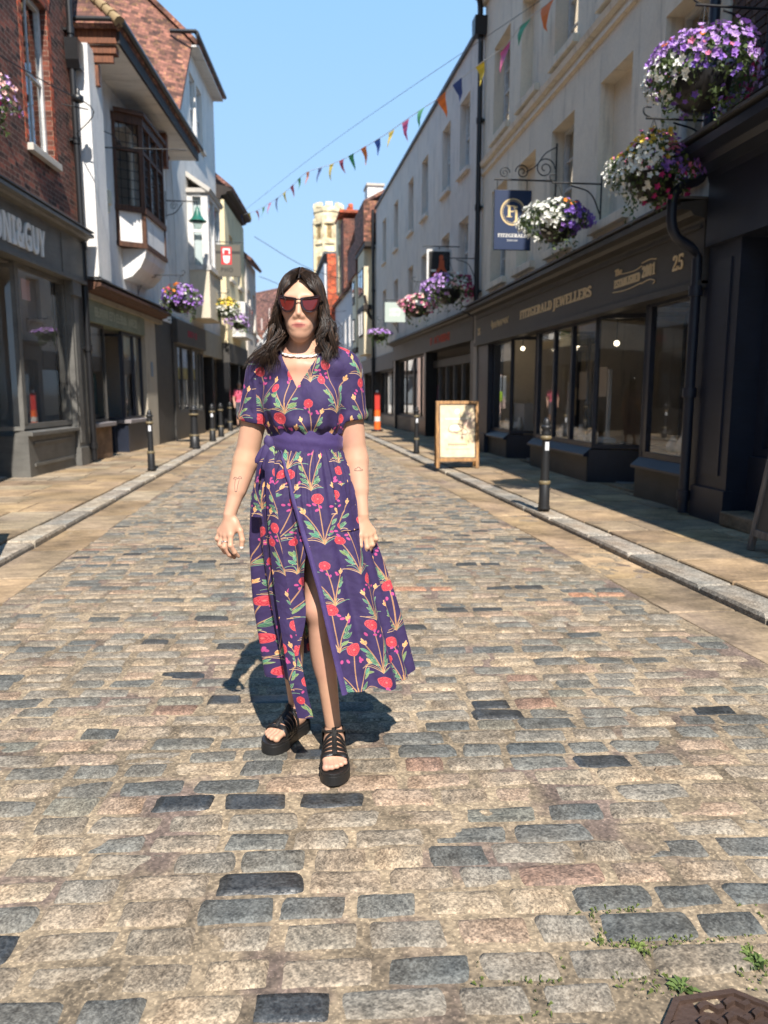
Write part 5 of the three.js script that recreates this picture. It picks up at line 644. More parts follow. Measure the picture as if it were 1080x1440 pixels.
// ---------------------------------------------------------------- bunting and cables
{
  const A = V(-2.2, 8.54, -33.71), Bp = V(4.1, 7.2, -11.79), N = V(Bp.z - A.z, 0, -(Bp.x - A.x)).normalize(), C = V(0, CAM_H, 0), hang = (px, py) => { const d = pixelRay(px, py), s = A.clone().sub(C).dot(N) / d.dot(N); return C.clone().add(d.multiplyScalar(s)); };
  const o = thing('bunting', 'string of coloured triangular flags strung across the street', 'bunting', A.toArray()), loc = p => p.clone().sub(A);
  const F = [[25, 682, 'r'], [47, 680, 'n'], [70, 674, 'y'], [92, 667, 'c'], [112, 656, 'g'], [132, 643, 'p'], [156, 628, 'n'], [182, 608, 'y'], [206, 588, 'c'], [228, 564, 'g'], [252, 545, 'o'], [290, 532, 'n'], [328, 520, 'y'], [362, 506, 'c'], [394, 490, 'g'], [432, 467, 'o'], [472, 443, 'b'], [515, 415, 'y'], [560, 383, 'p'], [615, 345, 'g'], [680, 303, 'o'], [730, 258, 'n'], [798, 202, 'y'], [875, 148, 'p'], [938, 70, 'g'], [1012, 12, 'o']];
  const cols = { r: [0.6, 0.05, 0.04], n: [0.03, 0.07, 0.25], y: [0.85, 0.6, 0.03], c: [0.55, 0.04, 0.09], g: [0.03, 0.30, 0.10], p: [0.8, 0.1, 0.27], o: [0.88, 0.2, 0.02], b: [0.04, 0.14, 0.5] }, mats = {}; for (const k in cols) mats[k] = phys(cols[k], { roughness: 0.8, transmission: 0.35, thickness: 0 });
  const pts = F.map(f => loc(hang(320 + f[0] * 0.4444, f[1] * 0.4444))); obj('cord', tube([V(0, 0, 0), ...pts, loc(Bp)], 0.007, 5, 120), M.paintWhite, o); const R = rng(55), dir = Bp.clone().sub(A).setY(0).normalize();
  F.forEach((f, i) => { const p = pts[i], s = 0.165 * (0.9 + R() * 0.25), L = 0.42 * (0.85 + R() * 0.25), sw = (R() - 0.5) * 0.5, out = V(-dir.z, 0, dir.x), tan = (i < pts.length - 1 ? pts[i + 1].clone().sub(p) : p.clone().sub(pts[i - 1])).normalize(); const pos = [], nn = 5; const row = (k) => { const t = k / nn, w = s * (1 - t), c = p.clone().add(V(0, -L * t * Math.cos(sw), 0)).add(out.clone().multiplyScalar(L * t * Math.sin(sw) + Math.sin(t * 4 + i) * 0.03)).add(dir.clone().multiplyScalar(L * t * (R() - 0.5) * 0.15)); return [c.clone().add(tan.clone().multiplyScalar(-w)), c.clone().add(tan.clone().multiplyScalar(w))]; }; let prev = row(0); for (let k = 1; k <= nn; k++) { const cur = row(k); for (const v of [prev[0], prev[1], cur[1], prev[0], cur[1], cur[0]]) pos.push(v.x, v.y, v.z); prev = cur; } const g = new THREE.BufferGeometry(); g.setAttribute('position', new THREE.Float32BufferAttribute(pos, 3)); g.computeVertexNormals(); obj('flag', g, mats[f[2]], o); });
  const c1 = hang(345, 295), c2 = hang(820, -40); tag(obj('support_cable', tube([c1, c1.clone().lerp(c2, 0.5).add(V(0, 0.16, 0)), c2], 0.005, 5, 40), M.lead), 'thin grey support cable running above the bunting', 'cable');
  const cab = (p, label) => tag(obj('overhead_cable', tube(p, 0.014, 5, 24), M.iron), label, 'cable'); cab([[-1.6, 8.6, -38], [0.8, 7.6, -40], [3.4, 7.3, -43]], 'upper dark cable sagging across the far end of the street'); cab([[-1.5, 7.1, -40], [1, 6.4, -41], [3.3, 6.7, -42]], 'lower dark cable sagging across the far end of the street'); cab([[-1.5, 6.1, -41], [1, 5.7, -43], [3.3, 6.0, -45]], 'lowest dark cable strung before the timbered gable house');
}
console.log('props');

// ---------------------------------------------------------------- distance-field modelling
const noise3 = (() => { const R = rng(909), n = 32, g = new Float32Array(n * n * n).map(() => R() * 2 - 1); return (x, y, z) => { const i = Math.floor(x), j = Math.floor(y), k = Math.floor(z), f = t => t * t * (3 - 2 * t), a = f(x - i), b = f(y - j), c = f(z - k), q = (p, r, s) => g[(p & 31) + 32 * ((r & 31) + 32 * (s & 31))]; return lerp(lerp(lerp(q(i, j, k), q(i + 1, j, k), a), lerp(q(i, j + 1, k), q(i + 1, j + 1, k), a), b), lerp(lerp(q(i, j, k + 1), q(i + 1, j, k + 1), a), lerp(q(i, j + 1, k + 1), q(i + 1, j + 1, k + 1), a), b), c); }; })();
const smin = (a, b, k) => { const h = Math.max(k - Math.abs(a - b), 0) / k; return Math.min(a, b) - h * h * k * 0.25; };
const cap = (a, b, ra, rb) => { const dx = b[0] - a[0], dy = b[1] - a[1], dz = b[2] - a[2], L = dx * dx + dy * dy + dz * dz; return (x, y, z) => { const px = x - a[0], py = y - a[1], pz = z - a[2], t = clamp((px * dx + py * dy + pz * dz) / L), ex = px - dx * t, ey = py - dy * t, ez = pz - dz * t; return Math.sqrt(ex * ex + ey * ey + ez * ez) - (ra + (rb - ra) * t); }; };
const ell = (c, r) => (x, y, z) => { const px = (x - c[0]) / r[0], py = (y - c[1]) / r[1], pz = (z - c[2]) / r[2], k0 = Math.sqrt(px * px + py * py + pz * pz), k1 = Math.sqrt((px / r[0]) ** 2 + (py / r[1]) ** 2 + (pz / r[2]) ** 2); return k1 < 1e-9 ? -Math.min(...r) : k0 * (k0 - 1) / k1; };
const uni = (list) => (x, y, z) => { let d = 9; for (const [f, k] of list) d = smin(d, f(x, y, z), k); return d; };
function nets(f, lo, hi, h) { // naive surface nets
  const n = lo.map((l, i) => Math.ceil((hi[i] - l) / h) + 1), [nx, ny, nz] = n, F = new Float32Array(nx * ny * nz), id = (i, j, k) => i + nx * (j + ny * k);
  for (let k = 0; k < nz; k++) for (let j = 0; j < ny; j++) for (let i = 0; i < nx; i++) F[id(i, j, k)] = f(lo[0] + i * h, lo[1] + j * h, lo[2] + k * h);
  const vid = new Int32Array(nx * ny * nz).fill(-1), pos = [], idx = [], E = [[0, 1], [2, 3], [4, 5], [6, 7], [0, 2], [1, 3], [4, 6], [5, 7], [0, 4], [1, 5], [2, 6], [3, 7]];
  for (let k = 0; k < nz - 1; k++) for (let j = 0; j < ny - 1; j++) for (let i = 0; i < nx - 1; i++) {
    const v = []; let m = 0; for (let c = 0; c < 8; c++) { const q = F[id(i + (c & 1), j + ((c >> 1) & 1), k + (c >> 2))]; v.push(q); if (q < 0) m |= 1 << c; } if (m === 0 || m === 255) continue;
    let sx = 0, sy = 0, sz = 0, cnt = 0; for (const [a, b] of E) if ((v[a] < 0) !== (v[b] < 0)) { const t = v[a] / (v[a] - v[b]); sx += lerp(a & 1, b & 1, t); sy += lerp((a >> 1) & 1, (b >> 1) & 1, t); sz += lerp(a >> 2, b >> 2, t); cnt++; }
    vid[id(i, j, k)] = pos.length / 3; pos.push(lo[0] + (i + sx / cnt) * h, lo[1] + (j + sy / cnt) * h, lo[2] + (k + sz / cnt) * h);
  }
  const face = (a, b, c, d, flip) => { if (a < 0 || b < 0 || c < 0 || d < 0) return; flip ? idx.push(a, c, b, a, d, c) : idx.push(a, b, c, a, c, d); };
  for (let k = 1; k < nz - 1; k++) for (let j = 1; j < ny - 1; j++) for (let i = 1; i < nx - 1; i++) { const a = F[id(i, j, k)] < 0;
    if (a !== F[id(i + 1, j, k)] < 0) face(vid[id(i, j - 1, k - 1)], vid[id(i, j, k - 1)], vid[id(i, j, k)], vid[id(i, j - 1, k)], !a);
    if (a !== F[id(i, j + 1, k)] < 0) face(vid[id(i - 1, j, k - 1)], vid[id(i - 1, j, k)], vid[id(i, j, k)], vid[id(i, j, k - 1)], !a);
    if (a !== F[id(i, j, k + 1)] < 0) face(vid[id(i - 1, j - 1, k)], vid[id(i, j - 1, k)], vid[id(i, j, k)], vid[id(i - 1, j, k)], !a); }
  const g = new THREE.BufferGeometry(); g.setAttribute('position', new THREE.Float32BufferAttribute(pos, 3)); g.setIndex(idx);
  const nrm = new Float32Array(pos.length), e = h * 0.5; for (let i = 0; i < pos.length; i += 3) { const [x, y, z] = [pos[i], pos[i + 1], pos[i + 2]]; let a = f(x + e, y, z) - f(x - e, y, z), b = f(x, y + e, z) - f(x, y - e, z), c = f(x, y, z + e) - f(x, y, z - e); const L = Math.hypot(a, b, c) || 1; nrm[i] = a / L; nrm[i + 1] = b / L; nrm[i + 2] = c / L; }
  g.setAttribute('normal', new THREE.BufferAttribute(nrm, 3)); g.setAttribute('uv', new THREE.BufferAttribute(new Float32Array(pos.length / 3 * 2), 2)); return g;
}
function colour(g, fn) { const p = g.attributes.position, c = new Float32Array(p.count * 3); for (let i = 0; i < p.count; i++) c.set(fn(p.getX(i), p.getY(i), p.getZ(i)), i * 3); g.setAttribute('color', new THREE.BufferAttribute(c, 3)); return g; }
function pushOut(f, p, gap, it = 4) { for (let k = 0; k < it; k++) { const d = f(p.x, p.y, p.z); if (d >= gap) return p; const e = 0.002; const n = V(f(p.x + e, p.y, p.z) - f(p.x - e, p.y, p.z), f(p.x, p.y + e, p.z) - f(p.x, p.y - e, p.z), f(p.x, p.y, p.z + e) - f(p.x, p.y, p.z - e)).normalize(); p.addScaledVector(n, gap - d); } return p; }
function taper(pts, rad, seg = 5, flat = 1) { // tapered tube through points
  const c = new THREE.CatmullRomCurve3(pts), n = (pts.length - 1) * 2, fr = c.computeFrenetFrames(n, false), pos = [], idx = [], uv = []; for (let i = 0; i <= n; i++) { const p = c.getPoint(i / n), r = rad(i / n); for (let k = 0; k <= seg; k++) { const a = k / seg * Math.PI * 2; const q = p.clone().addScaledVector(fr.normals[i], Math.cos(a) * r).addScaledVector(fr.binormals[i], Math.sin(a) * r * flat); pos.push(q.x, q.y, q.z); uv.push(k / seg, i / n); } }
  for (let i = 0; i < n; i++) for (let k = 0; k < seg; k++) { const a = i * (seg + 1) + k, b = a + 1, d = a + seg + 1, e = d + 1; idx.push(a, d, b, b, d, e); } const g = new THREE.BufferGeometry(); g.setAttribute('position', new THREE.Float32BufferAttribute(pos, 3)); g.setAttribute('uv', new THREE.Float32BufferAttribute(uv, 2)); g.setIndex(idx); g.computeVertexNormals(); return g;
}
// ---------------------------------------------------------------- the woman in the floral dress
{
  const fwd = V(Math.sin(YAW), 0, -Math.cos(YAW)), rt = V(Math.cos(YAW), 0, Math.sin(YAW)), base = fwd.multiplyScalar(2.62).add(rt.multiplyScalar(-0.2578));
  const who = thing('person', 'person in a purple floral wrap dress, red sunglasses and black sandals walking along the setts', 'person', [base.x, 0, base.z], -YAW);
  const mirror = (p, s) => [p[0] * s, p[1], p[2]], add = (a, b) => [a[0] + b[0], a[1] + b[1], a[2] + b[2]];
  // limbs
  const arm = [{ s: [-0.152, 1.36, -0.03], e: [-0.217, 1.07, -0.03], w: [-0.268, 0.886, 0.03] }, { s: [0.128, 1.37, -0.03], e: [0.160, 1.075, -0.03], w: [0.184, 0.886, 0.035] }];
  const fore = arm.map(a => uni([[cap(a.e, a.w, 0.039, 0.0215), 0.001], [cap([lerp(a.e[0], a.w[0], .1), lerp(a.e[1], a.w[1], .1), lerp(a.e[2], a.w[2], .1)], [lerp(a.e[0], a.w[0], .55), lerp(a.e[1], a.w[1], .55), lerp(a.e[2], a.w[2], .55)], 0.041, 0.032), 0.01]]));
  const leg = [{ h: [0.07, 0.9, 0], k: [0.034, 0.575, 0.082], a: [0.077, 0.125, 0.03] }, { h: [-0.075, 0.9, 0], k: [-0.085, 0.52, -0.02], a: [-0.076, 0.125, -0.165] }];
  const mid = (a, b, t, o = [0, 0, 0]) => [0, 1, 2].map(i => lerp(a[i], b[i], t) + o[i]);
  const shin = leg.map(l => uni([[cap(l.k, l.a, 0.045, 0.0275), 0.001], [ell(mid(l.k, l.a, 0.3, [0, 0, -0.018]), [0.043, 0.12, 0.045]), 0.03], [ell(add(l.k, [0, 0.0, 0.004]), [0.038, 0.05, 0.040]), 0.03]]));
  const torso = uni([[cap([-0.125, 1.372, -0.035], [0.105, 1.38, -0.035], 0.043, 0.043), 0.001], [ell([-0.012, 1.27, -0.02], [0.132, 0.165, 0.092]), 0.05], [ell([-0.006, 1.12, -0.01], [0.104, 0.13, 0.08]), 0.06], [ell([-0.004, 0.94, -0.01], [0.15, 0.14, 0.105]), 0.06], [ell([-0.072, 1.255, 0.052], [0.05, 0.055, 0.046]), 0.03], [ell([0.048, 1.26, 0.052], [0.05, 0.055, 0.046]), 0.03]]);
  const neck = uni([[cap([-0.015, 1.52, -0.016], [-0.012, 1.39, -0.034], 0.041, 0.050), 0.001], [cap([-0.03, 1.5, 0.01], [-0.028, 1.405, 0.03], 0.012, 0.012), 0.03], [cap([-0.12, 1.395, -0.03], [-0.02, 1.43, -0.03], 0.03, 0.045), 0.04], [cap([0.1, 1.40, -0.03], [-0.01, 1.43, -0.03], 0.03, 0.045), 0.04], [cap([-0.11, 1.375, 0.025], [-0.03, 1.385, 0.045], 0.012, 0.012), 0.03], [cap([0.09, 1.38, 0.025], [0.005, 1.385, 0.045], 0.012, 0.012), 0.03]]);
  const upper = uni([[torso, 0.001], [neck, 0.035], ...arm.map(a => [cap(a.s, a.e, 0.047, 0.039), 0.035])]);
  const arms = uni([[upper, 0.001], ...fore.map(f => [f, 0.02])]);
  const legs = uni([[(x, y, z) => torso(x, y, z), 0.001], ...leg.map(l => [cap(l.h, l.k, 0.083, 0.047), 0.04]), ...shin.map(s => [s, 0.02])]);
  const bodyF = (x, y, z) => y > 1.02 ? arms(x, y, z) : y < 0.86 ? legs(x, y, z) : Math.min(smin(legs(x, y, z), 9, 0.001), Math.min(fore[0](x, y, z), fore[1](x, y, z)));
  // head
  const HC = [-0.016, 1.575, 0.0], L = (p) => add(p, HC), turn = 0.06;
  const headParts = [[ell(L([0, 0.033, -0.015]), [0.069, 0.088, 0.09]), 0.001], [ell(L([0, -0.026, 0.026]), [0.0495, 0.075, 0.063]), 0.03], [ell(L([0, -0.096, 0.058]), [0.017, 0.016, 0.018]), 0.028], [ell(L([-0.036, -0.02, 0.05]), [0.0195, 0.02, 0.023]), 0.022], [ell(L([0.036, -0.02, 0.05]), [0.0195, 0.02, 0.023]), 0.022],
    [cap(L([-0.042, -0.05, 0.0]), L([-0.009, -0.097, 0.05]), 0.010, 0.011), 0.03], [cap(L([0.042, -0.05, 0.0]), L([0.009, -0.097, 0.05]), 0.010, 0.011), 0.03], [cap(L([-0.034, 0.02, 0.07]), L([0.034, 0.02, 0.07]), 0.013, 0.013), 0.02],
    [cap(L([0.001, 0.012, 0.083]), L([0.002, -0.038, 0.0985]), 0.0062, 0.0082), 0.014], [ell(L([-0.0075, -0.0445, 0.089]), [0.006, 0.0055, 0.008]), 0.008], [ell(L([0.011, -0.0445, 0.089]), [0.006, 0.0055, 0.008]), 0.008],
    [cap(L([-0.023, -0.0695, 0.072]), L([-0.002, -0.0685, 0.0825]), 0.0026, 0.005), 0.009], [cap(L([0.025, -0.0695, 0.072]), L([0.004, -0.0685, 0.0825]), 0.0026, 0.005), 0.009], [cap(L([-0.012, -0.0785, 0.0775]), L([0.014, -0.0785, 0.0775]), 0.0056, 0.0056), 0.007], [ell(L([0, -0.066, 0.057]), [0.026, 0.030, 0.021]), 0.04],
    [ell(L([-0.071, -0.012, -0.008]), [0.009, 0.03, 0.018]), 0.008], [ell(L([0.071, -0.012, -0.008]), [0.009, 0.03, 0.018]), 0.008]];
  const headU = uni(headParts), socket = [ell(L([-0.031, 0.0, 0.088]), [0.017, 0.011, 0.014]), ell(L([0.031, 0.0, 0.088]), [0.017, 0.011, 0.014])], ball = [ell(L([-0.031, 0.0, 0.066]), [0.0125, 0.0125, 0.0125]), ell(L([0.031, 0.0, 0.066]), [0.0125, 0.0125, 0.0125])];
  const headF0 = (x0, y0, z0) => { const cp = Math.cos(0.09), sp = Math.sin(0.09), yy = y0 - HC[1], zz = z0 - HC[2], x = x0, y = HC[1] + yy * cp - zz * sp, z = HC[2] + zz * cp + yy * sp; let d = headU(x, y, z); for (const s of socket) d = -smin(-d, s(x, y, z), 0.012); for (const b of ball) d = Math.min(d, b(x, y, z)); return d; };
  const headF = (x, y, z) => smin(headF0(x, y, z), upper(x, y, z), 0.02);
  // hands: knuckle row runs front to back, thumb leads
  const fingers = [[[-0.010, -0.066, 0.021], [-0.017, -0.101, 0.030], [-0.002, -0.126, 0.030], [0.015, -0.143, 0.024], 0.0088], [[-0.017, -0.069, 0.004], [-0.028, -0.107, 0.008], [-0.010, -0.136, 0.008], [0.011, -0.150, 0.003], 0.009], [[-0.021, -0.066, -0.013], [-0.033, -0.101, -0.013], [-0.015, -0.129, -0.013], [0.006, -0.140, -0.017], 0.0086], [[-0.022, -0.058, -0.029], [-0.034, -0.084, -0.032], [-0.020, -0.105, -0.033], [-0.003, -0.114, -0.035], 0.0075], [[0.010, -0.022, 0.018], [0.019, -0.054, 0.036], [0.021, -0.084, 0.044], [0.019, -0.110, 0.042], 0.0098]];
  fingers.forEach(f => { for (let k = 0; k < 4; k++) { const [x, y, z] = f[k]; f[k] = [x * 0.77 + z * 0.64, y, z * 0.77 - x * 0.64]; } });
  const hands = arm.map((a, i) => { const s = i ? -1 : 1, at2 = p => add(mirror(p, s), a.w), lst = [[fore[i], 0.001]]; fingers.slice(0, 4).forEach(f => lst.push([cap(add(a.w, [0, -0.014, 0]), at2(f[0]), 0.0145, 0.0118), 0.011])); const palm = uni(lst), fs = fingers.map((f, k) => uni([[cap(at2(f[0]), at2(f[1]), f[4] * 1.08, f[4]), 0.001], [cap(at2(f[1]), at2(f[2]), f[4], f[4] * 0.92), 0.004], [cap(at2(f[2]), at2(f[3]), f[4] * 0.92, f[4] * 0.74), 0.004]])); const thumbPad = ell(at2([0.021, -0.036, 0.010]), [0.015, 0.026, 0.016]); return { at2, f: (x, y, z) => { let d = smin(palm(x, y, z), thumbPad(x, y, z), 0.014); for (const q of fs) d = smin(d, q(x, y, z), 0.0055); return d; } }; });
  // feet
  const feet = [{ i: 0, heel: [0.077, 0, 0.0], dir: [0.085, 0, 0.99], inner: -1 }, { i: 1, heel: [-0.066, 0, -0.205], dir: [-0.45, 0, 0.89], inner: 1 }];
  for (const f of feet) { const d = V(...f.dir).normalize(), sd = V(d.z, 0, -d.x); f.d = d; f.sd = sd; f.put = (fw, y, side) => [f.heel[0] + d.x * fw + sd.x * side * f.inner, y, f.heel[2] + d.z * fw + sd.z * side * f.inner];
    const lst = [[shin[f.i], 0.001], [ell(f.put(0.02, 0.075, 0), [0.03, 0.033, 0.036]), 0.02], [cap(f.put(0.045, 0.098, 0), f.put(0.14, 0.066, 0.006), 0.027, 0.018), 0.03], [cap(f.put(0.02, 0.066, -0.008), f.put(0.15, 0.062, -0.026), 0.024, 0.016), 0.025], [cap(f.put(0.02, 0.066, 0.005), f.put(0.155, 0.062, 0.026), 0.024, 0.018), 0.025]];
    const toes = [[0.03, 0.155, 0.204, 0.0115], [0.0105, 0.16, 0.205, 0.0085], [-0.006, 0.157, 0.198, 0.008], [-0.021, 0.152, 0.187, 0.0075], [-0.034, 0.143, 0.174, 0.007]].map(([s, a, b, r]) => uni([[cap(f.put(a, 0.066, s), f.put(b, 0.058, s), r, r), 0.001], [ell(f.put(b, 0.058, s), [r * 1.12, r * 1.05, r * 1.12]), 0.004]])); const m = uni(lst); f.f = (x, y, z) => { let q = m(x, y, z); for (const t of toes) q = smin(q, t(x, y, z), 0.007); return q; }; f.toes = toes; }
  const skin = (x, y, z) => { const n = 1 + noise3(x * 90, y * 90, z * 90) * 0.04 + noise3(x * 18, y * 18, z * 18) * 0.06; return [0.52 * n, 0.295 * n * (1 - 0.07 * noise3(x * 14, y * 14, z * 14)), 0.20 * n]; };
  const skinHead = (x, y, z) => { const c = skin(x, y, z), lx = x - HC[0], yr = y - HC[1], lz = z - HC[2], ly = yr * 0.996 - lz * 0.0899; const lip = clamp(1.3 - Math.hypot((lx - 0.001) / 0.0235, (ly + 0.0738) / 0.0088)) * (lz > 0.065 ? 1 : 0); if (lip > 0) { const t = Math.min(1, lip * 1.3); c[0] = lerp(c[0], 0.36, t); c[1] = lerp(c[1], 0.115, t); c[2] = lerp(c[2], 0.10, t); if (Math.abs(ly + 0.0732 - lx * lx * 3) < 0.0013 && Math.abs(lx) < 0.022) { c[0] = 0.16; c[1] = 0.05; c[2] = 0.045; } } const brow = Math.abs(ly - 0.024 + Math.abs(lx) * 0.05) < 0.005 && Math.abs(lx) > 0.012 && Math.abs(lx) < 0.045 && lz > 0.04; for (const b of [-0.031, 0.031]) { const r = Math.hypot(lx - b, ly); if (lz > 0.07 && r < 0.011) return r < 0.005 ? [0.05, 0.03, 0.02] : [0.7, 0.66, 0.62]; } const ck = Math.exp(-(((Math.abs(lx) - 0.037) / 0.02) ** 2 + ((ly + 0.03) / 0.02) ** 2)) * (lz > 0.03 ? 0.10 : 0); c[1] *= 1 - ck; c[2] *= 1 - ck; return c; };
  const bodies = [];
  bodies.push(colour(nets((x, y, z) => bodyF(x, y, z), [-0.36, 0.118, -0.26], [0.27, 1.448, 0.25], 0.0065).clone(), skin));
  bodies.push(colour(nets(headF, [-0.11, 1.436, -0.12], [0.09, 1.71, 0.135], 0.0023), skinHead));
  hands.forEach((h, i) => { const w = arm[i].w, nail = (x, y, z) => { for (const k of [0, 1, 2, 3, 4]) { const t = h.at2(fingers[k][3]); if (Math.hypot(x - t[0], y - t[1], z - t[2]) < 0.0085 && (k === 4 ? z > t[2] + 0.002 : (i ? x > t[0] : x < t[0]) && y > t[1] - 0.004)) return k === 4 || i === 0 ? [0.74, 0.66, 0.6] : [0.62, 0.36, 0.3]; } return skin(x, y, z); }; bodies.push(colour(nets(h.f, [w[0] - 0.06, w[1] - 0.168, w[2] - 0.065], [w[0] + 0.06, w[1] + 0.012, w[2] + 0.072], 0.0024), nail)); });
  for (const f of feet) { const c = f.put(0.1, 0, 0); bodies.push(colour(nets(f.f, [c[0] - 0.15, 0.04, c[2] - 0.16], [c[0] + 0.15, 0.13, c[2] + 0.16], 0.003), skin)); }
  // drop what lies in the hand boxes of the body mesh (the fine grids take over below the wrist)
  { const g = bodies[0], p = g.attributes.position, ix = g.index.array, keep = []; for (let i = 0; i < ix.length; i += 3) { const a = ix[i], y = p.getY(a), x = p.getX(a); if (y < 0.889 && y > 0.8 && arm.some(m => Math.hypot(x - m.w[0], p.getZ(a) - m.w[2]) < 0.045 && y < 0.889)) continue; keep.push(ix[i], ix[i + 1], ix[i + 2]); } g.setIndex(keep); }
  const skinM = phys([1, 1, 1], { vertexColors: true, roughness: 0.46, specularIntensity: 0.55, sheen: 0.15, sheenColor: new THREE.Color(1, 0.7, 0.6) });
  const bodyMesh = obj('body', mergeGeometries(bodies.map(g => { g = g.toNonIndexed(); return g; })), skinM, who);

  // cloth print: scattered stems with poppies, buds and leaves on deep violet
  const print = canvasTex(2048, 2048, (c, w, h) => {
    c.fillStyle = '#342552'; c.fillRect(0, 0, w, h); const R = rng(2024), S = w / 0.86; c.lineCap = 'round'; c.lineJoin = 'round';
    const leaf = (x, y, a, l, col, edge) => { c.save(); c.translate(x, y); c.rotate(a); c.beginPath(); c.moveTo(0, 0); c.quadraticCurveTo(l * 0.45, -l * 0.34, l, 0); c.quadraticCurveTo(l * 0.45, l * 0.34, 0, 0); c.fillStyle = col; c.fill(); c.strokeStyle = edge; c.lineWidth = 2.5; c.stroke(); c.beginPath(); c.moveTo(0, 0); c.lineTo(l * 0.9, 0); c.lineWidth = 3; c.stroke(); c.restore(); };
    const poppy = (x, y, r, a) => { c.save(); c.translate(x, y); c.rotate(a); c.fillStyle = '#cf5458'; c.beginPath(); for (let i = 0; i <= 24; i++) { const t = i / 24 * Math.PI * 2, q = r * (1 + 0.025 * Math.sin(t * 6 + a * 9)); c.lineTo(Math.cos(t) * q * 0.95, Math.sin(t) * q); } c.fill(); c.strokeStyle = '#b8203a'; c.lineWidth = 4; for (const k of [0.78, 0.55, 0.32]) { c.beginPath(); for (let i = 0; i <= 26; i++) { const t = i / 26 * Math.PI * 2, q = r * k * (1 + 0.12 * Math.sin(t * 7 + k * 20)); c.lineTo(Math.cos(t) * q, Math.sin(t) * q); } c.stroke(); } c.fillStyle = '#f4736e'; c.beginPath(); c.arc(0, 0, r * 0.14, 0, 7); c.fill(); c.restore(); };
    const bud = (x, y, a, l) => { leaf(x, y, a, l, '#e59a55', '#f0c28a'); leaf(x, y, a - 0.5, l * 0.7, '#d9743f', '#f0c28a'); leaf(x, y, a + 0.5, l * 0.7, '#d9743f', '#f0c28a'); };
    const plant = (seed, x, y, sc) => { const R = rng(seed), u = S * 0.01 * sc; for (let i = 0; i < 9; i++) { const a = -Math.PI / 2 + (i - 4) * 0.27, l = u * (4 + R() * 3); c.strokeStyle = ['#d8b284', '#bf9463', '#7fa37f'][i % 3]; c.lineWidth = 4.5; c.beginPath(); c.moveTo(x, y); c.quadraticCurveTo(x + Math.cos(a) * l * 0.5, y + Math.sin(a) * l * 0.9, x + Math.cos(a) * l * 1.25, y + Math.sin(a) * l * 0.55); c.stroke(); }
      const top = u * (15 + R() * 5), lean = (R() - 0.5) * u * 5, gx = x + lean, gy = y - top; const st = (x1, y1, bend) => { c.strokeStyle = '#d2a272'; c.lineWidth = 6.5; c.beginPath(); c.moveTo(x, y); c.quadraticCurveTo(x + bend, (y + y1) / 2, x1, y1); c.stroke(); c.strokeStyle = '#8a5a3a'; c.lineWidth = 2; c.stroke(); };
      st(gx, gy, -lean * 0.6); const bx1 = x + u * (4 + R() * 2), by1 = y - top * (0.6 + R() * 0.2); st(bx1, by1, u); const bx2 = x - u * (3.5 + R() * 2), by2 = y - top * (0.5 + R() * 0.25); st(bx2, by2, -u);
      const greens = ['#2a7060', '#34826f', '#1c5c4b', '#71874a']; for (let k = 0; k < 10; k++) { const t = 0.2 + R() * 0.5, sx = lerp(x, k % 2 ? bx1 : bx2, t), sy = lerp(y, k % 2 ? by1 : by2, t); leaf(sx, sy, -Math.PI / 2 + (k % 2 ? 1 : -1) * (0.4 + R() * 0.9), u * (2.2 + R() * 1.5), greens[Math.floor(R() * 4)], '#93a67c'); }
      poppy(gx, gy, u * (2.0 + R() * 0.5), R() * 6); bud(bx1, by1, -Math.PI / 2 + 0.3, u * 2.6); if (R() < 0.3) poppy(bx2, by2, u * 1.7, R() * 6); else bud(bx2, by2, -Math.PI / 2 - 0.3, u * 2.6); c.fillStyle = '#c04b84'; for (let k = 0; k < 5; k++) { c.beginPath(); c.ellipse(gx + (R() - 0.5) * u * 9, gy + u * (2 + R() * 3), u * 0.45, u * 0.75, R() * 3, 0, 7); c.fill(); } };
    let s = 1; for (let i = 0; i < 9; i++) for (let j = 0; j < 5; j++) { const x = (i + 0.5 + (R() - 0.5) * 0.35) * w / 9, y = ((j + 0.85 + (i % 2) * 0.5 + (R() - 0.5) * 0.3) % 5) * h / 5, sc = 0.66 + R() * 0.26; s++; for (const ox of [-w, 0, w]) for (const oy of [0, h]) if (x + ox > -300 && x + ox < w + 300 && y + oy > -100 && y + oy < h + 700) plant(s, x + ox, y + oy, sc); }
    const im = c.getImageData(0, 0, w, h), d = im.data; for (let k = 0; k < d.length; k += 4) { const i = (k >> 2) % w, j = Math.floor((k >> 2) / w), f = 0.9 + ((i ^ j) & 1) * 0.05 + nC(i / w * 2, j / h * 2) * 0.12; d[k] *= f; d[k + 1] *= f; d[k + 2] *= f; } c.putImageData(im, 0, 0);
  }, 0.86, 0.86);
  const crease = ctex(512, 0.42, (u, v) => 0.5 + (nA(u, v * 0.6) - 0.5) * 1.1 + (nB(u, v) - 0.5) * 0.4, false);
  const cloth = phys([0.86, 0.86, 0.88], { map: print, bumpMap: crease, bumpScale: 0.011, roughness: 0.78, sheen: 0.3, sheenColor: new THREE.Color(0.5, 0.4, 0.7), sheenRoughness: 0.6 }), plain = phys([0.046, 0.026, 0.115], { bumpMap: crease, bumpScale: 0.009, roughness: 0.75, sheen: 0.3, sheenColor: new THREE.Color(0.5, 0.4, 0.7) });
  const dress = part('dress', who);
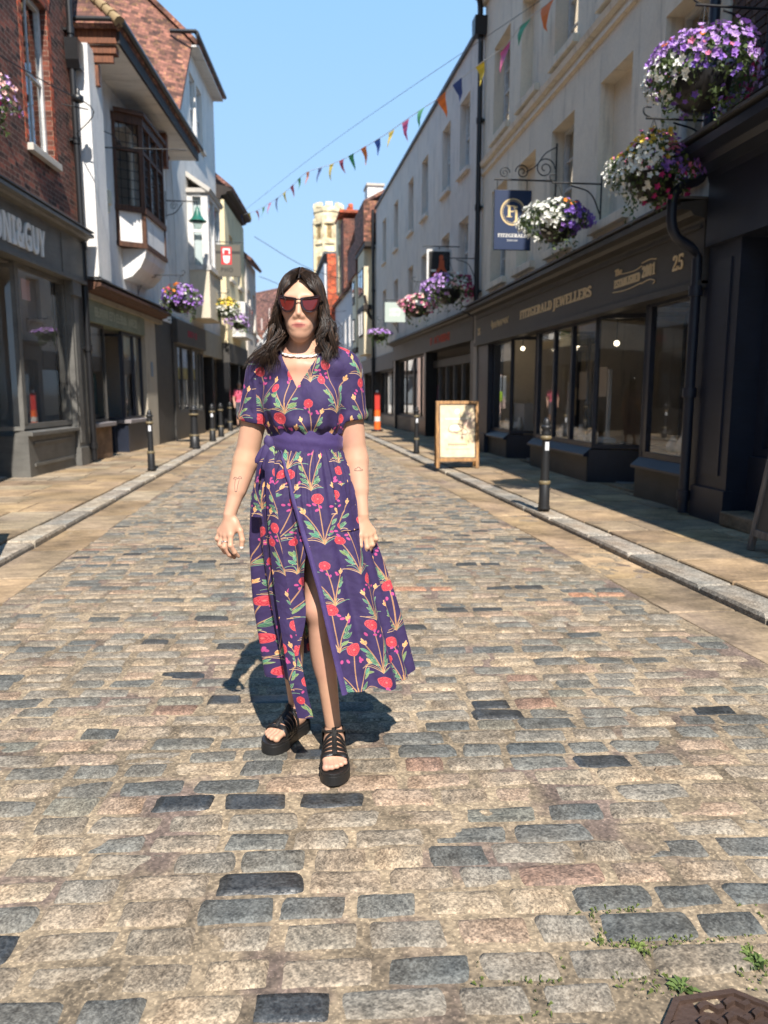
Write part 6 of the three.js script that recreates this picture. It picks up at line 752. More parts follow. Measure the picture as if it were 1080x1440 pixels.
  const sleeve = arm.map(a => { const d = V(a.e[0] - a.s[0], a.e[1] - a.s[1], a.e[2] - a.s[2]).normalize(); return { c: cap(add(a.s, [0, -0.01, 0]), mid(a.s, a.e, 0.7), 0.054, 0.055), cut: (x, y, z) => (x - a.s[0]) * d.x + (y - a.s[1]) * d.y + (z - a.s[2]) * d.z - 0.165, roll: (x, y, z) => { const t = (x - a.s[0]) * d.x + (y - a.s[1]) * d.y + (z - a.s[2]) * d.z; const px = x - a.s[0] - d.x * t, py = y - a.s[1] - d.y * t, pz = z - a.s[2] - d.z * t, r = Math.sqrt(px * px + py * py + pz * pz); return Math.hypot(r - 0.052, (t - 0.152) * 0.6) - 0.0085; } }; });
  const dTor = uni([[cap([-0.128, 1.37, -0.035], [0.107, 1.378, -0.035], 0.052, 0.052), 0.001], [ell([-0.012, 1.27, -0.02], [0.144, 0.175, 0.104]), 0.05], [ell([-0.075, 1.25, 0.05], [0.062, 0.062, 0.056]), 0.035], [ell([0.05, 1.255, 0.05], [0.062, 0.062, 0.056]), 0.035], [ell([-0.006, 1.195, 0.005], [0.128, 0.045, 0.104]), 0.045], [ell([-0.006, 1.12, -0.008], [0.118, 0.14, 0.094]), 0.03]]);
  const under = uni([[torso, 0.001], [neck, 0.035]]);
  const bodiceOut = (x, y, z) => { let d = smin(dTor(x, y, z), under(x, y, z) - 0.011, 0.012); const cx = x + 0.01, ang = Math.atan2(cx, z + 0.02); d -= 0.0035 * Math.sin(ang * 17 + noise3(x * 14, y * 9, z * 14) * 3) * sstep(1.29, 1.18, y) + 0.0055 * noise3(x * 26 + y * 14, y * 16, z * 26); sleeve.forEach((s, i) => { let q = s.c(x, y, z) - 0.004 * noise3(x * 30, y * 12, z * 30) - 0.0025 * Math.sin(x * 190 + z * 120 + noise3(x * 20, y * 20, z * 20) * 2); q = Math.max(q, s.cut(x, y, z)); d = smin(d, q, 0.018); d = smin(d, s.roll(x, y, z), 0.006); }); const c = x < -0.115 ? sleeve[0].cut(x, y, z) : x > 0.095 ? sleeve[1].cut(x, y, z) : -9; return smin(d, Math.max(upper(x, y, z) - 0.0105, c), 0.008); };
  const vx = -0.026, vy = 1.312, bodiceF = (x, y, z) => { let d = bodiceOut(x, y, z); const inner = upper(x, y, z) - 0.0035; d = Math.max(d, -inner, 1.158 - y); const xl = x - vx - (y - vy) * 0.07, v = Math.max(Math.abs(xl) * 0.87 - (y - vy) * 0.50, -(z + 0.035)); d = Math.max(d, -v); d = Math.max(d, -(Math.hypot(x + 0.013, (z + 0.03) * 0.95) - 0.066 - sstep(1.40, 1.36, y) * -0.2)); return d; };
  { const g = nets(bodiceF, [-0.29, 1.15, -0.17], [0.26, 1.46, 0.16], 0.0048), p = g.attributes.position, uv = g.attributes.uv; for (let i = 0; i < p.count; i++) { const x = p.getX(i), y = p.getY(i), z = p.getZ(i); let u = Math.atan2(x + 0.01, z + 0.06) * 0.17, v = y; if (x < -0.165) { u = -0.42 + Math.atan2(x + 0.2, z + 0.03) * 0.055; v = y + 0.11; } else if (x > 0.14) { u = 0.47 + Math.atan2(x - 0.15, z + 0.03) * 0.055; v = y + 0.06; } uv.setXY(i, u + 0.11, v + 0.335); }
    // split triangles that straddle the sleeve seam keep one chart
    const ng = g.toNonIndexed(), q = ng.attributes.uv, pp = ng.attributes.position; for (let i = 0; i < q.count; i += 3) { const us = [0, 1, 2].map(k => q.getX(i + k)); if (Math.max(...us) - Math.min(...us) > 0.1) for (let k = 0; k < 3; k++) q.setXY(i + k, Math.atan2(pp.getX(i) + 0.01, pp.getZ(i) + 0.06) * 0.17 + 0.11 + (pp.getX(i + k) - pp.getX(i)), pp.getY(i + k) + 0.335); }
    obj('bodice', ng, cloth, dress); }
  // ring by height
  const KF = [[1.11, -0.121, 0.110, 0.094, -0.098], [1.04, -0.165, 0.140, 0.115, -0.125], [0.95, -0.192, 0.170, 0.138, -0.155], [0.80, -0.193, 0.213, 0.162, -0.19], [0.60, -0.176, 0.272, 0.186, -0.22], [0.45, -0.157, 0.315, 0.202, -0.24], [0.318, -0.142, 0.352, 0.212, -0.25]];
  const key = (y, tab) => { for (let i = 0; i < tab.length - 1; i++) if (y >= tab[i + 1][0]) { const t = clamp((tab[i][0] - y) / (tab[i][0] - tab[i + 1][0])); return tab[i].map((v, k) => lerp(v, tab[i + 1][k], t)); } return tab[tab.length - 1]; };
  const RE = [[1.11, -0.085], [1.049, -0.069], [0.935, -0.039], [0.802, 0.002], [0.66, 0.042], [0.498, 0.079], [0.31, 0.122]], LE = [[1.11, 0.06], [0.95, 0.04], [0.80, 0.008], [0.746, -0.004], [0.604, -0.016], [0.39, -0.03], [0.31, -0.036]];
  const ring = (y, a, layer) => { const [, xl, xr, zf, zb] = key(y, KF), cx = (xl + xr) / 2, rx = (xr - xl) / 2, cz = (zf + zb) / 2, rz = (zf - zb) / 2; const d = 1.11 - y, amp = 0.004 + 0.052 * sstep(0.02, 0.6, d); const fold = Math.sin(a * 9 + 0.6 + d * 0.8) * 0.55 + Math.sin(a * 15 + 2 + Math.sin(d * 3)) * 0.32 + Math.sin(a * 23 - 1.1 + d) * 0.16, gather = Math.sin(a * 46 + Math.sin(a * 7) * 2) * 0.0035 * sstep(0.45, 0.0, d) ; const front = Math.cos(a) > 0.3 && Math.sin(a) > -0.15 ? 0.6 : 1; const k = 1 + (amp * fold * front) / rx * 0.62 + gather / rx - layer; return [cx + Math.sin(a) * rx * k, cz + Math.cos(a) * rz * k]; };
  const skirtGeo = (fa, fb, y0, y1, nu, nv, layerF, uv0) => { const pos = [], uv = [], idx = []; for (let j = 0; j <= nv; j++) { const y = lerp(y0, y1, j / nv); let a0 = fa(y), a1 = fb(y); for (let i = 0; i <= nu; i++) { const t = i / nu, a = lerp(a0, a1, t), [x, z] = ring(y, a, layerF(t, y)); pos.push(x, y + (Math.sin(a * 5) * 0.007 + Math.sin(a * 13 + 1) * 0.004) * (j / nv), z); uv.push(uv0 + a * (0.135 + 0.06 * (j / nv)), y); } } for (let j = 0; j < nv; j++) for (let i = 0; i < nu; i++) { const a = j * (nu + 1) + i, b = a + 1, c = a + nu + 1, d = c + 1; idx.push(a, c, b, b, c, d); } const g = new THREE.BufferGeometry(); g.setAttribute('position', new THREE.Float32BufferAttribute(pos, 3)); g.setAttribute('uv', new THREE.Float32BufferAttribute(uv, 2)); g.setIndex(idx); g.computeVertexNormals(); return g; };
  const angAt = (y, x) => { const [, xl, xr] = key(y, KF); return Math.asin(clamp((x - (xl + xr) / 2) / ((xr - xl) / 2), -1, 1)); };
  const TA = y => angAt(y, key(y, RE)[1]), TB = y => 2 * Math.PI + angAt(y, key(y, LE)[1]);
  obj('skirt', skirtGeo(TA, TB, 1.112, 0.318, 420, 90, (t, y) => 0.07 * sstep(0.80, 0.97, t) - 0.012 * sstep(0.12, 0, t), 0.1), cloth, dress);
  { // turned edge of the overlapping panel, slightly proud
    const pos = [], uv = [], idx = [], nv = 60; for (let j = 0; j <= nv; j++) { const y = lerp(1.108, 0.32, j / nv), a = TA(y), w = 0.011; for (let i = 0; i <= 4; i++) { const t = i / 4, aa = a + (w * t) / 0.15, [x, z] = ring(y, aa, -0.03 + 0.012 * t), n = Math.sin(t * Math.PI) * 0.004; pos.push(x, y, z + n); uv.push(t * w, y); } } for (let j = 0; j < nv; j++) for (let i = 0; i < 4; i++) { const a = j * 5 + i, b = a + 1, c = a + 5, d = c + 1; idx.push(a, c, b, b, c, d); } const g = new THREE.BufferGeometry(); g.setAttribute('position', new THREE.Float32BufferAttribute(pos, 3)); g.setAttribute('uv', new THREE.Float32BufferAttribute(uv, 2)); g.setIndex(idx); g.computeVertexNormals(); obj('panel_edge', g, plain, dress); }
  const patch = (name, x0, x1, y0, y1, lift, mat, uo) => { const pos = [], uv = [], idx = [], n = 10; for (let j = 0; j <= n; j++) for (let i = 0; i <= n; i++) { const y = lerp(y1, y0, j / n), x = lerp(x0, x1, i / n) + (1 - j / n) * 0 + (j / n) * 0.028, a = angAt(y, x), [px, pz] = ring(y, a, -lift); pos.push(px, y, pz); uv.push(x + uo, y + 0.05); } for (let j = 0; j < n; j++) for (let i = 0; i < n; i++) { const a = j * (n + 1) + i, b = a + 1, c = a + n + 1, d = c + 1; idx.push(a, c, b, b, c, d); } const g = new THREE.BufferGeometry(); g.setAttribute('position', new THREE.Float32BufferAttribute(pos, 3)); g.setAttribute('uv', new THREE.Float32BufferAttribute(uv, 2)); g.setIndex(idx); g.computeVertexNormals(); return obj(name, g, mat, dress); };
  patch('pocket', 0.086, 0.148, 0.845, 1.0, 0.022, cloth, 0.32);
  // belt, knot and tie ends
  { const pos = [], uv = [], idx = [], n = 96, m = 8; for (let j = 0; j <= m; j++) for (let i = 0; i <= n; i++) { const a = i / n * Math.PI * 2, t = j / m, y = 1.096 + t * 0.075 + Math.sin(a * 2 + 1) * 0.002, k = 1 + 0.05 * Math.sin(t * Math.PI) + 0.012 * Math.sin(t * 14 + a * 3); pos.push(-0.006 + Math.sin(a) * 0.119 * k, y, -0.003 + Math.cos(a) * 0.097 * k); uv.push(a * 0.11 + 0.3, y + 0.4); } for (let j = 0; j < m; j++) for (let i = 0; i < n; i++) { const a = j * (n + 1) + i, b = a + 1, c = a + n + 1, d = c + 1; idx.push(a, b, c, b, d, c); } const g = new THREE.BufferGeometry(); g.setAttribute('position', new THREE.Float32BufferAttribute(pos, 3)); g.setAttribute('uv', new THREE.Float32BufferAttribute(uv, 2)); g.setIndex(idx); g.computeVertexNormals(); obj('belt', g, plain, dress); }
  const ribbon = (pts, w, mat, name, tw) => { const c = new THREE.CatmullRomCurve3(pts.map(p => V(...p))), n = 48, pos = [], uv = [], idx = [], K = 4; for (let i = 0; i <= n; i++) { const p = c.getPoint(i / n), ww = w(i / n), ang = tw(i / n); for (let k = 0; k <= K; k++) { const s = (k / K - 0.5) * ww, bow = Math.cos(s / ww * Math.PI) * 0.006; pos.push(p.x + Math.cos(ang) * s, p.y, p.z + Math.sin(ang) * s + bow); uv.push(s + 0.2, p.y); } } for (let i = 0; i < n; i++) for (let k = 0; k < K; k++) { const a = i * (K + 1) + k, b = a + 1, d = a + K + 1, e = d + 1; idx.push(a, d, b, b, d, e); } const g = new THREE.BufferGeometry(); g.setAttribute('position', new THREE.Float32BufferAttribute(pos, 3)); g.setAttribute('uv', new THREE.Float32BufferAttribute(uv, 2)); g.setIndex(idx); g.computeVertexNormals(); return obj(name, g, mat, dress); };
  ribbon([[-0.118, 1.125, 0.085], [-0.115, 1.04, 0.12], [-0.105, 0.9, 0.145], [-0.085, 0.7, 0.158], [-0.055, 0.5, 0.168], [-0.03, 0.34, 0.172], [-0.006, 0.215, 0.165]], t => lerp(0.035, 0.052, sstep(0, 0.5, t)), cloth, 'tie_end', t => 0.25 + Math.sin(t * 5) * 0.35);
  ribbon([[-0.128, 1.125, 0.075], [-0.15, 1.07, 0.09], [-0.163, 1.0, 0.10], [-0.166, 0.95, 0.10], [-0.162, 0.89, 0.105]], t => lerp(0.028, 0.04, t), cloth, 'tie_end', t => 0.6 + Math.sin(t * 4) * 0.4);
  { const bow = (x, y, z, r, rot) => { const g = new THREE.SphereGeometry(1, 18, 14); const p = g.attributes.position; for (let i = 0; i < p.count; i++) { const k = 1 + noise3(p.getX(i) * 3 + x * 50, p.getY(i) * 3, p.getZ(i) * 3) * 0.10; p.setXYZ(i, p.getX(i) * k * r[0], p.getY(i) * k * r[1], p.getZ(i) * k * r[2]); } g.rotateZ(rot); g.translate(x, y, z); g.computeVertexNormals(); return g; }; obj('knot', [bow(-0.12, 1.132, 0.083, [0.017, 0.026, 0.013], 0.25), bow(-0.131, 1.088, 0.09, [0.017, 0.046, 0.008], -0.16), bow(-0.146, 1.098, 0.082, [0.012, 0.038, 0.007], -0.55)], phys([0.042, 0.025, 0.10], { roughness: 0.75 }), dress); }

  // hair: a cap over the skull plus many wavy locks
  const hairCols = [[0.011, 0.007, 0.005], [0.018, 0.011, 0.008], [0.028, 0.016, 0.011], [0.045, 0.026, 0.017], [0.075, 0.042, 0.026]];
  const hairM = phys([1, 1, 1], { vertexColors: true, roughness: 0.42, specularIntensity: 0.7, sheen: 0.2, sheenColor: new THREE.Color(0.5, 0.35, 0.25) });
  const hg = [], HR = rng(77);
  { const f = (x, y, z) => { const lx = x - HC[0], ly = y - HC[1], lz = z - HC[2]; let d = smin(ell(L([0, 0.034, -0.018]), [0.079, 0.0965, 0.099])(x, y, z), ell(L([0, -0.07, -0.045]), [0.088, 0.12, 0.052])(x, y, z), 0.04); const w = clamp((0.086 - ly) * 1.15, 0, 0.066), cut = Math.max(Math.abs(lx - 0.002) - w, 0.02 - lz); return Math.max(d, -cut); }; hg.push(colour(nets(f, [-0.13, 1.36, -0.16], [0.1, 1.72, 0.13], 0.0045).toNonIndexed(), (x, y, z) => hairCols[noise3(x * 90, y * 12, z * 90) > 0 ? 0 : 1])); }
  const prof2 = [[0.105, 0.050, 0.062], [0.075, 0.072, 0.086], [0.035, 0.086, 0.099], [0, 0.095, 0.102], [-0.05, 0.103, 0.100], [-0.1, 0.111, 0.094], [-0.15, 0.119, 0.092], [-0.2, 0.122, 0.096], [-0.28, 0.124, 0.10]];
  const clothesF = (x, y, z) => Math.min(bodiceOut(x, y, z), headF(x, y, z));
  for (let i = 0; i < 2700; i++) {
    const s = i % 2 ? 1 : -1, a = Math.pow(HR(), 1.25), b = HR(), th = (46 + a * 128) * Math.PI / 180, end = -(s < 0 ? 0.14 : 0.11) - HR() * 0.075 - (a < 0.3 && HR() < 0.2 ? 0.02 : 0), cl = Math.floor(a * 13) * 2 + (s > 0 ? 1 : 0), ph = Math.sin(cl * 12.9898) * 43 + (HR() - 0.5) * 1.1, wl = 46 + (Math.sin(cl * 78.2) + 1) * 11, fly = HR() < 0.05 ? 2.6 : 1, amp = (0.0048 + (Math.sin(cl * 3.7) + 1) * 0.0022) * fly;
    const ys = 0.055 + HR() * 0.055, pts = []; const pz = lerp(0.084, -0.085, a * 0.95 + HR() * 0.05), py = 0.086 + 0.043 * Math.sin(Math.PI * clamp(0.08 + a * 0.75)); pts.push(V(HC[0] + 0.002 + s * (0.002 + HR() * 0.004), HC[1] + py, HC[2] + pz));
    for (let k = 0; k < 16; k++) { const y = lerp(ys, end, k / 15), row = key(y, prof2), inn = lerp(0.86, 1.0, b) + (y < -0.05 ? (b - 0.5) * 0.12 : 0), wave = amp * sstep(0.05, -0.08, y) * 1.7; const tq = th - 0.4 * sstep(0, 0.075, y) * clamp(1 - a / 0.2); let x = s * Math.sin(tq) * row[1] * inn * 0.93, z = Math.cos(tq) * row[2] * inn - 0.008; if (s < 0 && y < -0.1) x -= (0.012 + 0.05 * (a > 0.12 && a < 0.5 ? 1 : 0.2)) * sstep(-0.12, -0.22, y) * (0.2 + b); if (a < 0.35) z += 0.03 * sstep(-0.09, -0.17, y); x += Math.sin(y * wl + ph) * wave; z += Math.cos(y * wl * 0.9 + ph) * wave; const p = V(HC[0] + x, HC[1] + y, HC[2] + z); pushOut(clothesF, p, 0.003 + b * 0.009, 3); pts.push(p); }
    const r0 = (0.0006 + HR() * 0.0012) * (fly > 1 ? 0.6 : 1), g = taper(pts, t => r0 * (t < 0.12 ? 0.5 + t * 4.2 : t > 0.8 ? Math.max(0.08, (1 - t) / 0.2) : 1), 5, 0.6), c = hairCols[Math.floor(Math.pow(HR(), 1.5) * 5)]; hg.push(colour(g.toNonIndexed(), () => c));
  }
  for (let i = 0; i < 150; i++) { const s = i % 2 ? 1 : -1, pts = [], o = HR() * 0.016, e = -0.05 - HR() * 0.12; for (let k = 0; k < 9; k++) { const ly = lerp(0.09 + HR() * 0.004, e, k / 8), w = clamp((0.087 - ly) * 1.15, 0.001, 0.064 + Math.max(0, -ly) * 0.28) + o * (0.3 + k / 8), p = V(HC[0] + 0.002 + s * w, HC[1] + ly, HC[2] + 0.115); for (let m = 0; m < 60 && clothesF(p.x, p.y, p.z) > 0.005; m++) p.z -= 0.0022; if (ly < 0) p.z = lerp(p.z, HC[2] + 0.055, clamp(-ly * 14)); pushOut(clothesF, p, 0.003 + o * 0.3, 3); pts.push(p); } const r0 = 0.0016 + HR() * 0.002, c = hairCols[Math.floor(Math.pow(HR(), 1.6) * 5)]; hg.push(colour(taper(pts, t => r0 * (t > 0.8 ? Math.max(0.08, (1 - t) / 0.2) : 1), 5, 0.6).toNonIndexed(), () => c)); }
  for (const [s, bend] of [[-1, 0.004]]) { const pts = [L([s * 0.05, 0.05, 0.09]), L([s * (0.05 - bend), 0.028, 0.1]), L([s * (0.042 - bend), 0.012, 0.106]), L([s * (0.046 - bend), 0.004, 0.108])].map(p => V(...p)); hg.push(colour(taper(pts, t => 0.0008, 4).toNonIndexed(), () => hairCols[1])); }
  obj('hair', mergeGeometries(hg.map(clean)), hairM, who);

  // sunglasses
  const glasses = part('sunglasses', who); { const gm = phys([0.022, 0.008, 0.008], { roughness: 0.18, clearcoat: 0.6 }), lm = phys([0.24, 0.035, 0.03], { transmission: 0.6, thickness: 0, roughness: 0.03 });
    const out = [[-0.027, 0.017], [0.0, 0.021], [0.028, 0.027], [0.034, 0.021], [0.029, 0.002], [0.02, -0.018], [0.006, -0.026], [-0.012, -0.023], [-0.024, -0.008]], inn = [[-0.022, 0.0125], [0.0, 0.0155], [0.0255, 0.019], [0.0265, 0.014], [0.0235, 0.0], [0.016, -0.014], [0.004, -0.0205], [-0.010, -0.018], [-0.0195, -0.006]];
    const bend = (g, cx, flip) => { const p = g.attributes.position; for (let i = 0; i < p.count; i++) { const x = p.getX(i) * flip + cx, z = p.getZ(i) - x * x * 4.2; p.setXYZ(i, HC[0] + 0.002 + x, HC[1] + 0.001 + p.getY(i), HC[2] + 0.101 + z); } g.computeVertexNormals(); return g; };
    const shp = (pts) => { const c = new THREE.SplineCurve([...pts, pts[0]].map(p => new THREE.Vector2(...p))); return c.getPoints(48); };
    for (const f of [-1, 1]) { const s = new THREE.Shape(shp(out)); s.holes.push(new THREE.Path(shp(inn).reverse())); obj('frame', bend(new THREE.ExtrudeGeometry(s, { depth: 0.0035, bevelEnabled: true, bevelSize: 0.0007, bevelThickness: 0.0007, bevelSegments: 1 }), f * 0.034, f), gm, glasses); obj('lens', bend(new THREE.ExtrudeGeometry(new THREE.Shape(shp(inn.map(p => [p[0] * 1.03, p[1] * 1.03]))), { depth: 0.001, bevelEnabled: false }).translate(0, 0, 0.001), f * 0.034, f), lm, glasses);
      obj('temple', tube([L([f * 0.064, 0.018, 0.088]), L([f * 0.073, 0.016, 0.05]), L([f * 0.076, 0.008, 0.0]), L([f * 0.074, -0.01, -0.03])], 0.0025, 6), gm, glasses); }
    obj('bridge', tube([L([-0.009, 0.012, 0.103]), L([0.002, 0.0145, 0.1055]), L([0.013, 0.012, 0.103])], 0.0024, 6), gm, glasses); }
  // twisted white necklace
  { const g = [], f = (x, y, z) => Math.min(headF(x, y, z), bodyF(x, y, z)); for (let k = 0; k < 2; k++) for (let i = 0; i < 76; i++) { const a = i / 76 * Math.PI * 2, p = V(-0.013 + Math.sin(a) * 0.064, 1.436 - 0.026 * (0.5 + 0.5 * Math.cos(a)), -0.02 + Math.cos(a) * 0.07); p.y += Math.sin(a * 9 + k * Math.PI) * 0.0028; pushOut(f, p, 0.0028 + (Math.cos(a * 9 + k * Math.PI) + 1) * 0.0012, 3); const s = new THREE.SphereGeometry(0.0034, 7, 5); s.translate(p.x, p.y, p.z); g.push(s); } obj('necklace', g, std([0.78, 0.73, 0.68], { roughness: 0.35 }), who); }
  // ring on the curled hand
  { const h = hands[0], a = V(...h.at2(fingers[1][0])), b = V(...h.at2(fingers[1][1])), c = a.clone().lerp(b, 0.55), g = new THREE.TorusGeometry(0.0102, 0.0016, 8, 20); g.applyQuaternion(new THREE.Quaternion().setFromUnitVectors(V(0, 0, 1), b.clone().sub(a).normalize())); g.translate(c.x, c.y, c.z); obj('ring', [g, new THREE.SphereGeometry(0.004, 8, 6).translate(c.x - 0.009, c.y, c.z + 0.004)], std([0.5, 0.5, 0.52], { metalness: 0.9, roughness: 0.25 }), who); }
  // fine line tattoos lie on the skin of the forearms
  const ink = std([0.10, 0.07, 0.065], { roughness: 0.6 }), onSkin = (f, x, y) => { let z = 0.12; for (let k = 0; k < 40; k++) { const d = f(x, y, z); if (d < 0.0004) break; z -= d * 0.8; } return V(x, y, z); }, draw = (f, lines, ox, oy, sc, name) => obj(name, lines.map(l => tube(l.map(([u, v]) => onSkin(f, ox + u * sc, oy + v * sc)), 0.0007, 5, l.length * 5)), ink, bodyMesh);
  draw(arms, [[[0, 0], [0.1, 0.3], [0.35, 0.28], [0.5, 0.55], [0.85, 0.55], [1.0, 0.25], [1.3, 0.2], [1.35, 0], [0.9, -0.02], [0.4, -0.02], [0, 0]]], 0.158, 1.036, 0.02, 'cloud_tattoo');
  draw(arms, [[[0, 0], [-0.05, 0.8], [0.02, 1.6]], [[0.22, 0], [0.35, 0.8], [0.55, 1.6]], [[0, 0], [0.22, 0]], [[-0.25, 1.6], [0, 1.85], [0.3, 1.62], [-0.25, 1.6]], [[0.35, 1.68], [0.62, 1.95], [0.85, 1.65], [0.35, 1.68]]], -0.246, 0.966, 0.026, 'mushroom_tattoo');
  // platform sandals
  const leather = phys([0.014, 0.013, 0.013], { roughness: 0.38, bumpMap: T.plasterB, bumpScale: 0.0015 }), soleM = std([0.012, 0.012, 0.012], { roughness: 0.5 }), metal = std([0.6, 0.6, 0.6], { metalness: 1, roughness: 0.25 });
  for (const f of feet) {
    const sd = part('sandal', who), ol = [[-0.03, 0.0], [-0.026, 0.026], [0.0, 0.036], [0.05, 0.036], [0.1, 0.040], [0.15, 0.049], [0.19, 0.048], [0.218, 0.034], [0.228, 0.008], [0.218, -0.022], [0.19, -0.043], [0.15, -0.05], [0.1, -0.044], [0.05, -0.036], [0.0, -0.036], [-0.026, -0.024]];
    const curve = new THREE.SplineCurve([...ol, ol[0]].map(p => new THREE.Vector2(...p))).getPoints(70), place = g => { const p = g.attributes.position; for (let i = 0; i < p.count; i++) { const q = f.put(p.getX(i), p.getY(i), p.getZ(i)); p.setXYZ(i, q[0], p.getY(i), q[2]); } g.computeVertexNormals(); return g; };
    const sole = (y0, y1, k) => { const s = new THREE.Shape(curve.map(p => new THREE.Vector2(p.x * 1, p.y * k))), g = new THREE.ExtrudeGeometry(s, { depth: y1 - y0 - 0.004, bevelEnabled: true, bevelSize: 0.002, bevelThickness: 0.002, bevelSegments: 2 }); g.rotateX(-Math.PI / 2); g.translate(0, y0 + 0.002, 0); const p = g.attributes.position; for (let i = 0; i < p.count; i++) p.setZ(i, -p.getZ(i)); return place(g); };
    obj('sole', sole(0.002, 0.036, 1), soleM, sd); obj('insole', sole(0.034, 0.046, 0.96), leather, sd);
    const strap = (fw0, fw1, w, hgt, name = 'strap', lift = 0.0035) => { const pos = [], idx = [], uv = [], n = 26; for (let i = 0; i <= n; i++) { const a = lerp(-0.12, Math.PI + 0.12, i / n), side = Math.cos(a) * hgt[1], y0 = 0.046 + Math.max(-0.006, Math.sin(a)) * hgt[0]; for (let k = 0; k <= 4; k++) { const fw = lerp(fw0, fw1, i / n) + (k / 4 - 0.5) * w, bow = Math.sin(k / 4 * Math.PI) * 0.0018, q = V(...f.put(fw, y0, side)); pushOut(f.f, q, lift + bow, 3); pos.push(q.x, Math.max(0.042, q.y), q.z); uv.push(i / n * 0.2, k / 4 * w); } } for (let i = 0; i < n; i++) for (let k = 0; k < 4; k++) { const a = i * 5 + k, b = a + 1, c = a + 5, d = c + 1; idx.push(a, c, b, b, c, d); } const g = new THREE.BufferGeometry(); g.setAttribute('position', new THREE.Float32BufferAttribute(pos, 3)); g.setAttribute('uv', new THREE.Float32BufferAttribute(uv, 2)); g.setIndex(idx); g.computeVertexNormals(); return obj(name, g, leather, sd); };
    strap(0.158, 0.155, 0.020, [0.036, 0.047]); strap(0.136, 0.132, 0.016, [0.044, 0.045]); strap(0.116, 0.112, 0.016, [0.052, 0.043]); strap(0.096, 0.092, 0.016, [0.060, 0.041]); strap(0.076, 0.073, 0.016, [0.068, 0.039]);
    { const pts = []; for (let i = 0; i <= 10; i++) { const q = V(...f.put(lerp(0.165, 0.042, i / 10), 0.13, 0)); for (let k = 0; k < 60 && f.f(q.x, q.y, q.z) > 0.006; k++) q.y -= 0.001; pts.push(q); } const g = taper(pts, t => 0.0085, 8, 0.45); obj('centre_strap', g, leather, sd); }
    { const pts = []; for (let i = 0; i <= 28; i++) { const a = i / 28 * Math.PI * 2, q = V(...f.put(0.012 + Math.cos(a) * 0.045, 0.108 + Math.cos(a) * 0.008, Math.sin(a) * 0.045)); pushOut(f.f, q, 0.003, 4); for (let k = 0; k < 60 && f.f(q.x, q.y, q.z) > 0.005; k++) { const c = f.put(0.012, 0.108, 0); q.x += (c[0] - q.x) * 0.03; q.z += (c[2] - q.z) * 0.03; } pts.push(q); } obj('ankle_strap', taper(pts, t => 0.0062, 6, 0.8), leather, sd); const q = pts[f.i ? 6 : 22]; obj('buckle', new THREE.TorusGeometry(0.009, 0.0016, 6, 4).rotateZ(0.78).rotateY(0.9).translate(q.x, q.y, q.z + 0.004), metal, sd); }
    { const pos = [], idx = [], n = 16; for (let i = 0; i <= n; i++) { const a = lerp(-1.5, 1.5, i / n); for (let k = 0; k <= 4; k++) { const q = V(...f.put(0.012 - Math.cos(a) * 0.05, 0.046 + k / 4 * (0.05 + 0.014 * Math.cos(a)), Math.sin(a) * 0.042)); pushOut(f.f, q, 0.0035, 3); pos.push(q.x, q.y, q.z); } } for (let i = 0; i < n; i++) for (let k = 0; k < 4; k++) { const a = i * 5 + k, b = a + 1, c = a + 5, d = c + 1; idx.push(a, c, b, b, c, d); } const g = new THREE.BufferGeometry(); g.setAttribute('position', new THREE.Float32BufferAttribute(pos, 3)); g.setIndex(idx); g.computeVertexNormals(); obj('heel_counter', [clean(g)], leather, sd); }
  }
}
console.log('woman');
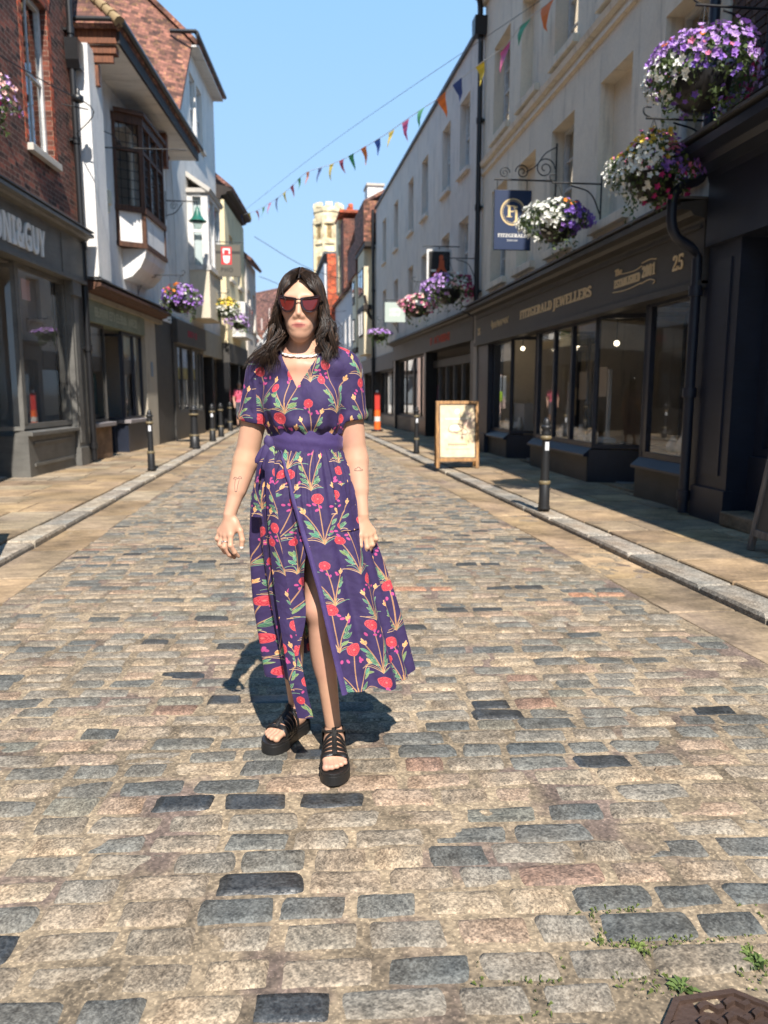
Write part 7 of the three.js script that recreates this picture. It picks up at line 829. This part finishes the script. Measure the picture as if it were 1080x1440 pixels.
// ---------------------------------------------------------------- far passers-by
{
  const walker = (name, label, cat, pos, turn, top, low, skin, hair, bag, group) => {
    const o = thing(name, label, cat, pos, turn, group), f = uni([[ell([0, 1.6, 0], [0.075, 0.11, 0.09]), 0.001], [cap([0, 1.52, -0.01], [0, 1.4, -0.02], 0.05, 0.055), 0.03], [cap([-0.15, 1.36, 0], [0.15, 1.36, 0], 0.06, 0.06), 0.03], [ell([0, 1.2, 0], [0.16, 0.24, 0.11]), 0.06], [ell([0, 0.92, 0], [0.16, 0.15, 0.12]), 0.05], [cap([-0.18, 1.34, 0], [-0.22, 1.06, -0.02], 0.05, 0.042), 0.03], [cap([-0.22, 1.06, -0.02], [-0.2, 0.82, 0.06], 0.04, 0.03), 0.02], [cap([0.18, 1.34, 0], [0.22, 1.06, -0.02], 0.05, 0.042), 0.03], [cap([0.22, 1.06, -0.02], [0.2, 0.82, 0.08], 0.04, 0.03), 0.02], [cap([-0.08, 0.88, 0], [-0.09, 0.48, 0.08], 0.085, 0.055), 0.04], [cap([-0.09, 0.48, 0.08], [-0.09, 0.08, 0.04], 0.052, 0.035), 0.02], [cap([0.08, 0.88, 0], [0.09, 0.48, 0.0], 0.085, 0.055), 0.04], [cap([0.09, 0.48, 0], [0.09, 0.09, -0.14], 0.052, 0.035), 0.02], [cap([-0.09, 0.045, 0.0], [-0.09, 0.035, 0.16], 0.04, 0.035), 0.02], [cap([0.09, 0.05, -0.18], [0.09, 0.035, -0.02], 0.04, 0.035), 0.02], [cap([-0.2, 0.8, 0.06], [-0.19, 0.72, 0.08], 0.03, 0.022), 0.02], [cap([0.2, 0.8, 0.08], [0.19, 0.72, 0.1], 0.03, 0.022), 0.02]]);
    obj('body', colour(nets(f, [-0.34, -0.02, -0.28], [0.34, 1.74, 0.28], 0.02), (x, y, z) => y > 1.66 || (y > 1.5 && z < -0.02) ? hair : y > 1.42 || (Math.abs(x) > 0.165 && y < 1.16) ? skin : y > 0.95 ? top : y > 0.42 ? low : y < 0.08 ? [0.05, 0.05, 0.05] : skin), std([1, 1, 1], { vertexColors: true, roughness: 0.8 }), o);
    if (bag) obj('backpack', rbx(-0.15, 0.15, 1.0, 1.42, -0.28, -0.1, 0.06, 3), std(bag, { roughness: 0.7 }), o); return o;
  };
  walker('person', 'person in turquoise with a lime green backpack walking away down the middle of the street', 'person', [0.25, 0, -31], 2.6, [0.02, 0.24, 0.32], [0.03, 0.12, 0.16], [0.5, 0.3, 0.22], [0.25, 0.18, 0.12], [0.35, 0.55, 0.05]);
  walker('person', 'person in a pink top and dark trousers by the far left bollards'.replace('left ', ''), 'person', [-2.0, 0.06, -30.5], 0.2, [0.62, 0.10, 0.17], [0.06, 0.06, 0.08], [0.5, 0.3, 0.22], [0.4, 0.3, 0.2]);
  walker('person', 'person in pale clothes among the far bollards', 'person', [-1.78, 0, -34], 3.0, [0.12, 0.2, 0.24], [0.55, 0.48, 0.3], [0.5, 0.3, 0.22], [0.1, 0.07, 0.05]);
  walker('mannequin', 'pink dressed mannequin in the window of the dark shop under the tall white house', 'mannequin', [WL(-22.2) - 0.5, 0.75, -22.2], 1.2, [0.65, 0.3, 0.45], [0.6, 0.5, 0.35], [0.5, 0.45, 0.4], [0.5, 0.45, 0.4]).scale.setScalar(0.85);
}
console.log('people');

renderer.render(scene, camera);
